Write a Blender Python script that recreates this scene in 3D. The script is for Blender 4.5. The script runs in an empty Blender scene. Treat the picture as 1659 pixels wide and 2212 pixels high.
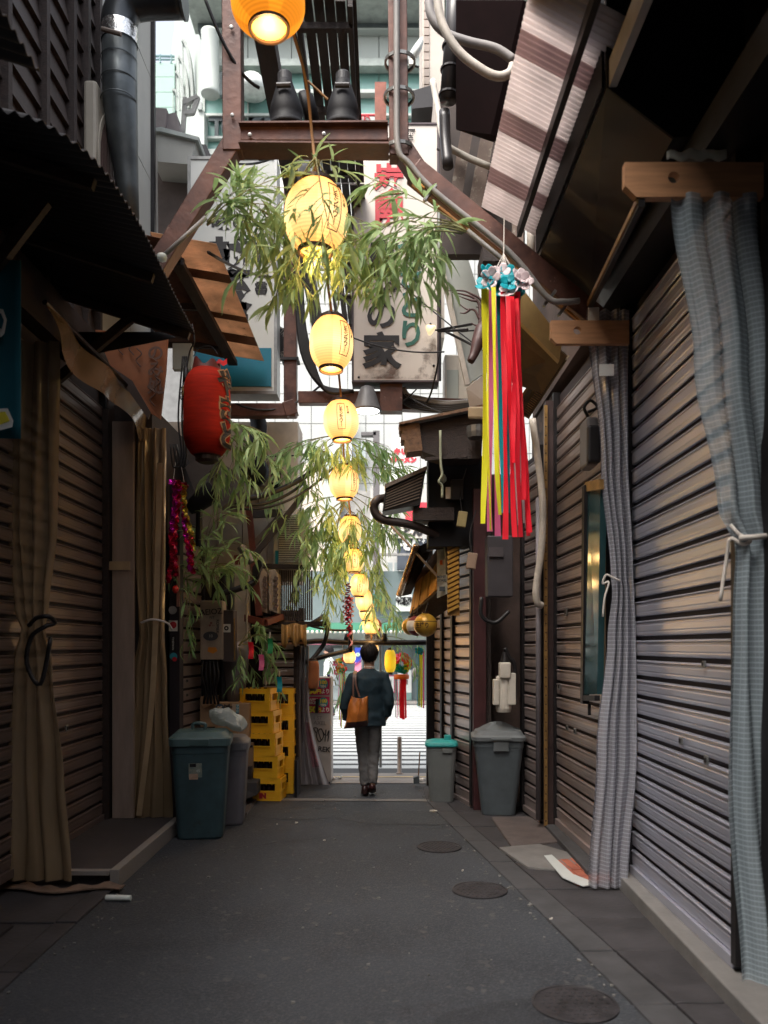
import bpy, bmesh, math, random
from mathutils import Vector, Matrix, noise
random.seed(7)
PI = math.pi
S = bpy.context.scene
COL = S.collection
V = Vector

# ------------------------------------------------------------------ camera, sky, sun, exposure
F, CX, HY, H = 1726.0, 829.5, 1395.0, 1.72          # focal length and horizon in pixels of a 1659 x 2212 frame, eye height
def P(x, y, Y):                                     # a picture point at distance Y -> place in the world
    return V(((x - CX) / F * Y, Y, H - (y - HY) / F * Y))
def G(x, y, z=0.0):                                 # a picture point lying on a level at height z
    return P(x, y, (H - z) * F / (y - HY))

cd = bpy.data.cameras.new('camera')
cam = bpy.data.objects.new('camera', cd)
COL.objects.link(cam)
cam.location = (0, 0, H)
cam.rotation_euler = (PI / 2, 0, 0)
cd.sensor_fit = 'VERTICAL'
cd.sensor_height = 34.6
cd.lens = F / 2212 * 34.6
cd.shift_y = (HY - 1106) / 2212
cd.clip_start, cd.clip_end = 0.05, 600
cd.dof.use_dof = True
cd.dof.focus_distance = 8.0
cd.dof.aperture_fstop = 1.7
S.camera = cam

W = bpy.data.worlds.new('World')
S.world = W
W.use_nodes = True
wn, wl = W.node_tree.nodes, W.node_tree.links
bg = wn['Background']
sky = wn.new('ShaderNodeTexSky')
sky.sky_type = 'NISHITA'
sky.sun_disc = False
SUN_EL, SUN_ROT = math.radians(58), math.radians(216)
sky.sun_elevation, sky.sun_rotation = SUN_EL, SUN_ROT
sky.air_density, sky.dust_density, sky.ozone_density = 1.0, 4.0, 1.0
hs = wn.new('ShaderNodeHueSaturation')              # overcast: the blue is washed out of the sky
hs.inputs['Saturation'].default_value = 0.42
wl.new(sky.outputs[0], hs.inputs['Color'])
tint = wn.new('ShaderNodeMixRGB')
tint.blend_type = 'MULTIPLY'
tint.inputs[0].default_value = 1.0
tint.inputs[2].default_value = (1.0, 0.985, 0.97, 1)
wl.new(hs.outputs[0], tint.inputs[1])
wl.new(tint.outputs[0], bg.inputs['Color'])
bg.inputs['Strength'].default_value = 0.15
sd = bpy.data.lights.new('sun', 'SUN')
sd.energy = 1.4
sd.angle = math.radians(35)
sd.color = (1.0, 0.95, 0.88)
sun = bpy.data.objects.new('sun', sd)
COL.objects.link(sun)
sun.rotation_euler = (PI / 2 - SUN_EL, 0, PI - SUN_ROT)
S.view_settings.view_transform = 'Standard'
S.view_settings.look = 'None'
S.view_settings.exposure = 1.6
S.view_settings.gamma = 1.0
S.view_settings.use_curve_mapping = False
S.cycles.use_denoising = True
S.cycles.max_bounces = 8
S.cycles.transparent_max_bounces = 16

# ------------------------------------------------------------------ materials
MATS = {}
def M(name, col, rough=0.6, metal=0.0, var=0.25, scale=3.0, bump=0.0, bscale=40.0, col2=None, streak=None, spec=0.5,
      alpha=1.0, trans=0.0, wear=None, wear_at=0.62, emit=None, rv=0.12):
    if name in MATS:
        return MATS[name]
    m = bpy.data.materials.new(name)
    m.use_nodes = True
    n, l = m.node_tree.nodes, m.node_tree.links
    b = n['Principled BSDF']
    geo = n.new('ShaderNodeNewGeometry')
    src = geo.outputs['Position']
    if streak:
        mp = n.new('ShaderNodeMapping')
        mp.inputs['Scale'].default_value = streak
        l.new(src, mp.inputs['Vector'])
        src = mp.outputs[0]
    nz = n.new('ShaderNodeTexNoise')
    nz.inputs['Scale'].default_value = scale
    nz.inputs['Detail'].default_value = 7
    nz.inputs['Roughness'].default_value = 0.62
    l.new(src, nz.inputs['Vector'])
    rp = n.new('ShaderNodeValToRGB')
    rp.color_ramp.elements[0].position = 0.3
    rp.color_ramp.elements[1].position = 0.7
    c1 = [c * (1 - var) for c in col]
    c2 = list(col2) if col2 else [min(1, c * (1 + var)) for c in col]
    rp.color_ramp.elements[0].color = (*c1, 1)
    rp.color_ramp.elements[1].color = (*c2, 1)
    l.new(nz.outputs['Fac'], rp.inputs[0])
    out = rp.outputs[0]
    if wear:
        n2 = n.new('ShaderNodeTexNoise')
        n2.inputs['Scale'].default_value = scale * 2.3
        n2.inputs['Detail'].default_value = 9
        n2.inputs['Roughness'].default_value = 0.7
        l.new(geo.outputs['Position'], n2.inputs['Vector'])
        r2 = n.new('ShaderNodeValToRGB')
        r2.color_ramp.elements[0].position = wear_at - 0.04
        r2.color_ramp.elements[1].position = wear_at + 0.04
        l.new(n2.outputs['Fac'], r2.inputs[0])
        mx = n.new('ShaderNodeMixRGB')
        mx.inputs[2].default_value = (*wear, 1)
        l.new(r2.outputs[0], mx.inputs[0])
        l.new(out, mx.inputs[1])
        out = mx.outputs[0]
    l.new(out, b.inputs['Base Color'])
    rr = n.new('ShaderNodeMapRange')
    rr.inputs['To Min'].default_value = max(0.02, rough - rv)
    rr.inputs['To Max'].default_value = min(1, rough + rv)
    l.new(nz.outputs['Fac'], rr.inputs['Value'])
    l.new(rr.outputs[0], b.inputs['Roughness'])
    b.inputs['Metallic'].default_value = metal
    b.inputs['Specular IOR Level'].default_value = spec
    b.inputs['Alpha'].default_value = alpha
    b.inputs['Transmission Weight'].default_value = trans
    if emit:
        l.new(out, b.inputs['Emission Color'])
        b.inputs['Emission Strength'].default_value = emit
    if bump:
        nb = n.new('ShaderNodeTexNoise')
        nb.inputs['Scale'].default_value = bscale
        nb.inputs['Detail'].default_value = 4
        l.new(src, nb.inputs['Vector'])
        bp = n.new('ShaderNodeBump')
        bp.inputs['Strength'].default_value = bump
        bp.inputs['Distance'].default_value = 0.01
        l.new(nb.outputs['Fac'], bp.inputs['Height'])
        l.new(bp.outputs[0], b.inputs['Normal'])
    MATS[name] = m
    return m

def make_translucent(m, fac):
    n, l = m.node_tree.nodes, m.node_tree.links
    b = n['Principled BSDF']
    tr = n.new('ShaderNodeBsdfTranslucent')
    l.new(b.inputs['Base Color'].links[0].from_socket, tr.inputs['Color'])
    mx = n.new('ShaderNodeMixShader'); mx.inputs[0].default_value = fac
    l.new(b.outputs[0], mx.inputs[1]); l.new(tr.outputs[0], mx.inputs[2])
    l.new(mx.outputs[0], n['Material Output'].inputs['Surface'])
    return m
def lantern_mat(name, deep, pale, strength, zc=0.42):
    m = bpy.data.materials.new(name)
    m.use_nodes = True
    n, l = m.node_tree.nodes, m.node_tree.links
    b = n['Principled BSDF']
    tc = n.new('ShaderNodeTexCoord')
    sx = n.new('ShaderNodeSeparateXYZ')
    l.new(tc.outputs['Generated'], sx.inputs[0])
    d = n.new('ShaderNodeMath'); d.operation = 'SUBTRACT'; d.inputs[1].default_value = zc
    l.new(sx.outputs['Z'], d.inputs[0])
    a = n.new('ShaderNodeMath'); a.operation = 'ABSOLUTE'
    l.new(d.outputs[0], a.inputs[0])
    rp = n.new('ShaderNodeValToRGB')
    e = rp.color_ramp.elements
    e[0].position, e[0].color = 0.02, (*pale, 1)
    e[1].position, e[1].color = 0.55, (*deep, 1)
    l.new(a.outputs[0], rp.inputs[0])
    ang = n.new('ShaderNodeTexGradient'); ang.gradient_type = 'RADIAL'
    mp = n.new('ShaderNodeMapping'); mp.inputs['Location'].default_value = (-0.5, -0.5, 0)
    l.new(tc.outputs['Generated'], mp.inputs[0]); l.new(mp.outputs[0], ang.inputs[0])
    ml = n.new('ShaderNodeMath'); ml.operation = 'MULTIPLY'; ml.inputs[1].default_value = 2 * PI * 4
    l.new(ang.outputs['Fac'], ml.inputs[0])
    sn = n.new('ShaderNodeMath'); sn.operation = 'SINE'; l.new(ml.outputs[0], sn.inputs[0])
    gt = n.new('ShaderNodeMath'); gt.operation = 'GREATER_THAN'; l.new(sn.outputs[0], gt.inputs[0])
    mr = n.new('ShaderNodeMapRange')
    mr.inputs['To Min'].default_value = 0.80 * strength
    mr.inputs['To Max'].default_value = 1.08 * strength
    l.new(gt.outputs[0], mr.inputs['Value'])
    rz = n.new('ShaderNodeMath'); rz.operation = 'MULTIPLY'; rz.inputs[1].default_value = 2 * PI * 22
    l.new(sx.outputs['Z'], rz.inputs[0])
    rs_ = n.new('ShaderNodeMath'); rs_.operation = 'SINE'; l.new(rz.outputs[0], rs_.inputs[0])
    rm = n.new('ShaderNodeMapRange'); rm.inputs['From Min'].default_value = -1; rm.inputs['To Min'].default_value = .80; rm.inputs['To Max'].default_value = 1.06
    l.new(rs_.outputs[0], rm.inputs['Value'])
    mm = n.new('ShaderNodeMath'); mm.operation = 'MULTIPLY'
    l.new(mr.outputs[0], mm.inputs[0]); l.new(rm.outputs[0], mm.inputs[1])
    b.inputs['Base Color'].default_value = (*[c * 0.5 for c in pale], 1)
    b.inputs['Roughness'].default_value = 0.6
    l.new(rp.outputs[0], b.inputs['Emission Color'])
    l.new(mm.outputs[0], b.inputs['Emission Strength'])
    return m

def leaf_mat(name, c1, c2):
    m = bpy.data.materials.new(name)
    m.use_nodes = True
    n, l = m.node_tree.nodes, m.node_tree.links
    b = n['Principled BSDF']
    oi = n.new('ShaderNodeObjectInfo')
    geo = n.new('ShaderNodeNewGeometry')
    nz = n.new('ShaderNodeTexNoise'); nz.inputs['Scale'].default_value = 9
    l.new(geo.outputs['Position'], nz.inputs['Vector'])
    ad = n.new('ShaderNodeMath'); ad.operation = 'ADD'
    ri = n.new('ShaderNodeMath'); ri.operation = 'MULTIPLY'; ri.inputs[1].default_value = 0.6
    l.new(geo.outputs['Random Per Island'], ri.inputs[0])
    r3 = n.new('ShaderNodeMath'); r3.operation = 'ADD'
    l.new(oi.outputs['Random'], r3.inputs[0]); l.new(ri.outputs[0], r3.inputs[1])
    l.new(r3.outputs[0], ad.inputs[0]); l.new(nz.outputs['Fac'], ad.inputs[1])
    rp = n.new('ShaderNodeValToRGB')
    rp.color_ramp.elements[0].position, rp.color_ramp.elements[0].color = 0.3, (*c1, 1)
    rp.color_ramp.elements[1].position, rp.color_ramp.elements[1].color = 1.0, (*c2, 1)
    dv = n.new('ShaderNodeMath'); dv.operation = 'DIVIDE'; dv.inputs[1].default_value = 1.7
    l.new(ad.outputs[0], dv.inputs[0]); l.new(dv.outputs[0], rp.inputs[0])
    l.new(rp.outputs[0], b.inputs['Base Color'])
    b.inputs['Roughness'].default_value = 0.5
    tr = n.new('ShaderNodeBsdfTranslucent'); l.new(rp.outputs[0], tr.inputs['Color'])
    mx = n.new('ShaderNodeMixShader'); mx.inputs[0].default_value = 0.45
    l.new(b.outputs[0], mx.inputs[1]); l.new(tr.outputs[0], mx.inputs[2])
    l.new(mx.outputs[0], n['Material Output'].inputs['Surface'])
    return m

def vinyl_mat(name, sheet, thread, alpha, pitch, width, rough=0.14):
    """clear plastic sheet with a printed grid of reinforcing threads (uv in metres)"""
    m = bpy.data.materials.new(name)
    m.use_nodes = True
    n, l = m.node_tree.nodes, m.node_tree.links
    b = n['Principled BSDF']
    tc = n.new('ShaderNodeTexCoord')
    sx = n.new('ShaderNodeSeparateXYZ'); l.new(tc.outputs['UV'], sx.inputs[0])
    lines = []
    for k, ax in enumerate('XY'):
        pp = n.new('ShaderNodeMath'); pp.operation = 'PINGPONG'; pp.inputs[1].default_value = pitch[k] / 2
        l.new(sx.outputs[ax], pp.inputs[0])
        mr = n.new('ShaderNodeMapRange')
        mr.inputs['From Min'].default_value = width[k]
        mr.inputs['From Max'].default_value = width[k] * 0.4
        l.new(pp.outputs[0], mr.inputs['Value'])
        lines.append(mr)
    mxx = n.new('ShaderNodeMath'); mxx.operation = 'MAXIMUM'
    l.new(lines[0].outputs[0], mxx.inputs[0]); l.new(lines[1].outputs[0], mxx.inputs[1])
    c = n.new('ShaderNodeMixRGB')
    c.inputs[1].default_value = (*sheet, 1); c.inputs[2].default_value = (*thread, 1)
    l.new(mxx.outputs[0], c.inputs[0]); l.new(c.outputs[0], b.inputs['Base Color'])
    al = n.new('ShaderNodeMapRange'); al.inputs['To Min'].default_value = alpha; al.inputs['To Max'].default_value = min(1, alpha + .16)
    l.new(mxx.outputs[0], al.inputs['Value']); l.new(al.outputs[0], b.inputs['Alpha'])
    b.inputs['Roughness'].default_value = rough
    return m

wood_dark = M('dark_wood', (0.030, 0.019, 0.016), 0.7, var=0.5, scale=6, bump=0.5, bscale=18, streak=(3, 0.5, 6))
wood_mid = M('weathered_wood', (0.16, 0.085, 0.045), 0.65, var=0.45, scale=5, bump=0.4, bscale=20, streak=(5, 1, 5))
wood_pale = M('planed_wood', (0.42, 0.21, 0.10), 0.55, var=0.22, scale=3, bump=0.15, bscale=20, streak=(1.2, 3, 14))
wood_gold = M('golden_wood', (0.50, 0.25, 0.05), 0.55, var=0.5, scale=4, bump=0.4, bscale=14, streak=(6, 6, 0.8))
plaster = M('pale_plaster', (0.36, 0.36, 0.33), 0.8, var=0.12, scale=2, bump=0.1, streak=(1, 1, .4))
wall_dark = M('sooty_wall', (0.035, 0.026, 0.024), 0.8, var=0.6, scale=2.5, bump=0.3, bscale=12)
wall_brown = M('brown_wall', (0.085, 0.055, 0.045), 0.75, var=0.5, scale=3, bump=0.3, bscale=15)
wall_beige = M('beige_wall', (0.55, 0.48, 0.41), 0.75, var=0.2, scale=3, bump=0.1)
rust = M('rusty_steel', (0.085, 0.038, 0.032), 0.45, 0.25, var=0.5, scale=5, bump=0.25, bscale=25, col2=(0.15, 0.065, 0.045), wear=(0.30, 0.20, 0.16), wear_at=0.68)
steel_black = M('black_steel', (0.016, 0.014, 0.015), 0.45, 0.3, var=0.4, scale=6, bump=0.1)
steel_grey = M('grey_steel', (0.26, 0.26, 0.25), 0.38, 0.7, var=0.3, scale=5)
galv = M('duct_steel', (0.10, 0.115, 0.12), 0.42, 0.55, var=0.35, scale=4, bump=0.08)
foil = M('foil_tape', (0.7, 0.7, 0.68), 0.25, 1.0, var=0.2, scale=25, bump=0.8, bscale=30)
pvc_white = M('cream_pipe', (0.48, 0.43, 0.37), 0.55, var=0.25, scale=6)
pvc_grey = M('grey_conduit', (0.22, 0.21, 0.20), 0.5, var=0.2, scale=6)
cable = M('black_cable', (0.012, 0.011, 0.012), 0.5, var=0.3)
shut_near = M('brushed_shutter', (0.50, 0.51, 0.60), 0.30, 0.6, var=0.05, scale=0.9, rv=.02)
shut_far = M('worn_shutter', (0.43, 0.355, 0.335), 0.33, 0.55, var=0.16, scale=1.6, wear=(.22, .165, .15), wear_at=.68, rv=.05)
shut_left = M('brown_shutter', (0.19, 0.14, 0.122), 0.38, 0.4, var=0.10, scale=1.2, rv=.04)
asphalt = M('asphalt', (0.023, 0.027, 0.035), 0.70, var=0.25, scale=0.9, bump=0.8, bscale=60, col2=(0.044, 0.049, 0.058), wear=(0.027, 0.028, 0.034), wear_at=.60)
concrete = M('concrete', (0.050, 0.049, 0.052), 0.85, var=0.3, scale=5, bump=0.3, bscale=40)
concrete_lt = M('light_concrete', (0.16, 0.152, 0.145), 0.85, var=0.2, scale=5, bump=0.3, bscale=40)
def speckle(m, scale, col, lo, hi):
    n, l = m.node_tree.nodes, m.node_tree.links
    b = n['Principled BSDF']
    src = b.inputs['Base Color'].links[0].from_socket
    g = n.new('ShaderNodeNewGeometry')
    v = n.new('ShaderNodeTexVoronoi'); v.inputs['Scale'].default_value = scale
    l.new(g.outputs['Position'], v.inputs['Vector'])
    sp = n.new('ShaderNodeSeparateColor'); l.new(v.outputs['Color'], sp.inputs[0])
    r = n.new('ShaderNodeMapRange'); r.inputs['From Min'].default_value = lo; r.inputs['From Max'].default_value = hi
    l.new(sp.outputs[0], r.inputs['Value'])
    mx = n.new('ShaderNodeMixRGB'); mx.inputs[2].default_value = (*col, 1)
    l.new(r.outputs[0], mx.inputs[0]); l.new(src, mx.inputs[1]); l.new(mx.outputs[0], b.inputs['Base Color'])
    return m
speckle(asphalt, 110, (0.062, 0.066, 0.073), .55, 1.0)
speckle(asphalt, 30, (0.075, 0.074, 0.074), .975, .995)
stone_dark = M('dark_slab', (0.036, 0.033, 0.036), 0.75, var=0.4, scale=4, bump=0.4, bscale=30)
paint_white = M('white_paint', (0.48, 0.50, 0.485), 0.7, var=0.08, scale=4)
road = M('street_asphalt', (0.06, 0.063, 0.065), 0.85, var=0.15, scale=3)
pave = M('street_paving', (0.25, 0.235, 0.215), 0.85, var=0.12, scale=2)
iron = M('cast_iron', (0.030, 0.027, 0.030), 0.6, 0.1, var=0.5, scale=9, bump=0.4, bscale=40)
sign_white = M('white_sign', (0.60, 0.61, 0.57), 0.5, var=0.06, scale=2, wear=(0.22, 0.18, 0.15), wear_at=0.80)
sign_cream = M('cream_sign', (0.64, 0.575, 0.51), 0.5, var=0.07, scale=1.6)
black_ink = M('black_ink', (0.014, 0.012, 0.013), 0.6, var=0.2)
red_ink = M('red_ink', (0.50, 0.022, 0.035), 0.55, var=0.15)
green_ink = M('green_ink', (0.018, 0.12, 0.085), 0.55, var=0.15)
white_ink = M('white_ink', (0.75, 0.74, 0.70), 0.6, var=0.08)
teal_panel = M('teal_panel', (0.0, 0.16, 0.24), 0.45, var=0.12)
teal_cloth = M('teal_cloth', (0.004, 0.10, 0.135), 0.85, var=0.15)
yellow_pl = M('yellow_plastic', (0.95, 0.50, 0.025), 0.4, var=0.10, scale=5, wear=(0.70, 0.32, 0.03), wear_at=0.70)
yellow_gr = M('lime_plastic', (0.55, 0.48, 0.02), 0.5, var=0.25, scale=8)
bottle_gl = M('brown_glass', (0.02, 0.009, 0.006), 0.12, var=0.2)
card = M('cardboard', (0.40, 0.25, 0.14), 0.8, var=0.12, scale=5)
bin_teal = M('teal_bin', (0.030, 0.062, 0.072), 0.5, var=0.3, scale=5, bump=0.06, wear=(0.03, 0.045, 0.05), wear_at=0.62)
bin_lid = M('teal_bin_lid', (0.065, 0.115, 0.118), 0.45, var=0.2, scale=5)
bin_grey = M('grey_bin', (0.085, 0.102, 0.112), 0.5, var=0.2, scale=5, bump=0.06)
bin_aqua = M('aqua_lid', (0.03, 0.33, 0.32), 0.4, var=0.12)
plastic_bag = M('milky_bag', (0.55, 0.60, 0.58), 0.25, var=0.1, alpha=0.85)
tan_sheet = M('tan_corrugated', (0.78, 0.56, 0.40), 0.55, var=0.22, scale=4, wear=(0.12, 0.06, 0.035), wear_at=0.66)
brown_sheet = M('brown_corrugated', (0.20, 0.10, 0.06), 0.55, var=0.3, scale=4, wear=(0.07, 0.035, 0.02), wear_at=0.64)
black_sheet = M('black_corrugated', (0.012, 0.010, 0.011), 0.6, var=0.3)
pink_sheet = M('clear_corrugated', (0.80, 0.73, 0.71), 0.4, var=0.12, scale=5, trans=0.0)
amber = M('amber_vinyl', (0.26, 0.185, 0.105), 0.20, var=0.12, scale=1.5, alpha=0.86)
glossy_hood = M('lacquered_hood', (0.024, 0.016, 0.018), 0.45, 0.0, var=0.15, scale=2, spec=0.2)
hood_black = M('black_hood', (0.008, 0.008, 0.010), 0.6, var=0.3, spec=.25)
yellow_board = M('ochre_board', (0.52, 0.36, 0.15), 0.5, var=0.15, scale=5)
cream_pl = M('cream_plastic', (0.66, 0.61, 0.53), 0.5, var=0.12, scale=6)
grille_dk = M('dark_grille', (0.05, 0.03, 0.026), 0.6, var=0.3)
red_paper = M('red_paper', (0.36, 0.016, 0.006), 0.8, spec=.15, var=0.3, scale=5, streak=(1, 1, 9))
red_dark = M('red_lantern_cap', (0.13, 0.018, 0.012), 0.6, var=0.3)
orange_paper = M('orange_cloth', (0.25, 0.080, 0.025), 0.7, var=0.25, scale=5)
antler = M('antler', (0.075, 0.035, 0.032), 0.5, var=0.4, scale=10)
glass_teal = M('teal_glass', (0.19, 0.36, 0.32), 0.2, var=0.08, scale=1)
white_panel = M('white_cladding', (0.42, 0.455, 0.42), 0.5, var=0.05, scale=1)
white_tile = M('white_tile', (0.42, 0.43, 0.41), 0.35, var=0.04, scale=3)
mint_wall = M('mint_cladding', (0.27, 0.40, 0.355), 0.6, var=0.06, scale=1)
shop_grey = M('shopfront_grey', (0.14, 0.18, 0.18), 0.5, var=0.12, scale=2)
glass_dark = M('dark_glass', (0.02, 0.025, 0.028), 0.08, var=0.2)
skin = M('skin', (0.45, 0.25, 0.17), 0.55, var=0.08, scale=12)
hair = M('black_hair', (0.008, 0.006, 0.007), 0.7, spec=.25, var=0.5, scale=20, bump=0.9, bscale=60, streak=(1, 1, .25))
navy = M('navy_wool', (0.007, 0.024, 0.036), 0.8, var=0.25, scale=18, bump=0.2, bscale=9)
grey_wool = M('grey_trouser', (0.105, 0.102, 0.102), 0.8, var=0.3, scale=9, bump=0.5, bscale=14)
leather = M('tan_leather', (0.46, 0.14, 0.025), 0.42, var=0.25, scale=8, bump=0.2, bscale=30)
leather_dk = M('dark_leather', (0.030, 0.012, 0.012), 0.35, var=0.3)
shirt = M('white_shirt', (0.7, 0.66, 0.6), 0.8, var=0.06)
magenta = M('magenta_print', (0.50, 0.010, 0.10), 0.45, var=0.1)
cyan_print = M('blue_print', (0.04, 0.32, 0.40), 0.45, var=0.1)
yellow_print = M('yellow_print', (0.85, 0.72, 0.06), 0.45, var=0.1)
blue_print = M('navy_print', (0.03, 0.06, 0.40), 0.45, var=0.1)
pink_print = M('pink_print', (0.75, 0.22, 0.32), 0.45, var=0.1)
grey_cabinet = M('grey_cabinet', (0.42, 0.38, 0.35), 0.45, var=0.12, scale=4)
tarp = M('grey_tarp', (0.20, 0.18, 0.185), 0.35, var=0.4, scale=5, streak=(6, 6, .8), alpha=0.92)
red_steel = M('red_oxide_steel', (0.17, 0.045, 0.032), 0.55, var=0.3, scale=6)
gold_ball = M('gold_paper', (0.60, 0.34, 0.04), 0.32, 0.2, var=0.2)
maroon = M('maroon_paper', (0.20, 0.012, 0.02), 0.5, var=0.2)
lead = M('leaf_far', (0.1, 0.2, 0.05))
brass_strip = M('brass_strip', (0.34, 0.20, 0.07), 0.4, 0.5, var=0.4, scale=12)
crimson_foil = M('crimson_foil', (0.55, 0.012, 0.06), 0.18, 0.8, var=0.5, scale=14)
magenta_foil = M('magenta_foil', (0.62, 0.015, 0.42), 0.16, 0.8, var=0.5, scale=14)
gold_foil = M('gold_foil', (0.85, 0.42, 0.04), 0.16, 0.8, var=0.5, scale=14, col2=(0.9, 0.8, 0.1))
brick_red = M('red_brick', (0.34, 0.10, 0.06), 0.8, var=0.35, scale=12, bump=0.3)
def rib(n, c): return make_translucent(M(n, c, 0.45, var=0.06, scale=2), .3)
R_LIME, R_PINK, R_RED = rib('lime_ribbon', (0.90, 0.88, 0.04)), rib('pink_ribbon', (0.95, 0.22, 0.46)), rib('red_ribbon', (0.95, 0.025, 0.05))
R_TEAL, R_WHITE, R_ORANGE = rib('teal_ribbon', (0.0, 0.36, 0.43)), rib('white_ribbon', (0.85, 0.72, 0.74)), rib('orange_ribbon', (0.85, 0.2, 0.02))
R_GREEN = rib('green_ribbon', (0.03, 0.36, 0.12))
make_translucent(pink_sheet, .75); make_translucent(tan_sheet, .65); make_translucent(brown_sheet, .35); make_translucent(plastic_bag, .3)
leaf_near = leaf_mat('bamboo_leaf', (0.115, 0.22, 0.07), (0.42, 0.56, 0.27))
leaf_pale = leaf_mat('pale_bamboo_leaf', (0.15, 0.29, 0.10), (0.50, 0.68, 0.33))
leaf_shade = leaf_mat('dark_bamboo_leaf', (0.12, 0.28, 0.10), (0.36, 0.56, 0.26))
stem_m = M('bamboo_stem', (0.20, 0.20, 0.07), 0.5, var=0.3)
rope_m = M('brown_rope', (0.22, 0.12, 0.05), 0.8, var=0.3)
cord_m = M('white_cord', (0.6, 0.55, 0.5), 0.7, var=0.1)
vinyl_a = vinyl_mat('grid_vinyl', (0.31, 0.37, 0.41), (0.41, 0.475, 0.515), 0.62, (0.045, 0.026), (0.0024, 0.0042))
vinyl_b = vinyl_mat('grid_vinyl_grey', (0.30, 0.30, 0.335), (0.39, 0.39, 0.43), 0.68, (0.045, 0.028), (0.0026, 0.0046))

# ------------------------------------------------------------------ builders
BASE = {}
def thing(name, label, cat, loc=(0, 0, 0), group=None):
    o = bpy.data.objects.new(name, None)
    COL.objects.link(o)
    o.location = loc
    o.empty_display_size = 0.1
    o['label'] = label
    o['category'] = cat
    if group: o['group'] = group
    BASE[o.name] = V(loc)
    return o
def tag(o, label, cat, group=None):
    o['label'] = label
    o['category'] = cat
    if group: o['group'] = group
    return o

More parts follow.
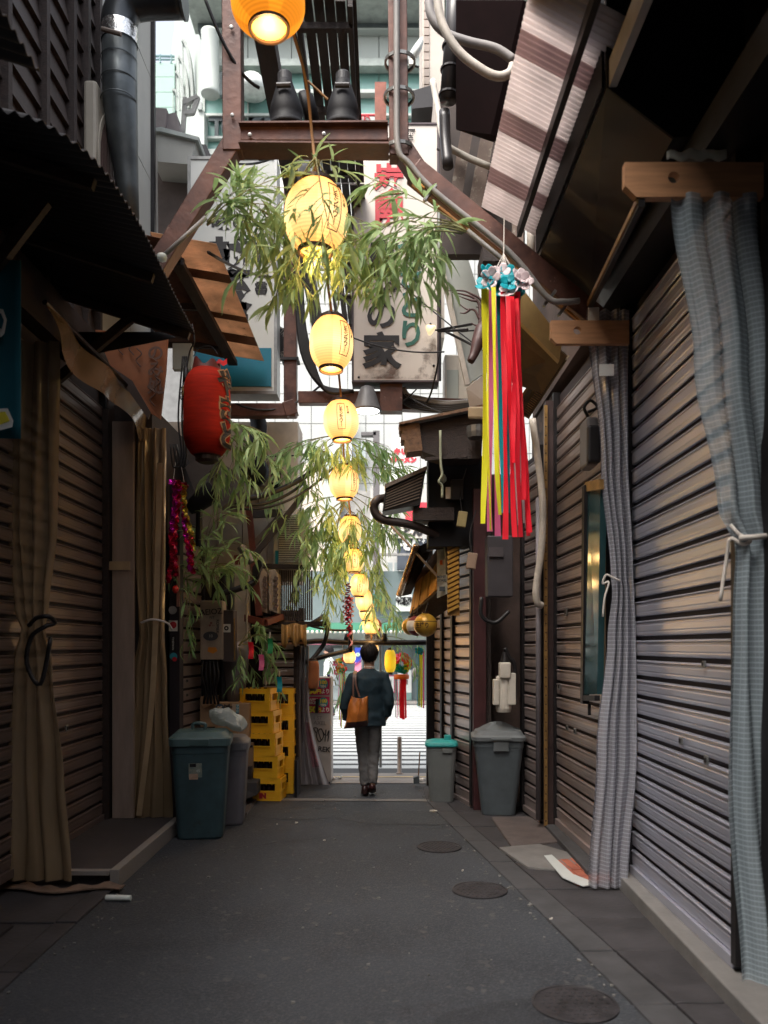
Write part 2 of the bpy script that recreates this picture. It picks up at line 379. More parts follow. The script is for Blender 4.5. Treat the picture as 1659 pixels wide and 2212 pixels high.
class MB:
    def __init__(s):
        s.v, s.f, s.uv, s.sm = [], [], {}, []
    def add(s, vs, fs):
        k = len(s.v)
        s.v += [V(p) for p in vs]
        s.f += [tuple(i + k for i in f) for f in fs]
        return s
    def hexa(s, p):                       # 8 points: bottom loop, top loop
        return s.add(p, [(3, 2, 1, 0), (4, 5, 6, 7), (0, 1, 5, 4), (1, 2, 6, 5), (2, 3, 7, 6), (3, 0, 4, 7)])
    def box(s, x0, x1, y0, y1, z0, z1):
        return s.hexa([(x0, y0, z0), (x1, y0, z0), (x1, y1, z0), (x0, y1, z0), (x0, y0, z1), (x1, y0, z1), (x1, y1, z1), (x0, y1, z1)])
    def obox(s, c, size, rot=Matrix()):
        a, b, d = size[0] / 2, size[1] / 2, size[2] / 2
        r = rot.to_3x3()
        return s.hexa([V(c) + r @ V(q) for q in [(-a, -b, -d), (a, -b, -d), (a, b, -d), (-a, b, -d), (-a, -b, d), (a, -b, d), (a, b, d), (-a, b, d)]])
    def bar(s, p0, p1, w, h, up=(0, 0, 1)):
        p0, p1 = V(p0), V(p1)
        d = (p1 - p0).normalized()
        u = V(up)
        if abs(d.dot(u)) > 0.95: u = V((0, 1, 0))
        a = d.cross(u).normalized()
        b = a.cross(d).normalized()
        o = [-a * w / 2 - b * h / 2, a * w / 2 - b * h / 2, a * w / 2 + b * h / 2, -a * w / 2 + b * h / 2]
        return s.hexa([p0 + q for q in o] + [p1 + q for q in o])
    def tube(s, pts, r, n=8, cap=True):
        pts = [V(p) for p in pts]
        rs = r if isinstance(r, (list, tuple)) else [r] * len(pts)
        ref = None
        k = len(s.v)
        for i, p in enumerate(pts):
            d = (pts[min(i + 1, len(pts) - 1)] - pts[max(i - 1, 0)])
            d = d.normalized() if d.length > 1e-9 else V((0, 0, 1))
            if ref is None:
                ref = d.orthogonal().normalized()
            a = (ref - d * ref.dot(d))
            a = a.normalized() if a.length > 1e-6 else d.orthogonal().normalized()
            ref = a
            b = d.cross(a)
            for j in range(n):
                t = 2 * PI * j / n
                s.v.append(p + (a * math.cos(t) + b * math.sin(t)) * rs[i])
        for i in range(len(pts) - 1):
            for j in range(n):
                s.f.append((k + i * n + j, k + i * n + (j + 1) % n, k + (i + 1) * n + (j + 1) % n, k + (i + 1) * n + j))
        if cap:
            s.f.append(tuple(k + j for j in reversed(range(n))))
            e = k + (len(pts) - 1) * n
            s.f.append(tuple(e + j for j in range(n)))
        return s
    def lathe(s, c, prof, n=24, rot=None, sx=1.0, sy=1.0, cap=True):
        k = len(s.v)
        c = V(c)
        for (r, z) in prof:
            for j in range(n):
                t = 2 * PI * j / n
                q = V((r * math.cos(t) * sx, r * math.sin(t) * sy, z))
                if rot is not None: q = rot.to_3x3() @ q
                s.v.append(c + q)
        for i in range(len(prof) - 1):
            for j in range(n):
                s.f.append((k + i * n + j, k + i * n + (j + 1) % n, k + (i + 1) * n + (j + 1) % n, k + (i + 1) * n + j))
        if cap:
            s.f.append(tuple(k + j for j in reversed(range(n))))
            e = k + (len(prof) - 1) * n
            s.f.append(tuple(e + j for j in range(n)))
        return s
    def prism(s, poly, vec):
        n = len(poly)
        p = [V(q) for q in poly]
        vec = V(vec)
        k = len(s.v)
        s.v += p + [q + vec for q in p]
        s.f.append(tuple(k + i for i in range(n)))
        s.f.append(tuple(k + n + i for i in reversed(range(n))))
        for i in range(n):
            s.f.append((k + i, k + n + i, k + n + (i + 1) % n, k + (i + 1) % n))
        return s
    def grid(s, fn, nu, nv, uvs=None):
        k = len(s.v)
        for i in range(nu + 1):
            for j in range(nv + 1):
                s.v.append(V(fn(i / nu, j / nv)))
        for i in range(nu):
            for j in range(nv):
                q = (k + i * (nv + 1) + j, k + (i + 1) * (nv + 1) + j, k + (i + 1) * (nv + 1) + j + 1, k + i * (nv + 1) + j + 1)
                if uvs:
                    s.uv[len(s.f)] = [uvs(a / nu, b / nv) for a, b in ((i, j), (i + 1, j), (i + 1, j + 1), (i, j + 1))]
                s.f.append(q)
        return s
    def mesh(s, name, origin=(0, 0, 0), smooth=False):
        o = V(origin)
        me = bpy.data.meshes.new(name)
        me.from_pydata([p - o for p in s.v], [], s.f)
        if s.uv:
            ul = me.uv_layers.new(name='uv')
            for pi, poly in enumerate(me.polygons):
                if pi in s.uv:
                    for q, li in enumerate(poly.loop_indices):
                        ul.data[li].uv = s.uv[pi][q]
        if smooth:
            me.polygons.foreach_set('use_smooth', [True] * len(me.polygons))
        me.update()
        return me
    def build(s, name, mat, parent=None, smooth=False, bevel=0, label=None, kind=None, solid=0, recalc=True, loc=None):
        base = BASE[parent.name] if parent is not None else V(loc if loc is not None else (0, 0, 0))
        me = s.mesh(name, base, smooth)
        if recalc:
            bm = bmesh.new(); bm.from_mesh(me)
            bmesh.ops.recalc_face_normals(bm, faces=bm.faces)
            bm.to_mesh(me); bm.free()
        return put(me, name, mat, parent, base, bevel, label, kind, solid)

def put(me, name, mat, parent, base, bevel=0, label=None, kind=None, solid=0):
    if mat is not None:
        me.materials.clear(); me.materials.append(mat)
    o = bpy.data.objects.new(name, me)
    COL.objects.link(o)
    if parent is not None:
        o.parent = parent
    else:
        o.location = base
    BASE[o.name] = V(base)
    if solid:
        md = o.modifiers.new('solid', 'SOLIDIFY'); md.thickness = solid; md.offset = 0
    if bevel:
        md = o.modifiers.new('bevel', 'BEVEL'); md.width = bevel; md.segments = 2; md.limit_method = 'ANGLE'
    if label: o['label'] = label
    if kind: o['kind'] = kind
    return o

def copy_tree(o, parent=None):
    c = o.copy()
    COL.objects.link(c)
    if parent is not None: c.parent = parent
    BASE[c.name] = BASE.get(o.name, V((0, 0, 0)))
    for ch in list(o.children):
        copy_tree(ch, c)
    return c

def bez(p0, p1, p2, n=10):
    p0, p1, p2 = V(p0), V(p1), V(p2)
    return [p0 * (1 - t) ** 2 + p1 * 2 * t * (1 - t) + p2 * t * t for t in [i / n for i in range(n + 1)]]
def arc_sag(p0, p1, sag, n=12):
    p0, p1 = V(p0), V(p1)
    return [p0.lerp(p1, t) - V((0, 0, sag * 4 * t * (1 - t))) for t in [i / n for i in range(n + 1)]]
def spline(pts, n=6):
    pts = [V(p) for p in pts]
    q = [pts[0] * 2 - pts[1]] + pts + [pts[-1] * 2 - pts[-2]]
    out = []
    for i in range(1, len(q) - 2):
        for k in range(n):
            t = k / n
            a, b, c, d = q[i - 1], q[i], q[i + 1], q[i + 2]
            out.append(0.5 * ((2 * b) + (c - a) * t + (2 * a - 5 * b + 4 * c - d) * t * t + (3 * b - a - 3 * c + d) * t ** 3))
    out.append(pts[-1])
    return out

TXT = {}
def text_data(s, size, extr, bold=0.0, line=1.0):
    key = (s, size, extr, bold, line)
    if key not in TXT:
        cu = bpy.data.curves.new('lettering', 'FONT')
        cu.body = s; cu.size = size; cu.extrude = extr; cu.offset = bold; cu.space_line = line
        cu.align_x = 'CENTER'; cu.align_y = 'CENTER'; cu.resolution_u = 3
        ob = bpy.data.objects.new('lettering', cu)
        COL.objects.link(ob)
        dg = bpy.context.evaluated_depsgraph_get()
        me = bpy.data.meshes.new_from_object(ob.evaluated_get(dg))
        TXT[key] = ([v.co.copy() for v in me.vertices], [tuple(p.vertices) for p in me.polygons])
        bpy.data.objects.remove(ob); bpy.data.curves.remove(cu); bpy.data.meshes.remove(me)
    return TXT[key]
def text(s, size, c, mat, parent, right=(1, 0, 0), up=(0, 0, 1), extr=0.002, bold=0.0, line=1.0, name='lettering', sx=1.0, rot=0.0):
    vs, fs = text_data(s, size, extr, bold, line)
    r, u = V(right).normalized(), V(up).normalized()
    if rot:
        r, u = r * math.cos(rot) + u * math.sin(rot), u * math.cos(rot) - r * math.sin(rot)
    nrm = r.cross(u)
    b = MB().add([V(c) + r * v.x * sx + u * v.y + nrm * v.z for v in vs], fs)
    return b.build(name, mat, parent, recalc=False)

def fuse(mbs, name, mat, parent, voxel=0.012, smooth=6):
    b = MB()
    for q in mbs: b.add(q.v, q.f)
    me = b.mesh(name, BASE[parent.name])
    bm = bmesh.new(); bm.from_mesh(me); bmesh.ops.recalc_face_normals(bm, faces=bm.faces); bm.to_mesh(me); bm.free()
    o = bpy.data.objects.new(name, me); COL.objects.link(o)
    md = o.modifiers.new('r', 'REMESH'); md.mode = 'VOXEL'; md.voxel_size = voxel
    ms = o.modifiers.new('s', 'SMOOTH'); ms.iterations = smooth; ms.factor = 0.5
    dg = bpy.context.evaluated_depsgraph_get()
    m2 = bpy.data.meshes.new_from_object(o.evaluated_get(dg))
    bpy.data.objects.remove(o); bpy.data.meshes.remove(me)
    m2.name = name
    m2.polygons.foreach_set('use_smooth', [True] * len(m2.polygons))
    return put(m2, name, mat, parent, BASE[parent.name])

def struct(b, name, mat):
    o = b.build(name, mat)
    o['kind'] = 'structure'
    return o
def poly(pts, z):
    return MB().add([(p[0], p[1], z) for p in pts], [tuple(range(len(pts)))])

# ================================================================== ground
struct(poly([(-120, -60), (120, -60), (120, 300), (-120, 300)], 0.0), 'ground', asphalt)
struct(poly([(-60, 10.45), (60, 10.45), (60, 23.6), (-60, 23.6)], 0.004), 'street', road)
struct(poly([(-60, 9.95), (60, 9.95), (60, 10.75), (-60, 10.75)], 0.008), 'street_pavement', pave)
b = MB().box(-60, 60, 23.6, 27.5, -0.02, 0.06)
struct(b, 'far_pavement', pave)
cw = thing('crosswalk', 'white striped crosswalk painted across the bright street beyond the alley', 'crosswalk', (0, 16, 0.008))
for k in range(26):
    y0 = 11.15 + k * 0.46
    MB().add([(-4.5, y0, 0.009), (4.5, y0, 0.009), (4.5, y0 + 0.29, 0.009), (-4.5, y0 + 0.29, 0.009)], [(0, 1, 2, 3)]).build('stripe', paint_white, cw)
o = poly([(-3, 10.40), (3, 10.38), (3, 10.44), (-3, 10.46)], 0.013).build('road_line', M('ochre_line', (0.55, 0.42, 0.22), 0.8))
tag(o, 'faded ochre line along the kerb of the street', 'road line')
# right strip of kerb stones and slabs, following the bend of the kerb
KR = [(0.47, 10.0), (0.47, 8.73), (0.91, 5.82), (1.19, 3.8), (1.45, 1.6), (1.6, -2)]
def kx(Y):
    for (xa, ya), (xb, yb) in zip(KR, KR[1:]):
        if yb <= Y <= ya:
            return xa + (xb - xa) * (Y - ya) / (yb - ya)
    return KR[-1][0]
rp_ = thing('right_gutter', 'strip of dark kerb stones and slabs along the right shutters', 'kerb', (1.2, 5, 0))
rp_['kind'] = 'structure'; del rp_['category']
yy = 0.2
while yy < 9.6:
    ln = random.uniform(0.55, 0.75)
    y1 = min(yy + ln, 9.7)
    a0, a1 = kx(yy), kx(y1)
    h = 0.014 + random.uniform(-.003, .003)
    MB().hexa([(a0, yy + .006, -.02), (a0 + .19, yy + .006, -.02), (a1 + .19, y1 - .006, -.02), (a1, y1 - .006, -.02), (a0, yy + .006, h), (a0 + .19, yy + .006, h), (a1 + .19, y1 - .006, h), (a1, y1 - .006, h)]).build('kerb_stone', concrete, rp_, bevel=0.006)
    h2 = h + random.uniform(-.006, .006)
    MB().hexa([(a0 + .2, yy + .008, -.02), (2.4, yy + .008, -.02), (2.4, y1 - .008, -.02), (a1 + .2, y1 - .008, -.02), (a0 + .2, yy + .008, h2), (2.4, yy + .008, h2), (2.4, y1 - .008, h2), (a1 + .2, y1 - .008, h2)]).build('slab', stone_dark, rp_, bevel=0.006)
    yy = y1
lp_ = thing('left_gutter', 'strip of dark concrete along the left shops', 'kerb', (-2.1, 4, 0))
lp_['kind'] = 'structure'; del lp_['category']
yy = 0.4
while yy < 7.4:
    y1 = yy + random.uniform(.6, .9)
    h = 0.016 + random.uniform(-.004, .004)
    MB().box(-2.03, -1.90, yy + .006, y1 - .006, -.02, h).build('kerb_stone', stone_dark, lp_, bevel=0.006)
    MB().box(-2.8, -2.04, yy + .008, y1 - .008, -.02, h - .006).build('slab', stone_dark, lp_, bevel=0.006)
    yy = y1
o = MB().add([G(575, 1729, .006), G(925, 1731, .006), G(930, 1726, .006), G(575, 1724, .006)], [(0, 1, 2, 3)]).build('drain_joint', concrete_lt)
tag(o, 'pale concrete drain joint crossing the alley at the man\'s feet', 'drain')
o = MB().box(-2.75, -2.25, 3.2, 4.85, 0.012, 0.03).build('floor_mat', M('dark_mat', (0.022, 0.017, 0.018), 0.9))
tag(o, 'dark mat lying on the ground at the near left', 'mat')
for (x, y, r, lab) in ((1242, 2168, .205, 'nearest round iron manhole cover in the asphalt'), (1036, 1922, .195, 'middle round iron manhole cover, reddish with a worn rim'), (949, 1829, .19, 'farthest round manhole cover, below the right bins')):
    c = G(x, y, .006)
    t = thing('manhole_cover', lab, 'manhole cover', c, 'manhole covers in the alley')
    MB().lathe(c, [(r, -.01), (r, .004), (r * .93, .006), (r * .92, .002), (0.001, .002)], 40).build('lid', iron, t)
    b = MB()
    for i in range(-4, 5):
        for j in range(-4, 5):
            q = V((i * r * .19 + (j % 2) * r * .09, j * r * .19, 0))
            if q.length < r * .82: b.lathe(c + q, [(r * .06, .002), (r * .05, .006), (0.001, .006)], 6)
    b.build('tread_pattern', iron, t, kind='stuff')
def ragged(cx, cy, rx, ry, seed, n=30):
    return [(cx + rx * (1 + .28 * noise.noise(V((math.cos(a) * 1.5, math.sin(a) * 1.5, seed)))) * math.cos(a), cy + ry * (1 + .28 * noise.noise(V((math.cos(a) * 1.5, math.sin(a) * 1.5, seed + 9)))) * math.sin(a)) for a in [2 * PI * i / n for i in range(n)]]
patch_m = M('patched_asphalt', (0.021, 0.024, 0.031), 0.7, var=0.3, scale=2, bump=0.9, bscale=80, col2=(0.036, 0.040, 0.048))
speckle(patch_m, 120, (0.05, 0.052, 0.057), .7, 1.0)
pale_m = M('worn_asphalt', (0.038, 0.042, 0.048), 0.8, var=0.2, scale=3, bump=0.9, bscale=50, col2=(0.052, 0.055, 0.06))
speckle(pale_m, 90, (0.08, 0.082, 0.085), .7, 1.0)
struct(poly(ragged(.35, 8.0, .8, .35, 2), .003), 'asphalt_patch', pale_m)
struct(poly(ragged(-.9, 8.2, .5, .3, 5), .003), 'asphalt_patch', pale_m)
struct(poly(ragged(.55, 3.3, .4, .6, 4), .003), 'asphalt_patch', patch_m)
rnd = random.Random(77)
b = MB()
for (x0, y0, x1, y1) in ((-1.6, 6.6, -.3, 7.3),):
    n = 26
    pts = [V((x0 + (x1 - x0) * i / n + .07 * noise.noise(V((i * .35, x0 * 3, 0))), y0 + (y1 - y0) * i / n + .07 * noise.noise(V((i * .35, x0 * 3, 5))), .0045)) for i in range(n + 1)]
    for p_, q_ in zip(pts, pts[1:]):
        w_ = V((.0035 + .003 * rnd.random(), 0, 0))
        b.add([p_ - w_, p_ + w_, q_ + w_, q_ - w_], [(0, 1, 2, 3)])
o = b.build('asphalt_crack', M('crack_dirt', (.017, .018, .022), .9)); o['kind'] = 'structure'
b = MB()
for i in range(240):
    y = rnd.uniform(2.2, 9.5)
    sd_x = rnd.random()
    x = rnd.uniform(-1.85, kx(y)) if sd_x < .45 else (-1.86 + abs(rnd.gauss(0, .10)) if sd_x < .72 else kx(y) - abs(rnd.gauss(0, .07)))
    r_ = rnd.uniform(.003, .009) * (1.6 if rnd.random() < .06 else 1)
    b.obox((x, y, .006), (r_ * 2, r_ * rnd.uniform(.8, 2), r_), Matrix.Rotation(rnd.uniform(0, 3), 4, 'Z'))
o = b.build('grit', M('grit', (.17, .165, .155), .8, var=.6, scale=60)); o['kind'] = 'stuff'
# litter
c = G(256, 1940, .02)
o = MB().tube([c + V((-.085, .005, .002)), c + V((.085, -.006, .002))], .019, 14).build('paper_tube', M('white_paper', (.72, .76, .70), .7), smooth=False)
tag(o, 'white rolled paper tube lying on the asphalt at left', 'litter')
for (x, y, sz, lab) in ((639, 1777, .022, 'small pale scrap on the asphalt near the bins'), (938, 1751, .05, 'crushed paper wrapper by the small right bin'), (700, 1815, .015, 'tiny pale crumb in the middle of the alley'), (1000, 1880, .015, 'tiny pale crumb beside the middle manhole'), (1190, 1985, .02, 'dark pebble on the right kerb'), (600, 1660 + 120, .014, 'tiny crumb by the left gutter')):
    c = G(x, y, .015)
    b = MB()
    for k in range(3):
        b.obox(c + V((random.uniform(-sz, sz) * .6, random.uniform(-sz, sz) * .5, 0)), (sz * random.uniform(.5, 1.1), sz * .5, .008 + sz * .1), Matrix.Rotation(random.uniform(0, 3), 4, 'Z') @ Matrix.Rotation(.2, 4, 'X'))
    tag(b.build('litter_scrap', M('scrap', (.5, .46, .40), .8)), lab, 'litter')
# plastic litter and plant scraps at the alley mouth
for (x, y, lab) in ((727, 1681, 'crumpled pale wrapper on the paving at the alley mouth'), (905, 1686, 'flattened silver wrapper by the right end post')):
    c = G(x, y, .02)
    b = MB()
    for k in range(7):
        b.obox(c + V((random.uniform(-.07, .07), random.uniform(-.05, .05), random.uniform(0, .02))), (.06, .04, .006), Matrix.Rotation(random.uniform(0, 3), 4, 'Z') @ Matrix.Rotation(random.uniform(-.6, .6), 4, 'X'))
    tag(b.build('litter_scrap', M('pale_wrapper', (.66, .62, .56), .4)), lab, 'litter')

# ================================================================== shop fronts: masses
L1 = thing('shop_building', 'near left shop building with dark horizontal board siding between battens', 'building', (-3.2, 4, 0), 'shop buildings along the alley')
MB().box(-5.0, -2.70, -4.99, 7.35, -.05, 9.5).build('wall', wall_dark, L1)
batt = [5.0, 5.53, 6.16, 6.70, 7.02, 7.31]
for y in batt:
    MB().box(-2.70, -2.585, y - .03, y + .03, 4.5, 9.4).build('batten', wood_dark, L1)
siding = M('stained_siding', (0.040, 0.026, 0.021), 0.6, var=0.45, scale=5, bump=0.3, bscale=14, streak=(4, .8, 10))
me = None
for y0, y1 in zip(batt, batt[1:]):
    for k in range(22):
        z0 = 4.55 + k * .215
        b = MB().hexa([(-2.70, y0 + .032, z0), (-2.625, y0 + .032, z0), (-2.625, y1 - .032, z0), (-2.70, y1 - .032, z0), (-2.70, y0 + .032, z0 + .225), (-2.668, y0 + .032, z0 + .225), (-2.668, y1 - .032, z0 + .225), (-2.70, y1 - .032, z0 + .225)])
        b.build('board', siding, L1)
MB().box(-2.70, -2.56, -4.99, 7.5, 4.12, 4.5).build('header_beam', wood_dark, L1)
MB().box(-2.74, -2.55, 7.40, 7.55, 0, 4.2).build('corner_post', wood_dark, L1)
R1 = thing('shop_building', 'near right shop building with black hood above its silver shutter', 'building', (2.6, 3, 0), 'shop buildings along the alley')
MB().box(1.86, 4.2, 3.98, 5.86, -.05, 8.5).build('wall', wall_dark, R1)
MB().box(2.25, 4.2, -4.99, 3.97, -.05, 8.5).build('recess_wall', wall_dark, R1)
MB().box(1.70, 1.86, 5.745, 5.86, 0, 4.3).build('corner_post', steel_black, R1)
MB().box(1.58, 1.86, -4.99, 5.86, 4.16, 4.34).build('header_beam', steel_black, R1)
MB().box(1.79, 1.86, 3.94, 4.0, 0, 4.2).build('jamb', steel_black, R1)
R2 = thing('shop_building', 'second right shop building with brown roller shutter under the ochre eave boards', 'building', (2.4, 6.8, 0), 'shop buildings along the alley')
MB().box(1.72, 4.2, 5.87, 7.72, -.05, 4.15).build('wall', wall_brown, R2)
MB().box(1.60, 4.2, 5.87, 8.6, 4.16, 7.6).build('upper_wall', wall_brown, R2)
R3 = thing('shop_building', 'recessed sooty wall behind the large grey bin on the right', 'building', (2.0, 8.2, 0), 'shop buildings along the alley')
MB().box(1.62, 4.2, 7.73, 8.75, -.05, 4.14).build('wall', M('stained_plaster', (0.09, 0.055, 0.042), .8, var=.6, scale=3, wear=(.02, .014, .013), wear_at=.52), R3)
R4 = thing('shop_building', 'far right corner shop with worn shutters at the alley mouth', 'building', (2.0, 9.4, 0), 'shop buildings along the alley')
MB().box(1.05, 4.2, 8.76, 9.95, -.05, 3.6).build('wall', wall_brown, R4)
MB().box(.525, .60, 9.82, 9.97, 0, 2.9).build('end_post', steel_black, R4)
b = MB().box(.93, 1.06, 8.30, 8.43, 0, 3.35)
b.build('red_post', M('oxblood_post', (0.055, 0.016, 0.017), .5, var=.3, scale=6), R4)
MB().box(1.065, 1.12, 8.36, 8.44, 0, 3.3).build('post_edge', wood_dark, R4)
L2 = thing('plaster_building', 'pale plaster upper building with slanting panel joints behind the steel duct', 'building', (-3.2, 8.3, 0), 'shop buildings along the alley')
zj = [4.62, 5.75, 6.9, 8.05, 9.2, 11]
for za, zb in zip(zj, zj[1:]):
    for ya, yb in ((7.37, 8.2), (8.2, 8.95)):
        MB().box(-4.4, -2.60, ya + .005, yb - .005, za + .006, zb - .006).build('wall_panel', plaster, L2)
MB().box(-4.3, -2.64, 7.38, 8.9, 4.0, 11).build('backing', wall_dark, L2)
MB().box(-2.6, -2.56, 8.90, 8.96, 3.9, 9).build('corner_trim', steel_black, L2)
L2b = thing('shop_building', 'second left shop with narrow worn shutter behind the big teal bin', 'building', (-3, 8.4, 0), 'shop buildings along the alley')
MB().box(-4.4, -2.2, 7.58, 9.7, -.05, 4.0).build('wall', wall_dark, L2b)
L3 = thing('shop_building', 'far left corner shop with beige upper wall and dark window', 'building', (-2.5, 10, 0), 'shop buildings along the alley')
MB().box(-5, -1.42, 9.72, 10.3, -.05, 2.5).build('wall', wall_dark, L3)
MB().box(-5, -1.05, 9.74, 10.3, 2.5, 4.45).build('upper_wall', wall_beige, L3)
for k in range(3):
    MB().box(-1.42 - .3 * k - .29, -1.42 - .3 * k, 9.68, 9.735, 2.5, 4.4).build('wall_panel', wall_beige, L3)
# unseen building added behind the camera to hold back sky light
back_blocker = thing('shop_building', 'added unseen building behind the viewer that blocks light from the back', 'building', (0, -9, 0), 'shop buildings along the alley')
MB().box(-8, 8, -13, -9, 0, 11).build('wall', wall_brown, back_blocker)
MB().box(-1, 1, -9, -8.95, 0, 2.2).build('door', wood_dark, back_blocker)
# building across, stepped back left (mint) etc. are further down

# ================================================================== shutters
def shutter(label, p0, p1, z0, z1, pitch, mat, side, group='roller shutters along the alley', locks=(), rail=True, rail_mat=steel_black):
    """p0,p1 ground points (x,y) of the shutter plane; side=+1: faces -x, -1: faces +x, 0: faces the camera"""
    p0, p1 = V((p0[0], p0[1], 0)), V((p1[0], p1[1], 0))
    d = (p1 - p0).normalized()
    nrm = V((-d.y, d.x, 0))
    want = V((-1, 0, 0)) if side > 0 else V((1, 0, 0)) if side < 0 else V((0, -1, 0))
    if nrm.dot(want) < 0: nrm = -nrm
    base = (p0 + p1) / 2
    t = thing('roller_shutter', label, 'shutter', base, group)
    p = pitch
    prof = [(-.014, .015 * p), (-.002, .02 * p), (.003, .06 * p), (.0045, .16 * p), (.0035, .22 * p), (.0055, .28 * p), (.0055, .52 * p), (.0035, .56 * p), (.0040, .64 * p), (.0030, .66 * p), (.0075, .685 * p), (.0105, .715 * p), (.0095, .75 * p), (.0045, .78 * p), (-.003, .79 * p), (-.016, .80 * p)]
    pa, pb = p0 + V((0, 0, z0)), p1 + V((0, 0, z0))
    b = MB()
    b.add([q + nrm * o + V((0, 0, z)) for q in (pa, pb) for (o, z) in prof], [(i, i + 1, i + 1 + len(prof), i + len(prof)) for i in range(len(prof) - 1)])
    n = int((z1 - z0) / p)
    MB().add([q + nrm * -.022 + V((0, 0, z)) for q in (pa, pb) for z in (-.02, z1 - z0)], [(0, 1, 3, 2)]).build('backing', M('shutter_groove', (.035, .026, .029), .7), t)  # dark sheet added behind the slats, painting groove shade and dirt
    first = b.build('slat', mat, t)
    for k in range(1, n):
        c = first.copy(); COL.objects.link(c); c.parent = t
        c.location = (random.uniform(-.0008, .0008), 0, k * p)
    if rail:
        for q, sg in ((p0, -1), (p1, 1)):
            c = q + d * sg * .03
            MB().obox(c + V((0, 0, (z0 + z1) / 2)), (.055, .07, z1 - z0 + .05), Matrix.Rotation(math.atan2(d.y, d.x), 4, 'Z')).build('guide_rail', rail_mat, t)
    MB().obox(base + V((0, 0, z0 - .03)) + nrm * .0, ((p1 - p0).length, .05, .06), Matrix.Rotation(math.atan2(d.y, d.x), 4, 'Z')).build('bottom_bar', mat, t, bevel=.004)
    for (u, z, w) in locks:
        c = p0.lerp(p1, u) + V((0, 0, z)) + nrm * .02
        R = Matrix.Rotation(math.atan2(d.y, d.x), 4, 'Z')
        lk = MB().obox(c, (w, .012, w), R).build('lock_plate', steel_grey, t, bevel=.003)
        MB().obox(c + nrm * .008, (w * .45, .006, w * .55), R).build('keyhole', steel_black, lk)
    return t
shutter('wide silver brushed shutter between the two clear curtains at near right', (1.77, 4.0), (1.775, 5.70), .16, 4.15, .1354, shut_near, 1,
        locks=((.22, 1.62, .035), (.42, 1.16, .045), (.20, 1.10, .05)))
shutter('brown-grey shutter behind the dark glass panel, second on the right', (1.66, 5.92), (1.61, 7.42), .12, 4.05, .128, shut_far, 1, locks=((.75, 2.02, .07), (.9, 1.35, .05), (.72, 1.0, .045), (.55, 1.0, .05)))
shutter('narrow dim shutter beside the brass-edged post on the right', (1.50, 7.62), (1.44, 8.16), .1, 3.6, .128, shut_far, 1)
shutter('tall worn shutter beside the red post at the right bins', (.935, 8.47), (.80, 9.02), .06, 3.25, .128, shut_far, 1)
shutter('worn shutter nearest the alley mouth on the right', (.79, 9.08), (.715, 9.5), .06, 2.45, .125, shut_far, 1)
shutter('narrow end shutter against the black end post on the right', (.70, 9.55), (.625, 9.82), .06, 2.3, .125, shut_far, 1)
shutter('brown shutter between the two amber curtains at left', (-2.60, 4.9), (-2.60, 7.36), .17, 4.05, .126, shut_left, -1, locks=((.52, 1.52, .06), (.65, 1.05, .05)))
shutter('narrow worn shutter behind the large teal bin at left', (-2.12, 8.22), (-2.06, 8.98), .1, 2.85, .13, shut_far, -1, locks=((.3, 1.35, .03), (.3, 1.2, .03)))
shutter('frontal shutter behind the stacked yellow crates', (-1.46, 9.66), (-1.02, 9.66), .1, 2.15, .105, shut_far, 0)
# sills and steps
o = MB().hexa([(1.60, 2.3, 0), (1.90, 2.3, 0), (1.90, 5.78, 0), (1.66, 5.78, 0), (1.60, 2.3, .10), (1.90, 2.3, .10), (1.90, 5.78, .10), (1.66, 5.78, .10)]).build('door_sill', concrete_lt, bevel=.008)
tag(o, 'pale concrete sill along the foot of the wide silver shutter', 'sill')
o = MB().hexa([(1.50, 5.9, 0), (1.80, 5.9, 0), (1.80, 7.5, 0), (1.50, 7.5, 0), (1.50, 5.9, .06), (1.80, 5.9, .06), (1.80, 7.5, .06), (1.50, 7.5, .06)]).build('door_sill', concrete, bevel=.008)
tag(o, 'grey sill under the second shutter on the right', 'sill')
o = MB().prism([G(1078, 1830, .03), G(1165, 1822, .03), G(1262, 1850, .03), G(1230, 1880, .03), G(1140, 1872, .03)], (0, 0, -.05)).build('stone_slab', concrete_lt, bevel=.006)
tag(o, 'pale worn concrete slab in front of the second right shutter', 'slab')
o = MB().prism([G(1062, 1765, .03), G(1172, 1762, .03), G(1225, 1815, .03), G(1105, 1828, .03)], (0, 0, -.05)).build('stone_slab', M('brown_slab', (.10, .08, .075), .8, var=.3, scale=6, bump=.3), bevel=.006)
tag(o, 'brown stone slab at the foot of the brass-edged post', 'slab')
bp = thing('brick_patch', 'patch of worn red bricks edged with white paint beside the second curtain', 'paving', G(1230, 1880, 0))
for i in range(4):
    for j in range(4):
        c = V((1.18 + i * .075 + j * .012, 6.35 - j * .16 + .03 * i, .018))
        MB().obox(c + V((.18, -.12, random.uniform(-.003, .003))), (.068, .15, .03), Matrix.Rotation(.12, 4, 'Z')).build('brick', brick_red, bp, bevel=.005)
MB().prism([G(1175, 1848, .036), G(1192, 1846, .036), G(1238, 1888, .036), G(1290, 1908, .036), G(1260, 1914, .036), G(1215, 1895, .036)], (0, 0, -.006)).build('white_edging', paint_white, bp)
st = thing('door_step', 'low dark step with pale edge strip before the left shutter', 'step', (-2.25, 6.6, 0))
MB().box(-2.72, -1.95, 5.72, 7.44, 0, .12).build('slab', M('dark_step', (.045, .037, .037), .8, var=.3, scale=4, bump=.2), st)
MB().box(-1.95, -1.885, 5.68, 7.44, .0, .127).build('edge_strip', M('grey_strip', (.24, .22, .20), .7, var=.25, scale=20, streak=(30, 1, 30)), st, bevel=.004)
MB().box(-2.35, -1.95, 5.66, 5.72, .09, .125).build('front_strip', M('grey_strip', (.24, .22, .20)), st, bevel=.004)
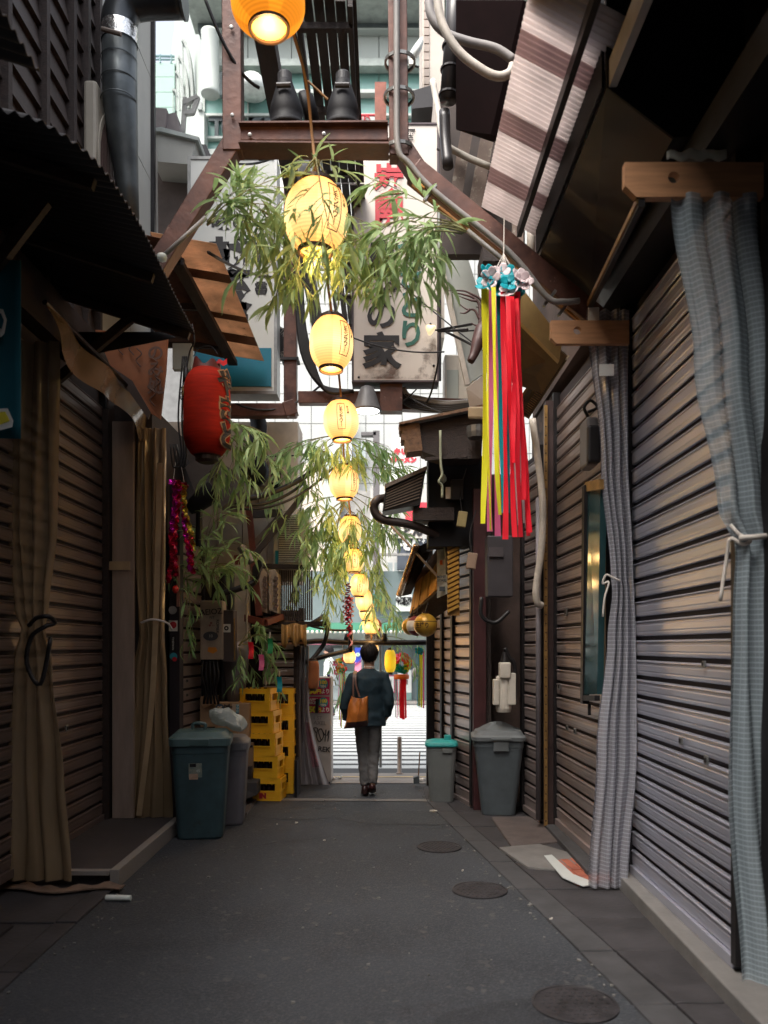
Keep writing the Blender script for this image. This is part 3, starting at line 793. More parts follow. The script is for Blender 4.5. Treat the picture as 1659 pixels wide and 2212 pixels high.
o = MB().grid(lambda u, v: V((-2.75 + u * .92 , 5.62 + .05 * math.sin(u * 9) - v * .12, .035 + .012 * math.sin(u * 31) * (1 - v))), 24, 3).build('plastic_hem', M('dirty_vinyl', (.22, .15, .11), .4, var=.4, scale=8), solid=.01)
tag(o, 'crumpled dirty vinyl hem on the ground at the foot of the near amber curtain', 'plastic sheet')
rm = thing('ramp_plate', 'ribbed metal ramp plate behind the large teal bin', 'ramp', G(525, 1742, 0))
MB().prism([G(490, 1757, .02), G(533, 1757, .02), G(556, 1724, .02), G(515, 1724, .02)], (0, 0, -.02)).build('plate', M('ramp_grey', (.16, .145, .14), .5, .4, var=.25), rm)
b = MB()
for k in range(9):
    x = 495 + k * 4.6
    b.bar(G(x, 1756, .024), G(x + 21, 1725, .024), .008, .006)
b.build('ribs', M('ramp_grey', (.16, .145, .14)), rm, kind='stuff')
o = MB().prism([P(497, 1690, 8.5), P(555, 1690, 8.6), P(555, 1718, 8.6), P(500, 1738, 8.4)], (0, .5, 0)).build('kerb_block', concrete, bevel=.01)
tag(o, 'sloping concrete kerb block between teal bin and yellow crates', 'kerb')

# ================================================================== curtains
def curtain(name, label, mat, rows, pleats, amp, Y0, slope=0.0, cat='curtain', nu=72, nv=60, group=None, skew=0.0, cloth_w=1.2):
    """rows: (z, x_left, x_right, y) from top to bottom"""
    t = thing(name, label, cat, (rows[-1][1], rows[-1][3], rows[-1][0]), group)
    zs = [r[0] for r in rows]
    def at(v):
        z = zs[0] + (zs[-1] - zs[0]) * v
        for a, c in zip(rows, rows[1:]):
            if c[0] <= z <= a[0] + 1e-6:
                k = (a[0] - z) / max(1e-6, a[0] - c[0])
                k = k * k * (3 - 2 * k)
                return z, a[1] + (c[1] - a[1]) * k, a[2] + (c[2] - a[2]) * k, a[3] + (c[3] - a[3]) * k
        r = rows[-1]
        return z, r[1], r[2], r[3]
    def fn(u, v):
        z, xl, xr, y = at(v)
        w = xr - xl
        ph = 2 * PI * pleats * u + .7 * math.sin(v * 5) + 2.2 * noise.noise(V((u * 4, v * 2.5, Y0)))
        a = amp * (0.45 + 0.55 * min(1, cloth_w / max(w, .05) / 5))
        a *= .55 + .9 * abs(noise.noise(V((u * 3.1 + Y0, v * 1.3, 7))))
        return V((xl + w * (u + .018 * math.sin(ph * 1.0 + 1.0)), y + a * math.sin(ph) + .12 * a * math.sin(2.7 * ph + v * 3) + slope * (u - .5) + .012 * noise.noise(V((u * 9, v * 7, 3))), z))
    MB().grid(fn, nu, nv, uvs=lambda u, v: (u * cloth_w, v * (zs[0] - zs[-1]))).build('sheet', mat, t, smooth=True)
    return t
g1 = 'clear reinforced vinyl curtains'
c1 = curtain('vinyl_curtain', 'clear grid-reinforced vinyl curtain at the near right edge, tied with cord', vinyl_a,
        [(3.90, 1.38, 1.80, 3.86), (3.1, 1.50, 1.88, 3.87), (2.4, 1.62, 1.93, 3.88), (2.20, 1.71, 1.93, 3.88), (1.9, 1.69, 1.98, 3.88), (1.0, 1.66, 2.06, 3.87), (.05, 1.72, 2.05, 3.84)], 3, .055, 1, group=g1)
kn = P(1600, 1165, 3.88)
MB().tube(spline([kn + V((-.05, 0, .07)), kn + V((-.02, -.03, .02)), kn + V((.03, -.04, -.01)), kn + V((-.01, -.04, -.03)), kn + V((-.06, -.02, .0)), kn + V((-.07, 0, -.10)), kn + V((-.10, 0, -.3))], 5), .009, 6).build('tie_cord', cord_m, c1, smooth=True)
MB().tube([kn + V((-.03, -.05, 0)), kn + V((.02, -.065, 0)), kn + V((.12, -.05, .01))], .014, 6).build('tie_band', cord_m, c1, smooth=True)
c2 = curtain('vinyl_curtain', 'grey grid-reinforced vinyl curtain hanging beside the dark glass panel, tied lower', vinyl_b,
        [(4.08, 1.42, 1.72, 5.62), (3.0, 1.52, 1.72, 5.62), (2.22, 1.59, 1.74, 5.60), (2.1, 1.60, 1.75, 5.60), (1.8, 1.57, 1.76, 5.60), (1.0, 1.48, 1.76, 5.58), (.03, 1.42, 1.70, 5.58)], 4, .04, 2, group=g1)
kn = P(1322, 1255, 5.58)
MB().tube(spline([kn + V((.06, 0, 0)), kn + V((0, -.03, .02)), kn + V((-.05, -.03, .04)), kn + V((-.07, -.02, -.02)), kn + V((-.03, -.03, -.01)), kn + V((-.06, -.03, -.12)), kn + V((-.07, -.02, -.25))], 5), .007, 6).build('tie_cord', cord_m, c2, smooth=True)
MB().box(1.425, 1.50, 5.57, 5.585, 3.98, 4.08).build('hem_tab', cream_pl, c2)
MB().box(1.50, 1.60, 5.56, 5.57, 3.60, 3.68).build('paper_tag', white_ink, c2)
ga = 'amber vinyl curtains on the left'
ca = curtain('amber_curtain', 'amber vinyl curtain at the near left, tied at the middle and flaring below', amber,
        [(3.85, -2.72, -2.28, 5.6), (2.6, -2.68, -2.30, 5.6), (1.95, -2.60, -2.36, 5.6), (1.85, -2.55, -2.38, 5.6), (1.6, -2.62, -2.32, 5.6), (.8, -2.70, -2.24, 5.6), (.08, -2.68, -2.18, 5.58)], 4, .05, 3, group=ga)
kn = P(100, 1345, 5.5)
MB().tube(spline([kn + V((-.12, 0, -.02)), kn + V((-.05, -.04, .03)), kn + V((.03, -.03, .04)), kn + V((.05, .02, .0)), kn + V((0, -.03, -.03)), kn + V((-.09, -.03, -.1)), kn + V((-.12, -.03, -.28)), kn + V((-.02, -.05, -.42)), kn + V((.05, -.04, -.1))], 5), .016, 7).build('tie_strap', steel_black, ca, smooth=True)
cb = curtain('amber_curtain', 'amber vinyl curtain with a pale strap, farther along beside the teal bin', amber,
        [(3.75, -2.34, -2.04, 7.46), (2.6, -2.33, -2.05, 7.46), (1.95, -2.30, -2.06, 7.46), (1.85, -2.29, -2.06, 7.46), (1.4, -2.36, -2.03, 7.46), (.12, -2.52, -1.98, 7.46)], 4, .045, 4, group=ga)
MB().tube(spline([P(305, 1345, 7.35), P(330, 1338, 7.32), P(360, 1345, 7.35), P(372, 1360, 7.4)], 5), .01, 6).build('tie_cord', cord_m, cb, smooth=True)
b = MB()
sp = spline([P(345, 1000, 7.38), P(337, 1330, 7.36), P(325, 1550, 7.35), P(300, 1762, 7.34)], 6)
b.add([q + V((dx, 0, 0)) for q in sp for dx in (-.025, .025)], [(2 * i, 2 * i + 1, 2 * i + 3, 2 * i + 2) for i in range(len(sp) - 1)])
b.build('strap', M('pale_strap', (.40, .29, .17), .5), cb, solid=.004)
va = thing('amber_valance', 'glossy amber vinyl valance sagging under the dark awning', 'valance', (-2.25, 6.6, 3.7), )
def vf(u, v):
    Y = 5.3 + 2.5 * u
    return V((-2.24 + .03 * math.sin(u * 17 + v * 3) + .10 * v * (1 - u), Y, 3.98 - .02 * math.sin(u * PI) - v * (.30 + .05 * math.sin(u * 9))))
MB().grid(vf, 40, 8).build('sheet', amber, va, smooth=True)
MB().tube([(-2.25, 5.3, 4.0), (-2.25, 7.8, 4.0)], .018, 8).build('rail', steel_black, va)
o = MB().box(-2.52, -2.32, 7.40, 7.45, .12, 3.8).build('door_board', M('beige_board', (.30, .23, .19), .7, var=.2, scale=3, streak=(4, 4, .6)), bevel=.006)
tag(o, 'tall beige board standing between left shutter and second amber curtain', 'board')
tp = thing('door_frame', 'dark wooden door frame at the end of the left shutter', 'door frame', (-2.5, 7.4, .12))
MB().box(-2.60, -2.54, 7.36, 7.41, .12, 3.9).build('jamb', wood_dark, tp)
MB().box(-2.55, -2.35, 7.385, 7.40, 2.42, 2.50).build('tape_strip', M('pale_strap', (.40, .29, .17)), tp)

# ================================================================== awnings
def corrug(path_out, path_in, pitch, amp, mat, name, parent, sagf=None, thick=.004, nv=3):
    """corrugated sheet between an eave line and a wall line (equal point counts)"""
    L = sum((V(a) - V(b)).length for a, b in zip(path_out, path_out[1:]))
    n = max(8, int(L / pitch * 6))
    def along(path, u):
        seg = [(V(a) - V(b)).length for a, b in zip(path, path[1:])]
        d = u * sum(seg)
        for (a, c), s_ in zip(zip(path, path[1:]), seg):
            if d <= s_ + 1e-9: return V(a).lerp(V(c), d / max(s_, 1e-9))
            d -= s_
        return V(path[-1])
    def fn(u, v):
        p = along(path_out, u).lerp(along(path_in, u), v)
        p = p + V((0, 0, amp * math.sin(u * L / pitch * 2 * PI)))
        if sagf: p = p + V((0, 0, sagf(u, v)))
        return p
    return MB().grid(fn, n, nv).build(name, mat, parent, smooth=True, solid=thick)
aw = thing('corrugated_awning', 'black corrugated awning curving over the near left shutter', 'awning', (-2.6, 5, 4.4), 'corrugated awnings')
eave = spline([(-2.45, 3.52, 4.36), (-2.05, 3.68, 4.27), (-1.83, 3.8, 4.27), (-1.66, 3.90, 4.27), (-1.50, 4.15, 4.24), (-1.45, 4.6, 4.22), (-1.46, 5.1, 4.22), (-1.50, 5.8, 4.23), (-1.53, 6.47, 4.25)], 5)
inner = [(-2.72, 3.4 + (6.55 - 3.4) * i / (len(eave) - 1), 4.62) for i in range(len(eave))]
corrug(eave, inner, .062, .013, black_sheet, 'sheet', aw)
corrug([(-1.6, -4.98, 4.3), (-1.55, 3.6, 4.3)], [(-2.72, -4.98, 4.62), (-2.72, 3.5, 4.62)], .075, .013, black_sheet, 'sheet', aw)  # awning carried on behind the camera to darken the near alley
for y in (4.3, 5.4, 6.4):
    MB().bar((-2.68, y, 4.56), (-1.56, y, 4.20), .04, .06).build('rafter', wood_dark, aw)
MB().bar((-2.66, 4.6, 3.35), (-1.95, 4.6, 4.28), .05, .07).build('brace', wood_dark, aw)
MB().bar((-2.66, 6.3, 3.75), (-2.0, 6.3, 4.30), .05, .07).build('brace', wood_dark, aw)
MB().grid(lambda u, v: V((-2.7 + u * 1.0, 6.52 - .01 * v, 4.28 - v * (.05 + .2 * (1 - u)))), 8, 2).build('end_flap', black_sheet, aw, solid=.006)
aw2 = thing('corrugated_awning', 'tan and brown corrugated awning with torn eave beyond the black one', 'awning', (-2.2, 7.8, 4.9), 'corrugated awnings')
ylim = [6.66, 7.15, 7.30, 7.95, 8.08, 8.40, 8.62, 9.0]
mats2 = [tan_sheet, brown_sheet, tan_sheet, brown_sheet, tan_sheet, brown_sheet, tan_sheet]
for k, (a, c) in enumerate(zip(ylim, ylim[1:])):
    xe = lambda y: -1.40 + .02 * (y - 6.6)
    corrug([(xe(a), a + .002, 5.0 + .06 * (7.8 - a)), (xe(c), c - .002, 5.0 + .06 * (7.8 - c))], [(-1.95, a + .002, 5.10 + .06 * (7.8 - a)), (-1.95, c - .002, 5.10 + .06 * (7.8 - c))], .03, .006, mats2[k], 'sheet', aw2)
    corrug([(-1.80, a + .002, 5.03 + .06 * (7.8 - a)), (-1.80, c - .002, 5.03 + .06 * (7.8 - c))], [(-2.5, a + .002, 5.2 + .06 * (7.8 - a)), (-2.5, c - .002, 5.2 + .06 * (7.8 - c))], .03, .006, brown_sheet, 'lower_sheet', aw2)
MB().bar((-1.78, 6.6, 5.02), (-1.70, 9.0, 4.90), .10, .05).build('purlin', wood_dark, aw2)
for y in (6.8, 7.7, 8.7):
    MB().bar((-2.55, y, 5.0), (-1.7, y, 4.98), .04, .06).build('rafter', wood_dark, aw2)
# right: clear corrugated canopy and lacquered hood
cn = thing('corrugated_canopy', 'pinkish clear corrugated canopy with brown bands over the right shop', 'canopy', (1.2, 5, 4.8), 'corrugated awnings')
yl = [3.9, 4.28, 4.47, 4.92, 5.12, 5.52, 5.68, 6.02]
brown_clear = make_translucent(M('brown_clear_sheet', (.46, .36, .355), .4, var=.15), .7)
for k, (a, c) in enumerate(zip(yl, yl[1:])):
    corrug([(.735, a + .001, 5.03), (.735, c - .001, 5.03)], [(1.20, a + .001, 4.78), (1.20, c - .001, 4.78)], .042, .008, pink_sheet if k % 2 == 0 else brown_clear, 'sheet', cn)
MB().bar((1.02, 3.2, 4.84), (1.02, 6.03, 4.84), .035, .075).build('purlin', steel_black, cn)
MB().box(1.16, 1.20, 3.2, 6.0, 4.60, 4.74).build('edge_strip', M('mint_strip', (.42, .40, .38), .5), cn)
hd = thing('shop_hood', 'black hood with glossy lacquered slanting underside above the near right shutter', 'hood', (1.5, 5, 4.4))
MB().prism([(1.15, 4.13, 4.6), (1.15, 5.92, 4.6), (1.52, 5.92, 4.28), (1.49, 4.13, 4.34)], (0.008, 0, .02)).build('soffit', glossy_hood, hd)
MB().prism([(1.15, 4.12, 4.6), (1.495, 4.12, 4.34), (1.72, 4.12, 4.36), (2.4, 4.12, 4.3), (2.4, 4.12, 7.5), (1.13, 4.12, 7.5)], (0, .03, 0)).build('end_panel', hood_black, hd)
MB().box(1.13, 1.145, 4.15, 5.95, 4.62, 6.5).build('fascia', hood_black, hd)
MB().box(1.5, 1.9, 4.15, 5.92, 4.36, 4.44).build('back_panel', hood_black, hd)
b = MB().box(.74, 2.4, -4.99, 4.118, 5.06, 5.10)
b.build('roof_sheet', black_sheet, hd)  # unseen sheet added overhead to keep sky light off the near alley
rl = thing('curtain_rail', 'brass-edged curtain rail running between the two pale wooden brackets', 'rail', (1.3, 4.8, 4))
MB().bar((1.245, 3.86, 3.86), (1.445, 5.6, 4.10), .03, .035).build('track', steel_black, rl)
MB().bar((1.225, 3.86, 3.875), (1.425, 5.6, 4.115), .008, .03).build('brass_edge', brass_strip, rl)
def bracket(label, x0, x1, y, z0, z1, chx):
    t = thing('wood_bracket', label, 'bracket', ((x0 + x1) / 2, y, z0), 'pale wooden brackets')
    n = 20
    hc = V((x0 + .17 * (x1 - x0) / .5, y, (z0 + z1) / 2 + .01))
    r = .028
    ring = [(hc.x + r * math.cos(-k * 2 * PI / n), y, hc.z + r * math.sin(-k * 2 * PI / n)) for k in range(n)]
    outer = [(x0, y, z1), (x1, y, z1), (x1, y, z0), (x0 + chx, y, z0), (x0, y, z0 + chx)]
    bm = bmesh.new()
    def loop(pts): 
        vs = [bm.verts.new(p) for p in pts]
        return [bm.edges.new((vs[i], vs[(i + 1) % len(vs)])) for i in range(len(vs))]
    es = loop(outer) + loop(ring)
    bmesh.ops.triangle_fill(bm, edges=es, use_beauty=True)
    # drop faces in the hole
    for f in [f for f in bm.faces if (f.calc_center_median() - hc).length < r * .7]: bm.faces.remove(f)
    ex = bmesh.ops.extrude_face_region(bm, geom=list(bm.faces))
    bmesh.ops.translate(bm, verts=[v for v in ex['geom'] if isinstance(v, bmesh.types.BMVert)], vec=(0, .045, 0))
    bmesh.ops.recalc_face_normals(bm, faces=bm.faces)
    for v in bm.verts: v.co -= BASE[t.name]
    me = bpy.data.meshes.new('board'); bm.to_mesh(me); bm.free()
    put(me, 'board', wood_pale, t, BASE[t.name])
    return t
p = P(1350, 425, 3.85); q = P(1607, 350, 3.85)
bracket('larger pale wooden bracket with a round hole above the near clear curtain', p.x, q.x + .12, 3.85, p.z, q.z, .055)
p = P(1190, 742, 5.55); q = P(1266, 692, 5.55)
bracket('smaller pale wooden bracket with a round hole above the second clear curtain', p.x, q.x + .3, 5.55, p.z, q.z, .04)
bp2 = thing('plastic_bundle', 'rolled clear plastic bundle resting on the larger wooden bracket', 'bundle', P(1520, 345, 3.95))
MB().grid(lambda u, v: P(1440 + 130 * u, 345 - 28 * math.sin(v * PI) * (.6 + .4 * u) - 4 * math.sin(u * 20), 3.9 + .1 * v), 16, 6).build('sheet', plastic_bag, bp2, smooth=True, solid=.003)
# dark fittings at the right edge
o = MB().box(1.83, 1.90, 3.80, 3.88, 0, 6.2).build('door_post', steel_black)
tag(o, 'black steel post at the far right edge beside the clear curtain', 'post')
o = MB().box(1.865, 1.92, 3.72, 3.78, 2.6, 6).build('banner_edge', teal_cloth)
tag(o, 'edge of a dark teal banner at the right margin', 'banner')

# ================================================================== steel gate frames over the alley
def ibeam(b, p0, p1, w, h, up=(0, 1, 0)):
    """channel-like beam: web plus two flanges"""
    p0, p1 = V(p0), V(p1)
    b.bar(p0, p1, w, h, up)
fr = thing('steel_gate_frame', 'near rusty steel frame with two posts, crossbeam and diagonal braces', 'steel frame', (-.5, 5.7, 4.2), 'rusty steel frames over the alley')
def fb(name, a, c, Y, w, dep=.13, mat=rust):
    p0, p1 = P(*a, Y), P(*c, Y)
    return MB().bar(p0, p1, w, dep, (0, 1, 0)).build(name, mat, fr_now, bevel=.006)
fr_now = fr
fb('post', (502, -120), (505, 335), 5.7, .135)
fb('post', (857, -120), (862, 345), 5.7, .135)
fb('crossbeam', (523, 300), (838, 300), 5.7, .10)
MB().bar(P(520, 324, 5.66), P(840, 327, 5.66), .012, .20, (0, 1, 0)).build('lower_flange', rust, fr)
MB().bar(P(520, 281, 5.68), P(838, 279, 5.68), .012, .18, (0, 1, 0)).build('upper_flange', rust, fr)
fb('brace', (514, 300), (338, 585), 5.71, .135)
fb('brace', (852, 300), (905, 380), 5.71, .135)
fb('brace', (893, 370), (1285, 690), 5.7, .15)
MB().bar(P(890, 400, 5.64), P(1275, 712, 5.64), .015, .02, (0, 1, 0)).build('brace_edge', M('orange_rust', (.38, .16, .03), .6, var=.4, scale=9), fr)
for (x, y) in ((862, 210), (862, 325), (864, 135)):
    c = P(x, y, 5.7)
    MB().lathe(c, [(.10, -.012), (.112, -.012), (.112, .012), (.10, .012)], 16, cap=False).build('pipe_clamp', steel_grey, fr)
for (x, y) in ((932, 412), (1190, 640), (1222, 660)):
    MB().bar(P(x + 10, y - 12, 5.6), P(x - 16, y + 22, 5.6), .02, .03, (0, 1, 0)).build('pipe_clamp', steel_grey, fr)
for (x, y) in ((540, 292), (700, 290), (820, 315), (500, 60), (502, 250), (860, 60)):
    MB().lathe(P(x, y, 5.62), [(.014, 0), (.014, .012), (.001, .014)], 6, Matrix.Rotation(PI / 2, 4, 'X')).build('bolt', steel_grey, fr)
MB().obox(P(912, 399, 5.62), (.05, .02, .035), Matrix.Rotation(.5, 4, 'Y')).build('orange_tag', M('orange_tag', (.6, .25, .03), .5), fr)
cp = thing('conduit_pipe', 'grey conduit running down the right post and along its diagonal brace', 'conduit', P(858, 100, 5.6))
MB().tube(spline([P(857, -100, 5.57), P(857, 200, 5.57), P(860, 320, 5.56), P(885, 355, 5.56), P(940, 415, 5.56), P(1100, 545, 5.56), P(1180, 640, 5.56), P(1215, 652, 5.56), P(1250, 650, 5.6)], 6), .022, 8).build('pipe', pvc_grey, cp, smooth=True)
MB().tube([P(1010, 498, 5.58), P(1085, 560, 5.58), P(1135, 605, 5.58)], .017, 8).build('bamboo_holder', pvc_grey, cp, smooth=True)
MB().tube([P(345, 560, 5.58), P(445, 470, 5.58)], .017, 8).build('bamboo_holder', pvc_grey, cp, smooth=True)
MB().lathe(P(350, 556, 5.5), [(.001, -.035), (.03, -.02), (.036, 0), (.03, .02), (.001, .035)], 12).build('clear_cap', plastic_bag, cp, smooth=True)
fr2 = thing('steel_gate_frame', 'farther rusty steel frame with low elbows under the hanging signboards', 'steel frame', (-.5, 8.8, 4.2), 'rusty steel frames over the alley')
fr_now = fr2
fb('post', (628, 330), (628, 900), 8.8, .14)
fb('post', (840, 330), (840, 880), 8.85, .14)
fb('crossbeam', (645, 861), (830, 861), 8.8, .13)
fb('lower_beam', (470, 888), (640, 888), 8.75, .14)
fb('elbow_beam', (818, 872), (1060, 880), 8.9, .14)
fb('elbow', (640, 880), (615, 888), 8.74, .16)
for (x, y) in ((628, 500), (628, 655), (628, 780)):
    MB().obox(P(x, y, 8.8), (.19, .18, .03)).build('pipe_clamp', steel_black, fr2)
# overhead cable tray and pole
tr = thing('overhead_tray', 'dark wooden slatted tray running overhead along the alley', 'tray', (-.45, 9, 6.5))
for sx in (-.2, .2):
    MB().bar((-.45 + sx, 5.9, 6.5), (-.50 + sx, 13.5, 6.5), .035, .12).build('side_rail', wood_dark, tr)
for k in range(5):
    for y0_, y1_ in ((5.92, 8.3), (8.31, 10.9), (10.92, 13.5)):
        xk = -.61 + k * .083 + random.uniform(-.003, .003)
        MB().box(xk, xk + .074, y0_ + random.uniform(0, .05), y1_, 6.53, 6.55).build('board', wood_dark, tr)
for k in range(8):
    MB().bar((-.66, 6.1 + k * .95, 6.44), (-.24, 6.1 + k * .95, 6.44), .05, .05).build('crossbar', wood_dark, tr)
o = MB().bar((-.92, 5.9, 6.45), (-.98, 12, 6.45), .15, .15).build('overhead_pole', wood_dark)
tag(o, 'dark wooden pole running overhead beside the slatted tray', 'pole')
# black downlights on the crossbeam
def spot(x, Y, tilt, lab):
    c = P(x, 285, Y)
    t = thing('spotlight', lab, 'spotlight', c, 'black spotlights on the crossbeam')
    R = Matrix.Rotation(tilt, 4, 'Y')
    k = Y / F
    MB().lathe(c, [(40 * k, 0), (43 * k, 4 * k), (39 * k, 12 * k), (35 * k, 18 * k), (35 * k, 32 * k), (36 * k, 40 * k), (32 * k, 58 * k), (25 * k, 80 * k), (18 * k, 100 * k), (16 * k, 108 * k)], 24, R).build('shade', hood_black, t, smooth=True)
    MB().lathe(c + R.to_3x3() @ V((0, 0, 90 * k)), [(14.5 * k, 0), (15.5 * k, 3 * k), (15.5 * k, 34 * k), (14 * k, 36 * k)], 20, R).build('housing', M('spot_grey', (.045, .045, .048), .45), t, smooth=False)
    MB().bar(c + R.to_3x3() @ V((0, -.09, 60 * k)), c + V((0.0, -.10, 5 * k)), .03, .012).build('bracket', M('spot_grey', ()), t)
    MB().tube([c + R.to_3x3() @ V((-.05, -.11, 78 * k)), c + R.to_3x3() @ V((.05, -.11, 78 * k))], .018, 8).build('pivot', M('spot_grey', ()), t)
    return t
spot(620, 5.74, -.04, 'left black spotlight tilted on the crossbeam between the posts')
spot(741, 5.74, 0.0, 'right black spotlight standing upright on the crossbeam')
bk = thing('spotlight', 'third black spotlight seen edge-on behind the left one on the crossbeam', 'spotlight', P(655, 250, 5.95), 'black spotlights on the crossbeam')
MB().lathe(P(655, 245, 5.95), [(.13, 0), (.14, .015), (.14, .06), (.1, .1)], 24, Matrix.Rotation(1.3, 4, 'Y')).build('shade', hood_black, bk, smooth=True)
o = MB().obox(P(822, 232, 5.95), (.085, .03, .36)).build('rusty_plate', M('orange_plate', (.34, .12, .085), .6, var=.35, scale=8, wear=(.2, .05, .04)))
tag(o, 'orange rusty plate hanging behind the right post', 'plate')
pl = thing('pendant_lamp', 'grey conical lamp with lit white bulb under the cream signboard', 'lamp', P(793, 840, 8.6))
MB().lathe(P(793, 888, 8.6), [(.16, 0), (.15, .02), (.09, .2), (.07, .25), (.03, .27)], 24).build('shade', M('lamp_grey', (.16, .16, .165), .45), pl, smooth=True)
e = M('lit_bulb', (.95, .97, .92), emit=2.5)
MB().lathe(P(793, 888, 8.6), [(.145, .004), (.10, -.012), (.001, -.02)], 20).build('bulb', e, pl, smooth=True)

# ================================================================== lanterns
lan_warm = lantern_mat('lit_paper', (1.0, .34, .035), (1.0, .64, .27), .64)
lan_deep = lantern_mat('lit_paper_deep', (1.0, .27, .012), (1.0, .33, .020), .40)
LAN_INK = M('lantern_ink', (.05, .02, .01), .7)
LBLACK = M('lantern_ring', (.035, .018, .012), .55)
txt_l = 'レ\nモ\nン\nサ\nワ\n｜'
def lantern(x, ytop, ybot, rpx, Y, lab, mat=lan_warm, az=.75, group='lit yellow paper lanterns strung along the alley', words=txt_l, nrib=22):
    top, bot = P(x, ytop, Y), P(x, ybot, Y)
    hh = top.z - bot.z
    R = rpx / F * Y
    c = (top + bot) / 2
    t = thing('paper_lantern', lab, 'lantern', c, group)
    prof = []
    n = nrib * 2
    hb = hh * .90
    for i in range(n + 1):
        u = i / n
        a = (u - .5) * 2
        r = R * (1 - abs(a) ** 2.6 * .46) * (1 + (.010 if i % 2 else -.004))
        prof.append((r, (u - .5) * hb))
    shade = MB().lathe(c, prof, 32, cap=False).build('paper_shade', mat, t, smooth=True)
    rr = R * .56
    for s in (-1, 1):
        z = s * hb / 2
        MB().lathe(c + V((0, 0, z)), [(rr, -s * hh * .012), (rr * 1.02, 0), (rr, s * hh * .05), (rr * .86, s * hh * .05), (rr * .86, 0)], 28, cap=False).build('ring', LBLACK, t)
    MB().lathe(c + V((0, 0, -hb / 2)), [(rr * .84, -.002), (.001, -.002)], 20, cap=False).build('glow_disc', M('lit_bulb_warm', (1, .55, .12), emit=.4), t)
    if group:
        pd = bpy.data.lights.new('lantern_bulb', 'POINT')
        pd.energy = 3.0 * (R / .2) ** 2
        pd.color = (1.0, .58, .22)
        pd.shadow_soft_size = .05
        po = bpy.data.objects.new('lantern_bulb', pd)
        COL.objects.link(po); po.parent = t
        po.location = (0, 0, -hb / 2 - .07)
    MB().tube([c + V((-rr, 0, hb / 2)), c + V((-rr * .5, 0, hb / 2 + hh * .14)), c + V((0, 0, hb / 2 + hh * .17)), c + V((rr * .5, 0, hb / 2 + hh * .14)), c + V((rr, 0, hb / 2))], .004, 5).build('hanger', cable, t, smooth=True)
    tl = random.Random(int(x * 7 + ytop))
    t.rotation_euler = (tl.uniform(-.05, .05), tl.uniform(-.06, .06), 0)
    if words:
        sz = hb * .105
        vs, fs = text_data(words, 1.0, .0, .03, .82)
        sc = hb * .58 / 5.2
        def wrap(px_, pz_, off):
            a = px_ / R
            th = -PI / 2 + az + a
            uu = pz_ / hb + .5
            aa = (uu - .5) * 2
            r = R * (1 - abs(aa) ** 2.6 * .46) * 1.012 + off
            return c + V((r * math.cos(th), r * math.sin(th), pz_))
        MB().add([wrap(v.x * sc, v.y * sc + .0, .002) for v in vs], fs).build('lettering', LAN_INK, shade, recalc=False)
        b = MB()
        w, h_ = sc * .95, hb * .34
        for (xa, za, xb, zb) in ((-w, -h_, w, -h_), (-w, h_, w, h_), (-w, -h_, -w, h_), (w, -h_, w, h_)):
            pts = [wrap(xa + (xb - xa) * k / 8, za + (zb - za) * k / 8, .003) for k in range(9)]
            b.tube(pts, .0032, 4)
        b.build('label_frame', LAN_INK, shade)
        vs2, fs2 = text_data('特\n製\n檸\n檬', 1.0, .0, .03, .9)
        MB().add([wrap(v.x * sc * .55 + w * 1.75, v.y * sc * .55 + h_ * .45, .002) for v in vs2], fs2).build('small_lettering', LAN_INK, shade, recalc=False)
    return t
lantern(579, -52, 65, 79, 4.6, 'deep orange lantern cut by the top of the view, above the left post', lan_deep, words=None)
lantern(683, 392, 548, 68, 5.25, 'largest pale lantern half covered by bamboo leaves under the crossbeam', az=.72)
lantern(716, 683, 802, 47, 7.0, 'second large pale lantern hanging clear below the bamboo', az=.75)
lantern(737, 864, 953, 38, 8.4, 'third lantern with its label turned to the front', az=.05)
lantern(743, 1004, 1080, 32, 8.9, 'fourth lantern with three bamboo leaves over its top', az=.8)
lantern(756, 1113, 1178, 24.5, 9.2, 'fifth lantern with leaf shadows across its paper', az=.1)
lantern(763, 1184, 1238, 23, 9.45, 'sixth lantern behind dense hanging bamboo', az=.2)
lantern(776, 1238, 1290, 20, 9.6, 'seventh lantern above the overlapping pair', az=.1)
lantern(786, 1270, 1322, 18, 9.75, 'eighth lantern, nearer one of the overlapping pair', words=None)
lantern(792, 1296, 1342, 16, 9.9, 'ninth lantern, lower one of the overlapping pair', words=None)
lantern(801, 1332, 1371, 18, 10.05, 'tenth lantern just above the dark lintel pipe', az=0, words=None)
lantern(803, 1386, 1420, 15, 10.2, 'eleventh lantern directly behind the man\'s head', words=None)
lantern(755, 1404, 1434, 13.5, 10.1, 'small cream lantern left of the man\'s head', words=None, group=None)
# yellow cylindrical lantern, unlit gold ones, red one
def barrel(name, lab, x, y0, y1, r, Y, mat, capm=LBLACK, grp=None, sq=6.0, rim=.72):
    top, bot = P(x, y0, Y), P(x, y1, Y)
    c = (top + bot) / 2; hh = top.z - bot.z; R = r / F * Y
    t = thing(name, lab, 'lantern', c, grp)
    prof = []
    for i in range(41):
        a = (i / 40 - .5) * 2
        prof.append((R * (rim + (1 - rim) * (1 - abs(a) ** sq)) * (1 + .006 * (i % 2)), a * hh / 2))
    MB().lathe(c, prof, 28, cap=False).build('paper_shade', mat, t, smooth=True)
    MB().lathe(c + V((0, 0, hh / 2)), [(R * rim * .96, 0), (R * rim * .7, .012), (R * rim * .7, .03)], 20).build('cap', capm, t)
    MB().lathe(c - V((0, 0, hh / 2)), [(R * rim * .7, -.03), (R * rim * .7, -.012), (R * rim * .96, 0)], 20).build('base_ring', capm, t)
    return t
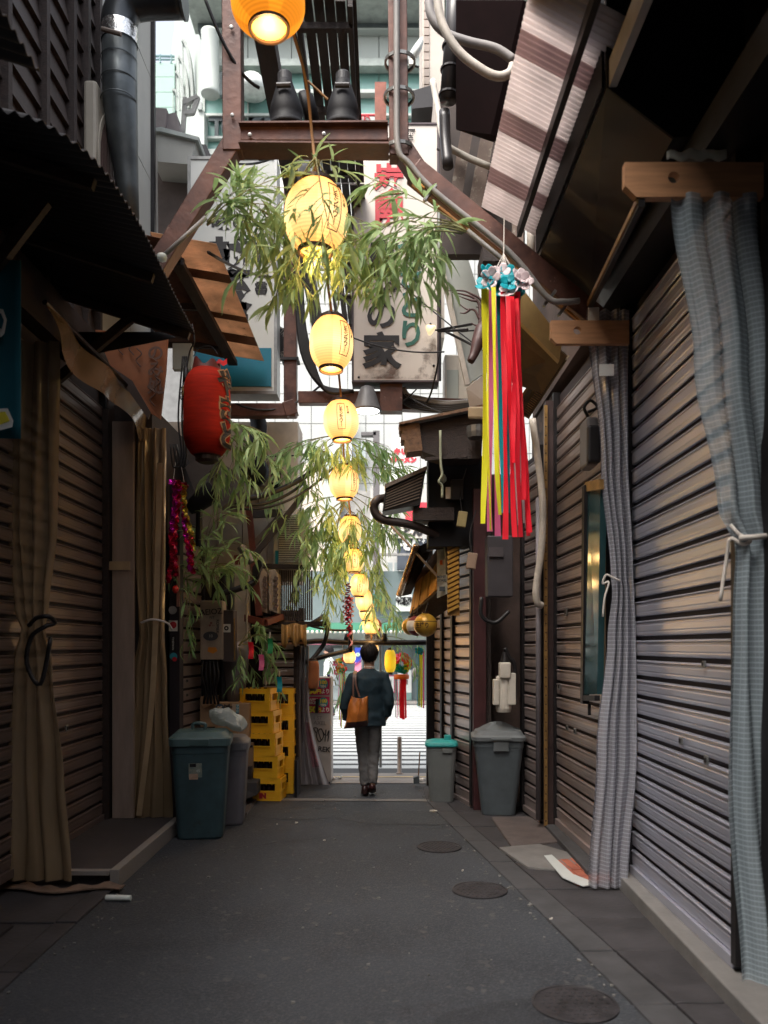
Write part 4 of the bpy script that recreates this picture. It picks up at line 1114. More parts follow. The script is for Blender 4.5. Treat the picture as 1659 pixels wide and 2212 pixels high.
barrel('paper_lantern', 'tall bright yellow lantern hanging at the alley mouth right of the man', 843, 1404, 1452, 12.2, 10.3, M('yellow_paper', (.85, .52, .02), .6, emit=.25), rim=.6, sq=3.5)
rl_ = barrel('red_lantern', 'tall faded red lantern with torn top hanging at the left', 447, 800, 984, 50, 7.0, red_paper, red_dark, rim=.6, sq=5)
cR = P(447, 800, 7.0)
MB().grid(lambda u, v: cR + V((.125 * math.cos(u * 5.2 + 2.2) * (1 - .1 * v), .125 * math.sin(u * 5.2 + 2.2) * (1 - .1 * v), -.01 + v * (.085 + .03 * math.sin(u * 23)) + .03 * math.cos(u * 5.2))), 30, 3).build('torn_top', red_dark, rl_, solid=.004)
MB().grid(lambda u, v: cR + V((.04 + .14 * u, -.02 - .03 * math.sin(u * 3), .035 + .012 * math.sin(u * 14) + v * (.02 + .03 * u))), 10, 3).build('torn_flap', M('bright_red_paper', (.75, .02, .03), .6), rl_, solid=.003)
MB().lathe(P(447, 995, 7.0), [(.07, -.02), (.10, .0), (.10, .05)], 18).build('base_stub', LBLACK, rl_)
MB().tube(spline([P(418, 770, 7.0), P(430, 752, 7.0), P(455, 748, 7.0), P(470, 765, 7.0)], 4), .004, 5).build('wire_hanger', cable, rl_)
vs, fs = text_data('や\nき\nと', 1.0, .0, .04, .95)
cc = P(447, 895, 7.0)
def wr(x_, z_, off):
    th = -PI / 2 + 1.22 + x_ / .205
    return cc + V(((.207 + off) * math.cos(th), (.207 + off) * math.sin(th), z_))
MB().add([wr(v.x * .24, v.y * .24, .0) for v in text_data('や\nき\nと', 1.0, .0, .09, .95)[0]], text_data('や\nき\nと', 1.0, .0, .09, .95)[1]).build('lettering_outline', M('pale_outline', (.45, .25, .13), .6), rl_, recalc=False)
MB().add([wr(v.x * .24, v.y * .24, .003) for v in vs], fs).build('lettering', black_ink, rl_, recalc=False)
barrel('paper_lantern', 'faded orange cylindrical lantern hanging beside the price posters', 676, 1428, 1487, 13.5, 9.5, orange_paper, LBLACK, rim=.8)
# gold ball lanterns on the right
grp = 'gold ball lanterns under the wooden sign box'
for (x, y, r, Y, m, lab, wd) in ((919, 1350, 25.5, 8.75, gold_ball, 'large gold ball lantern with dark lettering in front', 1), (900, 1352, 22, 9.0, maroon, 'maroon and white ball lantern in the middle of the row', 0), (887, 1353, 19, 9.2, gold_ball, 'gold ball lantern at the far end of the row', 0)):
    c = P(x, y, Y)
    R = r / F * Y
    t = thing('ball_lantern', lab, 'lantern', c, grp)
    MB().lathe(c, [(max(.001, R * math.sin(PI * i / 24)), -R * math.cos(PI * i / 24)) for i in range(25)], 28, cap=False).build('paper_shade', m, t, smooth=True)
    MB().lathe(c + V((0, 0, R * .97)), [(R * .3, 0), (R * .3, .02), (.01, .02)], 14).build('cap', LBLACK, t)
    MB().tube([c + V((0, 0, R)), c + V((.03, 0, R + .12))], .008, 6).build('hook', cable, t)
    if wd:
        MB().lathe(c, [(R * math.sin(PI * a) * 1.004, -R * math.cos(PI * a)) for a in (.58, .60)], 28, cap=False).build('print_band', LAN_INK, t)
        v_, f_ = text_data('生搾り', 1.0, 0, .03, 1)
        MB().add([c + V((R * 1.01 * math.cos(-PI / 2 - .35 + q.x * .42), R * 1.01 * math.sin(-PI / 2 - .35 + q.x * .42) , q.y * .065 - .01)) for q in v_], f_).build('lettering', LAN_INK, t, recalc=False)
    elif m is maroon:
        MB().lathe(c, [(R * math.sin(PI * i / 24) * 1.01, -R * math.cos(PI * i / 24)) for i in range(8, 17)], 28, cap=False).build('white_band', white_ink, t, smooth=True)
# ropes between lanterns
rp = thing('lantern_rope', 'brown rope carrying the string of lanterns down the alley', 'rope', P(700, 300, 5.4))
pts = [P(630, 60, 4.9), P(660, 170, 5.2), P(675, 300, 5.35), P(684, 395, 5.25), P(700, 560, 6.2), P(717, 680, 7.0), P(737, 862, 8.4), P(744, 1002, 8.9), P(757, 1110, 9.2), P(765, 1182, 9.45), P(780, 1240, 9.6), P(797, 1300, 9.9), P(803, 1385, 10.2)]
MB().tube(spline(pts, 4), .011, 6).build('rope', rope_m, rp, smooth=True)
MB().tube([P(628, 40, 4.9), P(655, 130, 5.2), P(668, 210, 5.4), P(672, 282, 5.6)], .007, 5).build('feed_wire', cable, rp)
MB().tube([P(665, 175, 5.4), P(708, 215, 5.4)], .008, 5).build('loose_twig', rope_m, rp)

# ================================================================== signboards
s1 = thing('vertical_signboard', 'white vertical signboard with black characters and teal foot behind the tan awning', 'signboard', P(520, 850, 9.12), 'vertical signboards')
def rect_sign(t, x0, x1, y0, y1, Y, dep, mat, frame, fw=.03):
    a, c = P(x0, y1, Y), P(x1, y0, Y)
    MB().box(a.x, c.x, Y, Y + dep, a.z, c.z).build('board', mat, t)
    for nm, q in (('frame_bar', (a.x - fw, a.x, a.z - fw, c.z + fw)), ('frame_bar', (c.x, c.x + fw, a.z - fw, c.z + fw)), ('frame_bar', (a.x, c.x, a.z - fw, a.z)), ('frame_bar', (a.x, c.x, c.z, c.z + fw))):
        MB().box(q[0], q[1], Y - .012, Y + dep + .01, q[2], q[3]).build(nm, frame, t)
rect_sign(s1, 412, 592, 345, 845, 9.12, .25, sign_white, steel_grey, .035)
a, c = P(420, 835, 9.11), P(586, 752, 9.11)
MB().box(a.x, c.x, 9.105, 9.12, a.z, c.z).build('teal_foot', teal_panel, s1)
k = 9.12 / F
text('味の', 36 * k, P(500, 482, 9.116), black_ink, s1, bold=.006, sx=1.25)
text('越\n後\n屋', 88 * k, P(494, 632, 9.116), black_ink, s1, bold=.026, line=.78, sx=1.0)
text('酒\n直\nと\n書', 30 * k, P(564, 572, 9.116), black_ink, s1, bold=.007, line=1.15, sx=.9)
s2 = thing('vertical_signboard', 'cream vertical signboard with red, black and green characters and sooty lower corner', 'signboard', P(850, 825, 8.6), 'vertical signboards')
stain = M('sooty_sign', (0.60, 0.53, 0.46), 0.5, var=0.06, scale=1.4)
rect_sign(s2, 764, 944, 270, 822, 8.6, .22, sign_cream, M('sign_edge', (.05, .03, .035), .5), .02)
k = 8.6 / F
# soot on the lower part of the panel: a thin film with a ragged outline
bm_s = M('soot_film', (.17, .12, .10), .8, var=.4, scale=7)
def soot(cx, cy, w, h, seed):
    rnd = random.Random(seed)
    pts = []
    for i in range(26):
        th = 2 * PI * i / 26
        r = .75 + .35 * noise.noise(V((math.cos(th) * 1.4, math.sin(th) * 1.4, seed)))
        pts.append(P(min(941, max(768, cx + w * r * math.cos(th))), min(819, cy + h * r * math.sin(th)), 8.594))
    return pts
soot_m = bpy.data.materials.new('soot_stain'); soot_m.use_nodes = True
n_, l_ = soot_m.node_tree.nodes, soot_m.node_tree.links
tb = n_['Principled BSDF']; tb.inputs['Base Color'].default_value = (.16, .11, .09, 1); tb.inputs['Roughness'].default_value = .8
gg = n_.new('ShaderNodeNewGeometry'); nn = n_.new('ShaderNodeTexNoise'); nn.inputs['Scale'].default_value = 4.5; nn.inputs['Detail'].default_value = 8; nn.inputs['Roughness'].default_value = .65
l_.new(gg.outputs['Position'], nn.inputs['Vector'])
mr_ = n_.new('ShaderNodeMapRange'); mr_.inputs['From Min'].default_value = .46; mr_.inputs['From Max'].default_value = .72; mr_.inputs['To Max'].default_value = .85
l_.new(nn.outputs['Fac'], mr_.inputs['Value'])
tcu = n_.new('ShaderNodeTexCoord'); sp_ = n_.new('ShaderNodeSeparateXYZ'); l_.new(tcu.outputs['UV'], sp_.inputs[0])
mu_ = n_.new('ShaderNodeMath'); mu_.operation = 'MULTIPLY'; l_.new(mr_.outputs[0], mu_.inputs[0])
ed = n_.new('ShaderNodeMapRange'); ed.inputs['From Max'].default_value = .45; ed.inputs['To Max'].default_value = 1.5
l_.new(sp_.outputs['X'], ed.inputs['Value']); l_.new(ed.outputs[0], mu_.inputs[1]); mu_.use_clamp = True
l_.new(mu_.outputs[0], tb.inputs['Alpha'])
sg = MB()
sg.grid(lambda u, v: P(770 + 172 * u, 818 - (40 + 85 * u) * v, 8.594), 10, 6, uvs=lambda u, v: ((1 - v) * (.25 + .75 * u), 0))
sg.build('soot_stain', soot_m, s2)
text('酒', 26 * k, P(884, 292, 8.592), black_ink, s2, bold=.004)
text('炭\n開', 66 * k, P(840, 425, 8.592), red_ink, s2, bold=.012, line=1.05)
text('鳥\n藤', 70 * k, P(826, 588, 8.592), black_ink, s2, bold=.014, line=.85)
text('の', 70 * k, P(824, 683, 8.592), black_ink, s2, bold=.010)
text('家', 84 * k, P(824, 765, 8.592), black_ink, s2, bold=.014)
text('や\nき\nと\nり', 62 * k, P(888, 632, 8.592), green_ink, s2, bold=.008, line=1.0)
for (x, y) in ((935, 392), (936, 503), (936, 592), (937, 790), (930, 700), (775, 815), (768, 290)):
    MB().lathe(P(x, y, 8.596), [(.014, 0), (.012, .008), (.001, .01)], 8, Matrix.Rotation(PI / 2, 4, 'X')).build('screw', steel_black, s2)
MB().box(P(845, 860, 8.7).x - .12, P(845, 860, 8.7).x + .12, 8.65, 8.8, P(0, 890, 8.7).z, P(0, 828, 8.7).z).build('mount', rust, s2)
# small lit lamp spot on the sign, and the black pole carrying it
o = MB().bar(P(950, 250, 8.62), P(950, 822, 8.62), .03, .05, (0, 1, 0)).build('sign_pole', steel_black)
tag(o, 'black pole along the right side of the cream signboard', 'pole')
lp = thing('shaded_bulb', 'small pale lamp shade in front of the green character', 'lamp', P(935, 713, 8.4))
MB().lathe(P(932, 713, 8.45), [(.055, -.02), (.06, 0), (.03, .05), (.012, .07)], 16, Matrix.Rotation(-.9, 4, 'Y')).build('shade', M('warm_shade', (.8, .6, .35), .5, emit=.4), lp, smooth=True)
MB().tube([P(940, 713, 8.4), P(1000, 716, 8.2), P(1045, 712, 8.0)], .008, 6).build('arm', cable, lp)
# orange signboard above the left shutter
s3 = thing('hanging_signboard', 'worn orange signboard with brushed characters under the black awning', 'signboard', P(280, 800, 7.0))
MB().prism([P(205, 712, 7.0), P(362, 728, 7.05), P(358, 800, 7.05), P(346, 905, 7.05), P(322, 890, 7.0), P(285, 826, 7.0), P(238, 790, 7.0)], (0, .03, 0)).build('board', orange_paper, s3)
b = MB()
for (x, y) in ((285, 745), (300, 770), (335, 790), (340, 830), (330, 855), (262, 745)):
    b.tube(spline([P(x - 8 + random.uniform(-4, 4), y - 18, 6.98), P(x + 6, y - 6, 6.98), P(x - 6, y + 8, 6.98), P(x + 4, y + 22, 6.98)], 4), .006, 5)
b.build('brush_strokes', M('faded_ink', (.10, .05, .035), .7), s3, kind='stuff')
text('の\nみ\n処', 36 * 7 / F, P(336, 800, 6.985), M('faded_ink', ()), s3, bold=.004)
MB().prism([P(238, 790, 6.97), P(285, 822, 6.97), P(325, 890, 6.97), P(320, 905, 6.97), P(278, 845, 6.97), P(232, 806, 6.97)], (0, .02, 0)).build('torn_trim', M('dirty_trim', (.06, .04, .035), .6), s3)
o = MB().grid(lambda u, v: P(375 + 40 * u, 745 + 55 * v, 7.6), 4, 4).build('clear_box', plastic_bag, solid=.08)
tag(o, 'milky clear meter box behind the red lantern', 'box')
wlb = thing('work_light', 'caged work light hanging beside the red lantern', 'lamp', P(402, 835, 6.95))
MB().lathe(P(402, 850, 6.95), [(.01, -.07), (.035, -.04), (.042, 0), (.03, .05), (.02, .07)], 14).build('bulb', M('amber_bulb', (.6, .4, .18), .3), wlb, smooth=True)
b = MB()
for a in range(6):
    th = a * PI / 3
    b.tube([P(402, 850, 6.95) + V((r * math.cos(th), r * math.sin(th), z)) for r, z in ((.02, .08), (.05, .04), (.052, -.04), (.01, -.09))], .004, 4)
for z in (.04, 0, -.04):
    b.lathe(P(402, 850, 6.95) + V((0, 0, z)), [(.048, -.003), (.055, 0), (.048, .003)], 12, cap=False)
b.build('wire_cage', steel_black, wlb)
MB().lathe(P(402, 815, 6.95), [(.025, -.04), (.03, 0), (.02, .06), (.008, .1)], 10).build('handle', steel_black, wlb, smooth=True)
MB().tube(spline([P(402, 800, 6.95), P(410, 760, 6.95), P(420, 735, 6.9), P(415, 700, 6.9)], 5), .008, 6).build('cord', cable, wlb, smooth=True)
# teal banner at the left edge
bn = thing('noren_banner', 'dark teal cloth banner with white and yellow figures at the left edge', 'banner', P(0, 600, 4.6), )
MB().grid(lambda u, v: P(-160 + (205 + 1 * 0) * u, 560 + 385 * v - (1 - u) * 6 + 3, 4.6 + .02 * math.sin(u * 9)), 14, 10).build('cloth', teal_cloth, bn, solid=.004, smooth=True)
def blob(pts, Y, name, mat, th=.003, parent=None):
    return MB().prism([P(x, y, Y) for x, y in pts], (0, th, 0)).build(name, mat, parent)
blob([(-20, 664), (6, 668), (14, 690), (9, 720), (2, 728), (-20, 720)], 4.565, 'white_outline', white_ink, parent=bn)
blob([(-20, 674), (2, 677), (8, 692), (3, 710), (-20, 705)], 4.562, 'dark_fill', teal_cloth, parent=bn)
blob([(-30, 884), (16, 882), (28, 908), (26, 922), (-30, 938)], 4.565, 'white_outline', white_ink, parent=bn)
blob([(-30, 893), (11, 889), (21, 909), (-30, 928)], 4.562, 'yellow_figure', yellow_print, parent=bn)

# ================================================================== bamboo
def leaf_mesh(L, w, droop, twist, mat):
    vs, fs = [], []
    n = 5
    for i in range(n + 1):
        t = i / n
        ww = w * (math.sin(PI * min(1, t * .92 + .06)) ** .8) * (1 - .25 * t)
        if i == n: ww = w * .02
        x = L * (t - .10 * droop * t * t)
        z = -L * droop * t * t * .55
        s = L * .05 * math.sin(t * 3 * twist)
        vs += [V((x, s - ww / 2, z + ww * .18)), V((x, s, z)), V((x, s + ww / 2, z + ww * .18))]
    for i in range(n):
        a = i * 3
        fs += [(a, a + 3, a + 4, a + 1), (a + 1, a + 4, a + 5, a + 2)]
    me = bpy.data.meshes.new('leaf')
    me.from_pydata(vs, [], fs)
    me.polygons.foreach_set('use_smooth', [True] * len(me.polygons))
    me.materials.append(mat)
    return me
LEAF = {}
def leaves_of(mat):
    if mat.name not in LEAF:
        LEAF[mat.name] = [leaf_mesh(1, .135 + .025 * (k % 3), .15 + .22 * (k % 4), 1 if k % 2 else -1, mat) for k in range(8)]
    return LEAF[mat.name]
def frame(d, up):
    d = d.normalized()
    y = V(up).cross(d)
    y = y.normalized() if y.length > 1e-4 else d.orthogonal().normalized()
    z = d.cross(y)
    return Matrix((d, y, z)).transposed()
def bamboo(label, stems, mat, Lpx, group, nodes=7, per=4, parts=True, spread=.35, hang=.55, seed=1, depth=.35, stem_r=.006):
    """stems: list of (root px, mid px, tip px, Y)"""
    rnd = random.Random(seed)
    r0 = P(stems[0][0][0], stems[0][0][1], stems[0][3])
    t = thing('bamboo_branch', label, 'bamboo', r0, group)
    stuff = MB()
    ms = leaves_of(mat)
    sb = MB()
    for (a, m, c, Y) in stems:
        dY = rnd.uniform(-depth, depth)
        pa, pm, pc = P(*a, Y), P(*m, Y + dY * .5), P(*c, Y + dY)
        path = bez(pa, pm * 2 - (pa + pc) / 2, pc, 14)
        sb.tube(path, [stem_r * (1 - .7 * i / 14) for i in range(15)], 5)
        for k in range(nodes):
            u = .22 + .78 * (k + rnd.random() * .7) / nodes
            u = min(u, .999)
            i = int(u * 14)
            q = path[i].lerp(path[min(14, i + 1)], u * 14 - i)
            d = (path[min(14, i + 1)] - path[max(0, i - 1)]).normalized()
            # a twig with a fan of leaves
            side = V((rnd.uniform(-1, 1), rnd.uniform(-1, 1), rnd.uniform(-.6, .3)))
            tw = (d * .6 + side * spread * 2).normalized()
            tl = Lpx / F * Y * rnd.uniform(.3, 1.0)
            q2 = q + tw * tl + V((0, 0, -tl * .25))
            sb.tube([q, (q + q2) / 2 + V((0, 0, tl * .06)), q2], stem_r * .35, 4)
            for j in range(per):
                L = Lpx / F * Y * rnd.uniform(.62, 1.15)
                qq = q.lerp(q2, .35 + .65 * (j + 1) / per)
                ld = (tw * .7 + V((rnd.uniform(-1, 1), rnd.uniform(-1, 1), rnd.uniform(-.5, .5))) * .75 + V((0, 0, -hang))).normalized()
                R = frame(ld, V((rnd.uniform(-.5, .5), rnd.uniform(-.5, .5), 1)))
                me = rnd.choice(ms)
                if parts:
                    o = bpy.data.objects.new('leaf', me)
                    COL.objects.link(o)
                    o.parent = t
                    o.matrix_basis = Matrix.Translation(qq - r0) @ R.to_4x4() @ Matrix.Scale(L, 4)
                else:
                    stuff.add([qq + R @ (v.co * L) for v in me.vertices], [tuple(p.vertices) for p in me.polygons])
    sb.build('stem', stem_m, t, smooth=True)
    if not parts:
        stuff.build('foliage', mat, t, kind='stuff', recalc=False, smooth=True)
    return t
gb = 'bamboo branches hung along the alley'
bamboo('bamboo branch reaching right from the left brace across the white signboard', [
    ((447, 485), (520, 420), (640, 372), 5.35), ((447, 485), (540, 440), (640, 470), 5.4), ((447, 487), (540, 470), (610, 560), 5.5),
    ((450, 485), (500, 440), (560, 560), 5.45), ((520, 430), (580, 480), (590, 600), 5.5), ((560, 450), (610, 520), (600, 640), 5.5), ((447, 480), (490, 430), (525, 405), 5.35)],
    leaf_near, 66, gb, nodes=11, per=4, seed=3, hang=.10)
bamboo('bamboo branch hanging from the crossbeam in front of the largest lantern', [
    ((682, 335), (690, 400), (760, 470), 5.2), ((682, 340), (640, 420), (640, 540), 5.15), ((682, 340), (700, 440), (720, 530), 5.1), ((684, 345), (740, 450), (770, 540), 5.25),
    ((684, 345), (660, 470), (690, 590), 5.2), ((684, 345), (620, 420), (570, 480), 5.3), ((690, 450), (720, 520), (720, 590), 5.3), ((684, 350), (690, 350), (680, 380), 5.1), ((690, 470), (650, 540), (650, 620), 5.35)],
    leaf_near, 64, gb, nodes=8, per=4, seed=5, hang=.18)
bamboo('bamboo branch reaching left from the right brace over the cream signboard', [
    ((1008, 500), (920, 440), (790, 380), 5.4), ((1008, 500), (900, 470), (760, 520), 5.35), ((1008, 500), (900, 490), (800, 600), 5.3), ((1005, 502), (900, 500), (850, 590), 5.3),
    ((1005, 502), (930, 500), (905, 620), 5.35), ((1005, 502), (950, 500), (945, 600), 5.4), ((900, 480), (820, 500), (760, 610), 5.3), ((880, 480), (800, 540), (720, 570), 5.3), ((860, 470), (830, 540), (830, 600), 5.35), ((1000, 505), (890, 520), (885, 640), 5.3)],
    leaf_near, 66, gb, nodes=10, per=4, seed=9, hang=.14)
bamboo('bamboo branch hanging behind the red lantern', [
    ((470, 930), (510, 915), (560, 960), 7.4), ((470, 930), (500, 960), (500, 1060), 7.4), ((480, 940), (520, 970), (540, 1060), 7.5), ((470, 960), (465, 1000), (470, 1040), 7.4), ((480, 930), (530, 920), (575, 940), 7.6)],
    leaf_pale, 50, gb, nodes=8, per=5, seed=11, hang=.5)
bamboo('dark bamboo plant standing on the meter box at left', [
    ((455, 1290), (440, 1200), (460, 1110), 8.3), ((455, 1290), (480, 1190), (540, 1180), 8.2), ((455, 1290), (420, 1220), (400, 1240), 8.2), ((455, 1290), (470, 1220), (530, 1240), 8.3),
    ((455, 1290), (440, 1230), (425, 1160), 8.2), ((455, 1290), (450, 1230), (480, 1260), 8.1), ((455, 1290), (450, 1160), (500, 1110), 8.3)],
    leaf_pale, 50, gb, nodes=8, per=5, seed=13, hang=.25)
bamboo('thin bamboo sprig in front of the stickered post at left', [
    ((395, 1330), (380, 1250), (362, 1300), 7.7), ((395, 1270), (410, 1300), (400, 1380), 7.7), ((400, 1290), (410, 1340), (415, 1410), 7.8)],
    leaf_shade, 36, gb, nodes=5, per=3, seed=15, hang=.8)
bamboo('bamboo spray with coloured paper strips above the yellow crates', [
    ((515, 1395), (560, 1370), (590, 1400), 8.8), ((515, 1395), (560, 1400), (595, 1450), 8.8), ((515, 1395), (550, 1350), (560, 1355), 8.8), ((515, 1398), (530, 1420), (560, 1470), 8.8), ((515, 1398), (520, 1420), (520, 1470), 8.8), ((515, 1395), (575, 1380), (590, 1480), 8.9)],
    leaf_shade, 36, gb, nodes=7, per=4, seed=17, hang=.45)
bamboo('pale bamboo hanging left of the third lantern', [
    ((735, 940), (670, 950), (600, 975), 8.9), ((735, 940), (690, 990), (660, 1050), 8.9), ((735, 940), (650, 960), (580, 1010), 9.0), ((735, 945), (700, 960), (690, 1010), 8.7), ((735, 945), (740, 960), (720, 1000), 8.6),
    ((735, 945), (760, 980), (750, 1010), 8.6), ((720, 960), (640, 1010), (600, 1060), 9.0), ((735, 945), (790, 950), (840, 965), 9.1), ((735, 945), (800, 980), (870, 1020), 9.1)],
    leaf_pale, 42, gb, nodes=12, per=5, seed=19, hang=.35)
bamboo('dense bamboo curtain falling left of the lower lanterns', [
    ((745, 1080), (700, 1110), (640, 1150), 9.3), ((745, 1080), (690, 1130), (650, 1220), 9.3), ((745, 1080), (710, 1150), (690, 1260), 9.3), ((745, 1080), (720, 1180), (720, 1290), 9.3),
    ((745, 1085), (720, 1140), (680, 1200), 9.2), ((745, 1090), (690, 1150), (630, 1280), 9.4), ((735, 1100), (720, 1200), (700, 1330), 9.4), ((735, 1120), (735, 1180), (740, 1230), 9.2), ((740, 1090), (760, 1130), (740, 1180), 9.15),
    ((740, 1070), (690, 1080), (600, 1110), 9.5), ((740, 1090), (770, 1130), (760, 1200), 9.2)],
    leaf_pale, 38, gb, nodes=15, per=5, seed=21, hang=.45)
bamboo('bamboo falling right of the lower lanterns', [
    ((760, 1060), (810, 1080), (850, 1090), 9.4), ((760, 1070), (810, 1110), (830, 1160), 9.4), ((760, 1080), (790, 1130), (790, 1220), 9.4), ((770, 1100), (830, 1140), (850, 1130), 9.5),
    ((770, 1150), (810, 1200), (810, 1290), 9.5), ((770, 1180), (800, 1240), (800, 1330), 9.6), ((780, 1230), (820, 1280), (850, 1330), 9.8), ((760, 1010), (820, 1010), (890, 1005), 9.4)],
    leaf_pale, 38, gb, nodes=12, per=5, seed=23, hang=.4)
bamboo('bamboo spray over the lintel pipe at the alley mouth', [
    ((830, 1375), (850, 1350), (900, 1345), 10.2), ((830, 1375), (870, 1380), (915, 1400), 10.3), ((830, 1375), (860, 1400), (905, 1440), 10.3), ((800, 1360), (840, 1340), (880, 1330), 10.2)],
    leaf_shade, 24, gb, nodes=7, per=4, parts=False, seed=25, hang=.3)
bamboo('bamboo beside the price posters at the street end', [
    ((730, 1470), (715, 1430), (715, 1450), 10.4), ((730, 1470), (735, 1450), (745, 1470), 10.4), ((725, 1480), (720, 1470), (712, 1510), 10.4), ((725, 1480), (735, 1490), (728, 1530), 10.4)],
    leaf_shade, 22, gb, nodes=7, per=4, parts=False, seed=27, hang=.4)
# tanzaku paper strips
for (x, y, h_, m, lab) in ((541, 1403, 66, R_RED, 'red paper strip hanging in the bamboo'), (567, 1430, 62, R_PINK, 'pink paper strip hanging in the bamboo'), (588, 1395, 60, R_GREEN, 'green paper strip hanging in the bamboo'), (606, 1478, 60, R_TEAL, 'blue paper strip hanging lowest in the bamboo')):
    q = (x - 541) * .62 + 541 + 0
    t = thing('paper_strip', lab, 'paper strip', P(q, y - 5, 8.65), 'coloured wish strips in the bamboo')
    xx = {541: 541.5, 567: 564, 588: 583, 606: 603}[x] * 1.0 - 0
    MB().grid(lambda u, v: P(xx - 6 + 11 * u + 2 * math.sin(v * 3), y * 1.0 - 16 + (h_ * .55) * v, 8.62 + .012 * math.sin(v * 5)), 2, 8).build('strip', m, t, solid=.001)
    MB().tube([P(xx, y - 16, 8.62), P(xx + 2, y - 28, 8.66)], .002, 4).build('thread', cord_m, t)

# ================================================================== streamer decorations
def flower(c, r, mat, parent, seed):
    rnd = random.Random(seed)
    b = MB()
    n = 5
    ax = V((rnd.uniform(-.7, .7), -1, rnd.uniform(-.3, .7))).normalized()
    R = frame(ax, V((0, 0, 1)))
    for k in range(n):
        th = 2 * PI * k / n
        def fn(u, v, th=th):
            rad = r * (.15 + .85 * u)
            w = (v - .5) * 1.75 * math.sin(PI * (.16 + .74 * u))
            return c + R @ V((r * .25 * u * u - r * .3 * abs(w) * 0.3, rad * math.cos(th + w * .85), rad * math.sin(th + w * .85)))
        b.grid(fn, 5, 5)
    return b.build('flower', mat, parent, smooth=True, solid=.002)
sd_ = thing('streamer_decoration', 'big festival streamer of lime, pink, teal and red ribbons under paper flowers', 'streamer', P(1090, 560, 5.35))
hc = P(1090, 612, 5.35)
k = 5.35 / F
MB().lathe(hc, [(34 * k, -6 * k), (36 * k, 0), (34 * k, 6 * k)], 24, sy=.8).build('ring', R_TEAL, sd_, smooth=True)
for i, (x, y, m) in enumerate(((1055, 590, R_TEAL), (1048, 612, R_TEAL), (1068, 628, R_TEAL), (1082, 590, R_WHITE), (1060, 600, R_WHITE), (1100, 590, R_TEAL), (1125, 598, R_WHITE), (1118, 615, R_TEAL), (1098, 630, R_WHITE), (1112, 632, R_TEAL), (1130, 608, R_WHITE), (1078, 610, R_TEAL), (1100, 612, R_TEAL))):
    flower(P(x, y, 5.30 + .05 * math.sin(i * 3)), 22 * k, m, sd_, i)
rb = [(1046, 622, 1047, 1131, R_LIME, 10, 0), (1058, 625, 1061, 1148, R_PINK, 11, 1), (1066, 620, 1078, 1112, R_LIME, 8, 2), (1073, 625, 1071, 1158, R_PINK, 11, 3), (1077, 632, 1086, 1108, R_TEAL, 9, 4), (1086, 630, 1095, 1165, R_RED, 10, 5),
      (1094, 635, 1101, 1108, R_TEAL, 8, 6), (1098, 640, 1111, 1160, R_RED, 9, 7), (1096, 640, 1118, 1135, R_WHITE, 6, 8), (1103, 635, 1121, 1105, R_TEAL, 5, 9), (1106, 640, 1127, 1160, R_RED, 11, 10), (1113, 640, 1134, 1130, R_WHITE, 5, 11), (1114, 638, 1143, 1150, R_RED, 10, 12), (1118, 630, 1152 - 12, 1158, R_RED, 9, 13), (1089, 640, 1091, 1060, R_RED, 8, 14), (1108, 650, 1112, 1000, R_RED, 9, 15), (1082, 640, 1080, 1090, R_ORANGE, 3, 16), (1054, 625, 1056, 1145, R_LIME, 4, 17), (1116, 645, 1130, 1080, R_RED, 9, 18)]
for (x0, y0, x1, y1, m, w, i) in rb:
    Yr = 5.35 + .18 * math.sin(i * 2.4)
    def fn(u, v, x0=x0, x1=x1, y0=y0, y1=y1, w=w, i=i, Yr=Yr):
        x = x0 + (x1 - x0) * u ** 1.2 + (3.2 * math.sin(u * 4.2 + i * 1.3) + 1.2 * math.sin(u * 11 + i)) * u
        tw = .95 * math.sin(u * 4 + i * 1.7)
        return P(x + (v - .5) * w * 1.3 * math.cos(tw), y0 + (y1 - y0) * u, Yr + (v - .5) * w * k * math.sin(tw))
    MB().grid(fn, 16, 2).build('ribbon', m, sd_, solid=.001)
b = MB()
top = P(1088, 548, 5.5)
for (x, y) in ((1055, 612), (1070, 625), (1086, 632), (1102, 622), (1122, 612)):
    b.tube([top, P(x, y, 5.35)], .003, 4)
b.tube([top, P(1089, 470, 5.6)], .004, 4)
b.build('hanging_cords', cord_m, sd_, kind='stuff')
# foil tinsel spiral at left
tn = thing('foil_streamer', 'magenta, crimson and gold foil streamer twisting beside the red lantern', 'streamer', P(385, 1035, 7.2))
for i, (x0, x1, y0, y1, m, tw) in enumerate(((376, 372, 1040, 1180, magenta_foil, 34), (384, 378, 1045, 1245, crimson_foil, 30), (394, 412, 1045, 1165, gold_foil, 30), (398, 408, 1085, 1235, magenta_foil, 36), (400, 418, 1130, 1190, gold_foil, 30), (372, 366, 1150, 1260, crimson_foil, 28), (404, 420, 1165, 1240, crimson_foil, 30))):
    def fn(u, v, x0=x0, x1=x1, y0=y0, y1=y1, tw=tw, i=i):
        a = u * tw * (y1 - y0) / 160 + i
        x = x0 + (x1 - x0) * u + 3 * math.sin(u * 6 + i)
        return P(x + (v - .5) * 13 * (.45 + .55 * abs(math.cos(a))), y0 + (y1 - y0) * u, 7.2 + .03 * math.sin(i * 2) + (v - .5) * .05 * math.sin(a))
    MB().grid(fn, 60, 2).build('foil_strip', m, tn, solid=.0008)
for i, (x, y, r, m) in enumerate(((372, 1042, 9, magenta_foil), (385, 1046, 10, crimson_foil), (398, 1050, 9, crimson_foil), (388, 1055, 8, magenta_foil))):
    flower(P(x, y, 7.18), r * 7.2 / F, m, tn, 40 + i)
MB().tube([P(375, 1035, 7.2), P(383, 960, 7.25), P(398, 1042, 7.2)], .003, 4).build('cord', cord_m, tn)
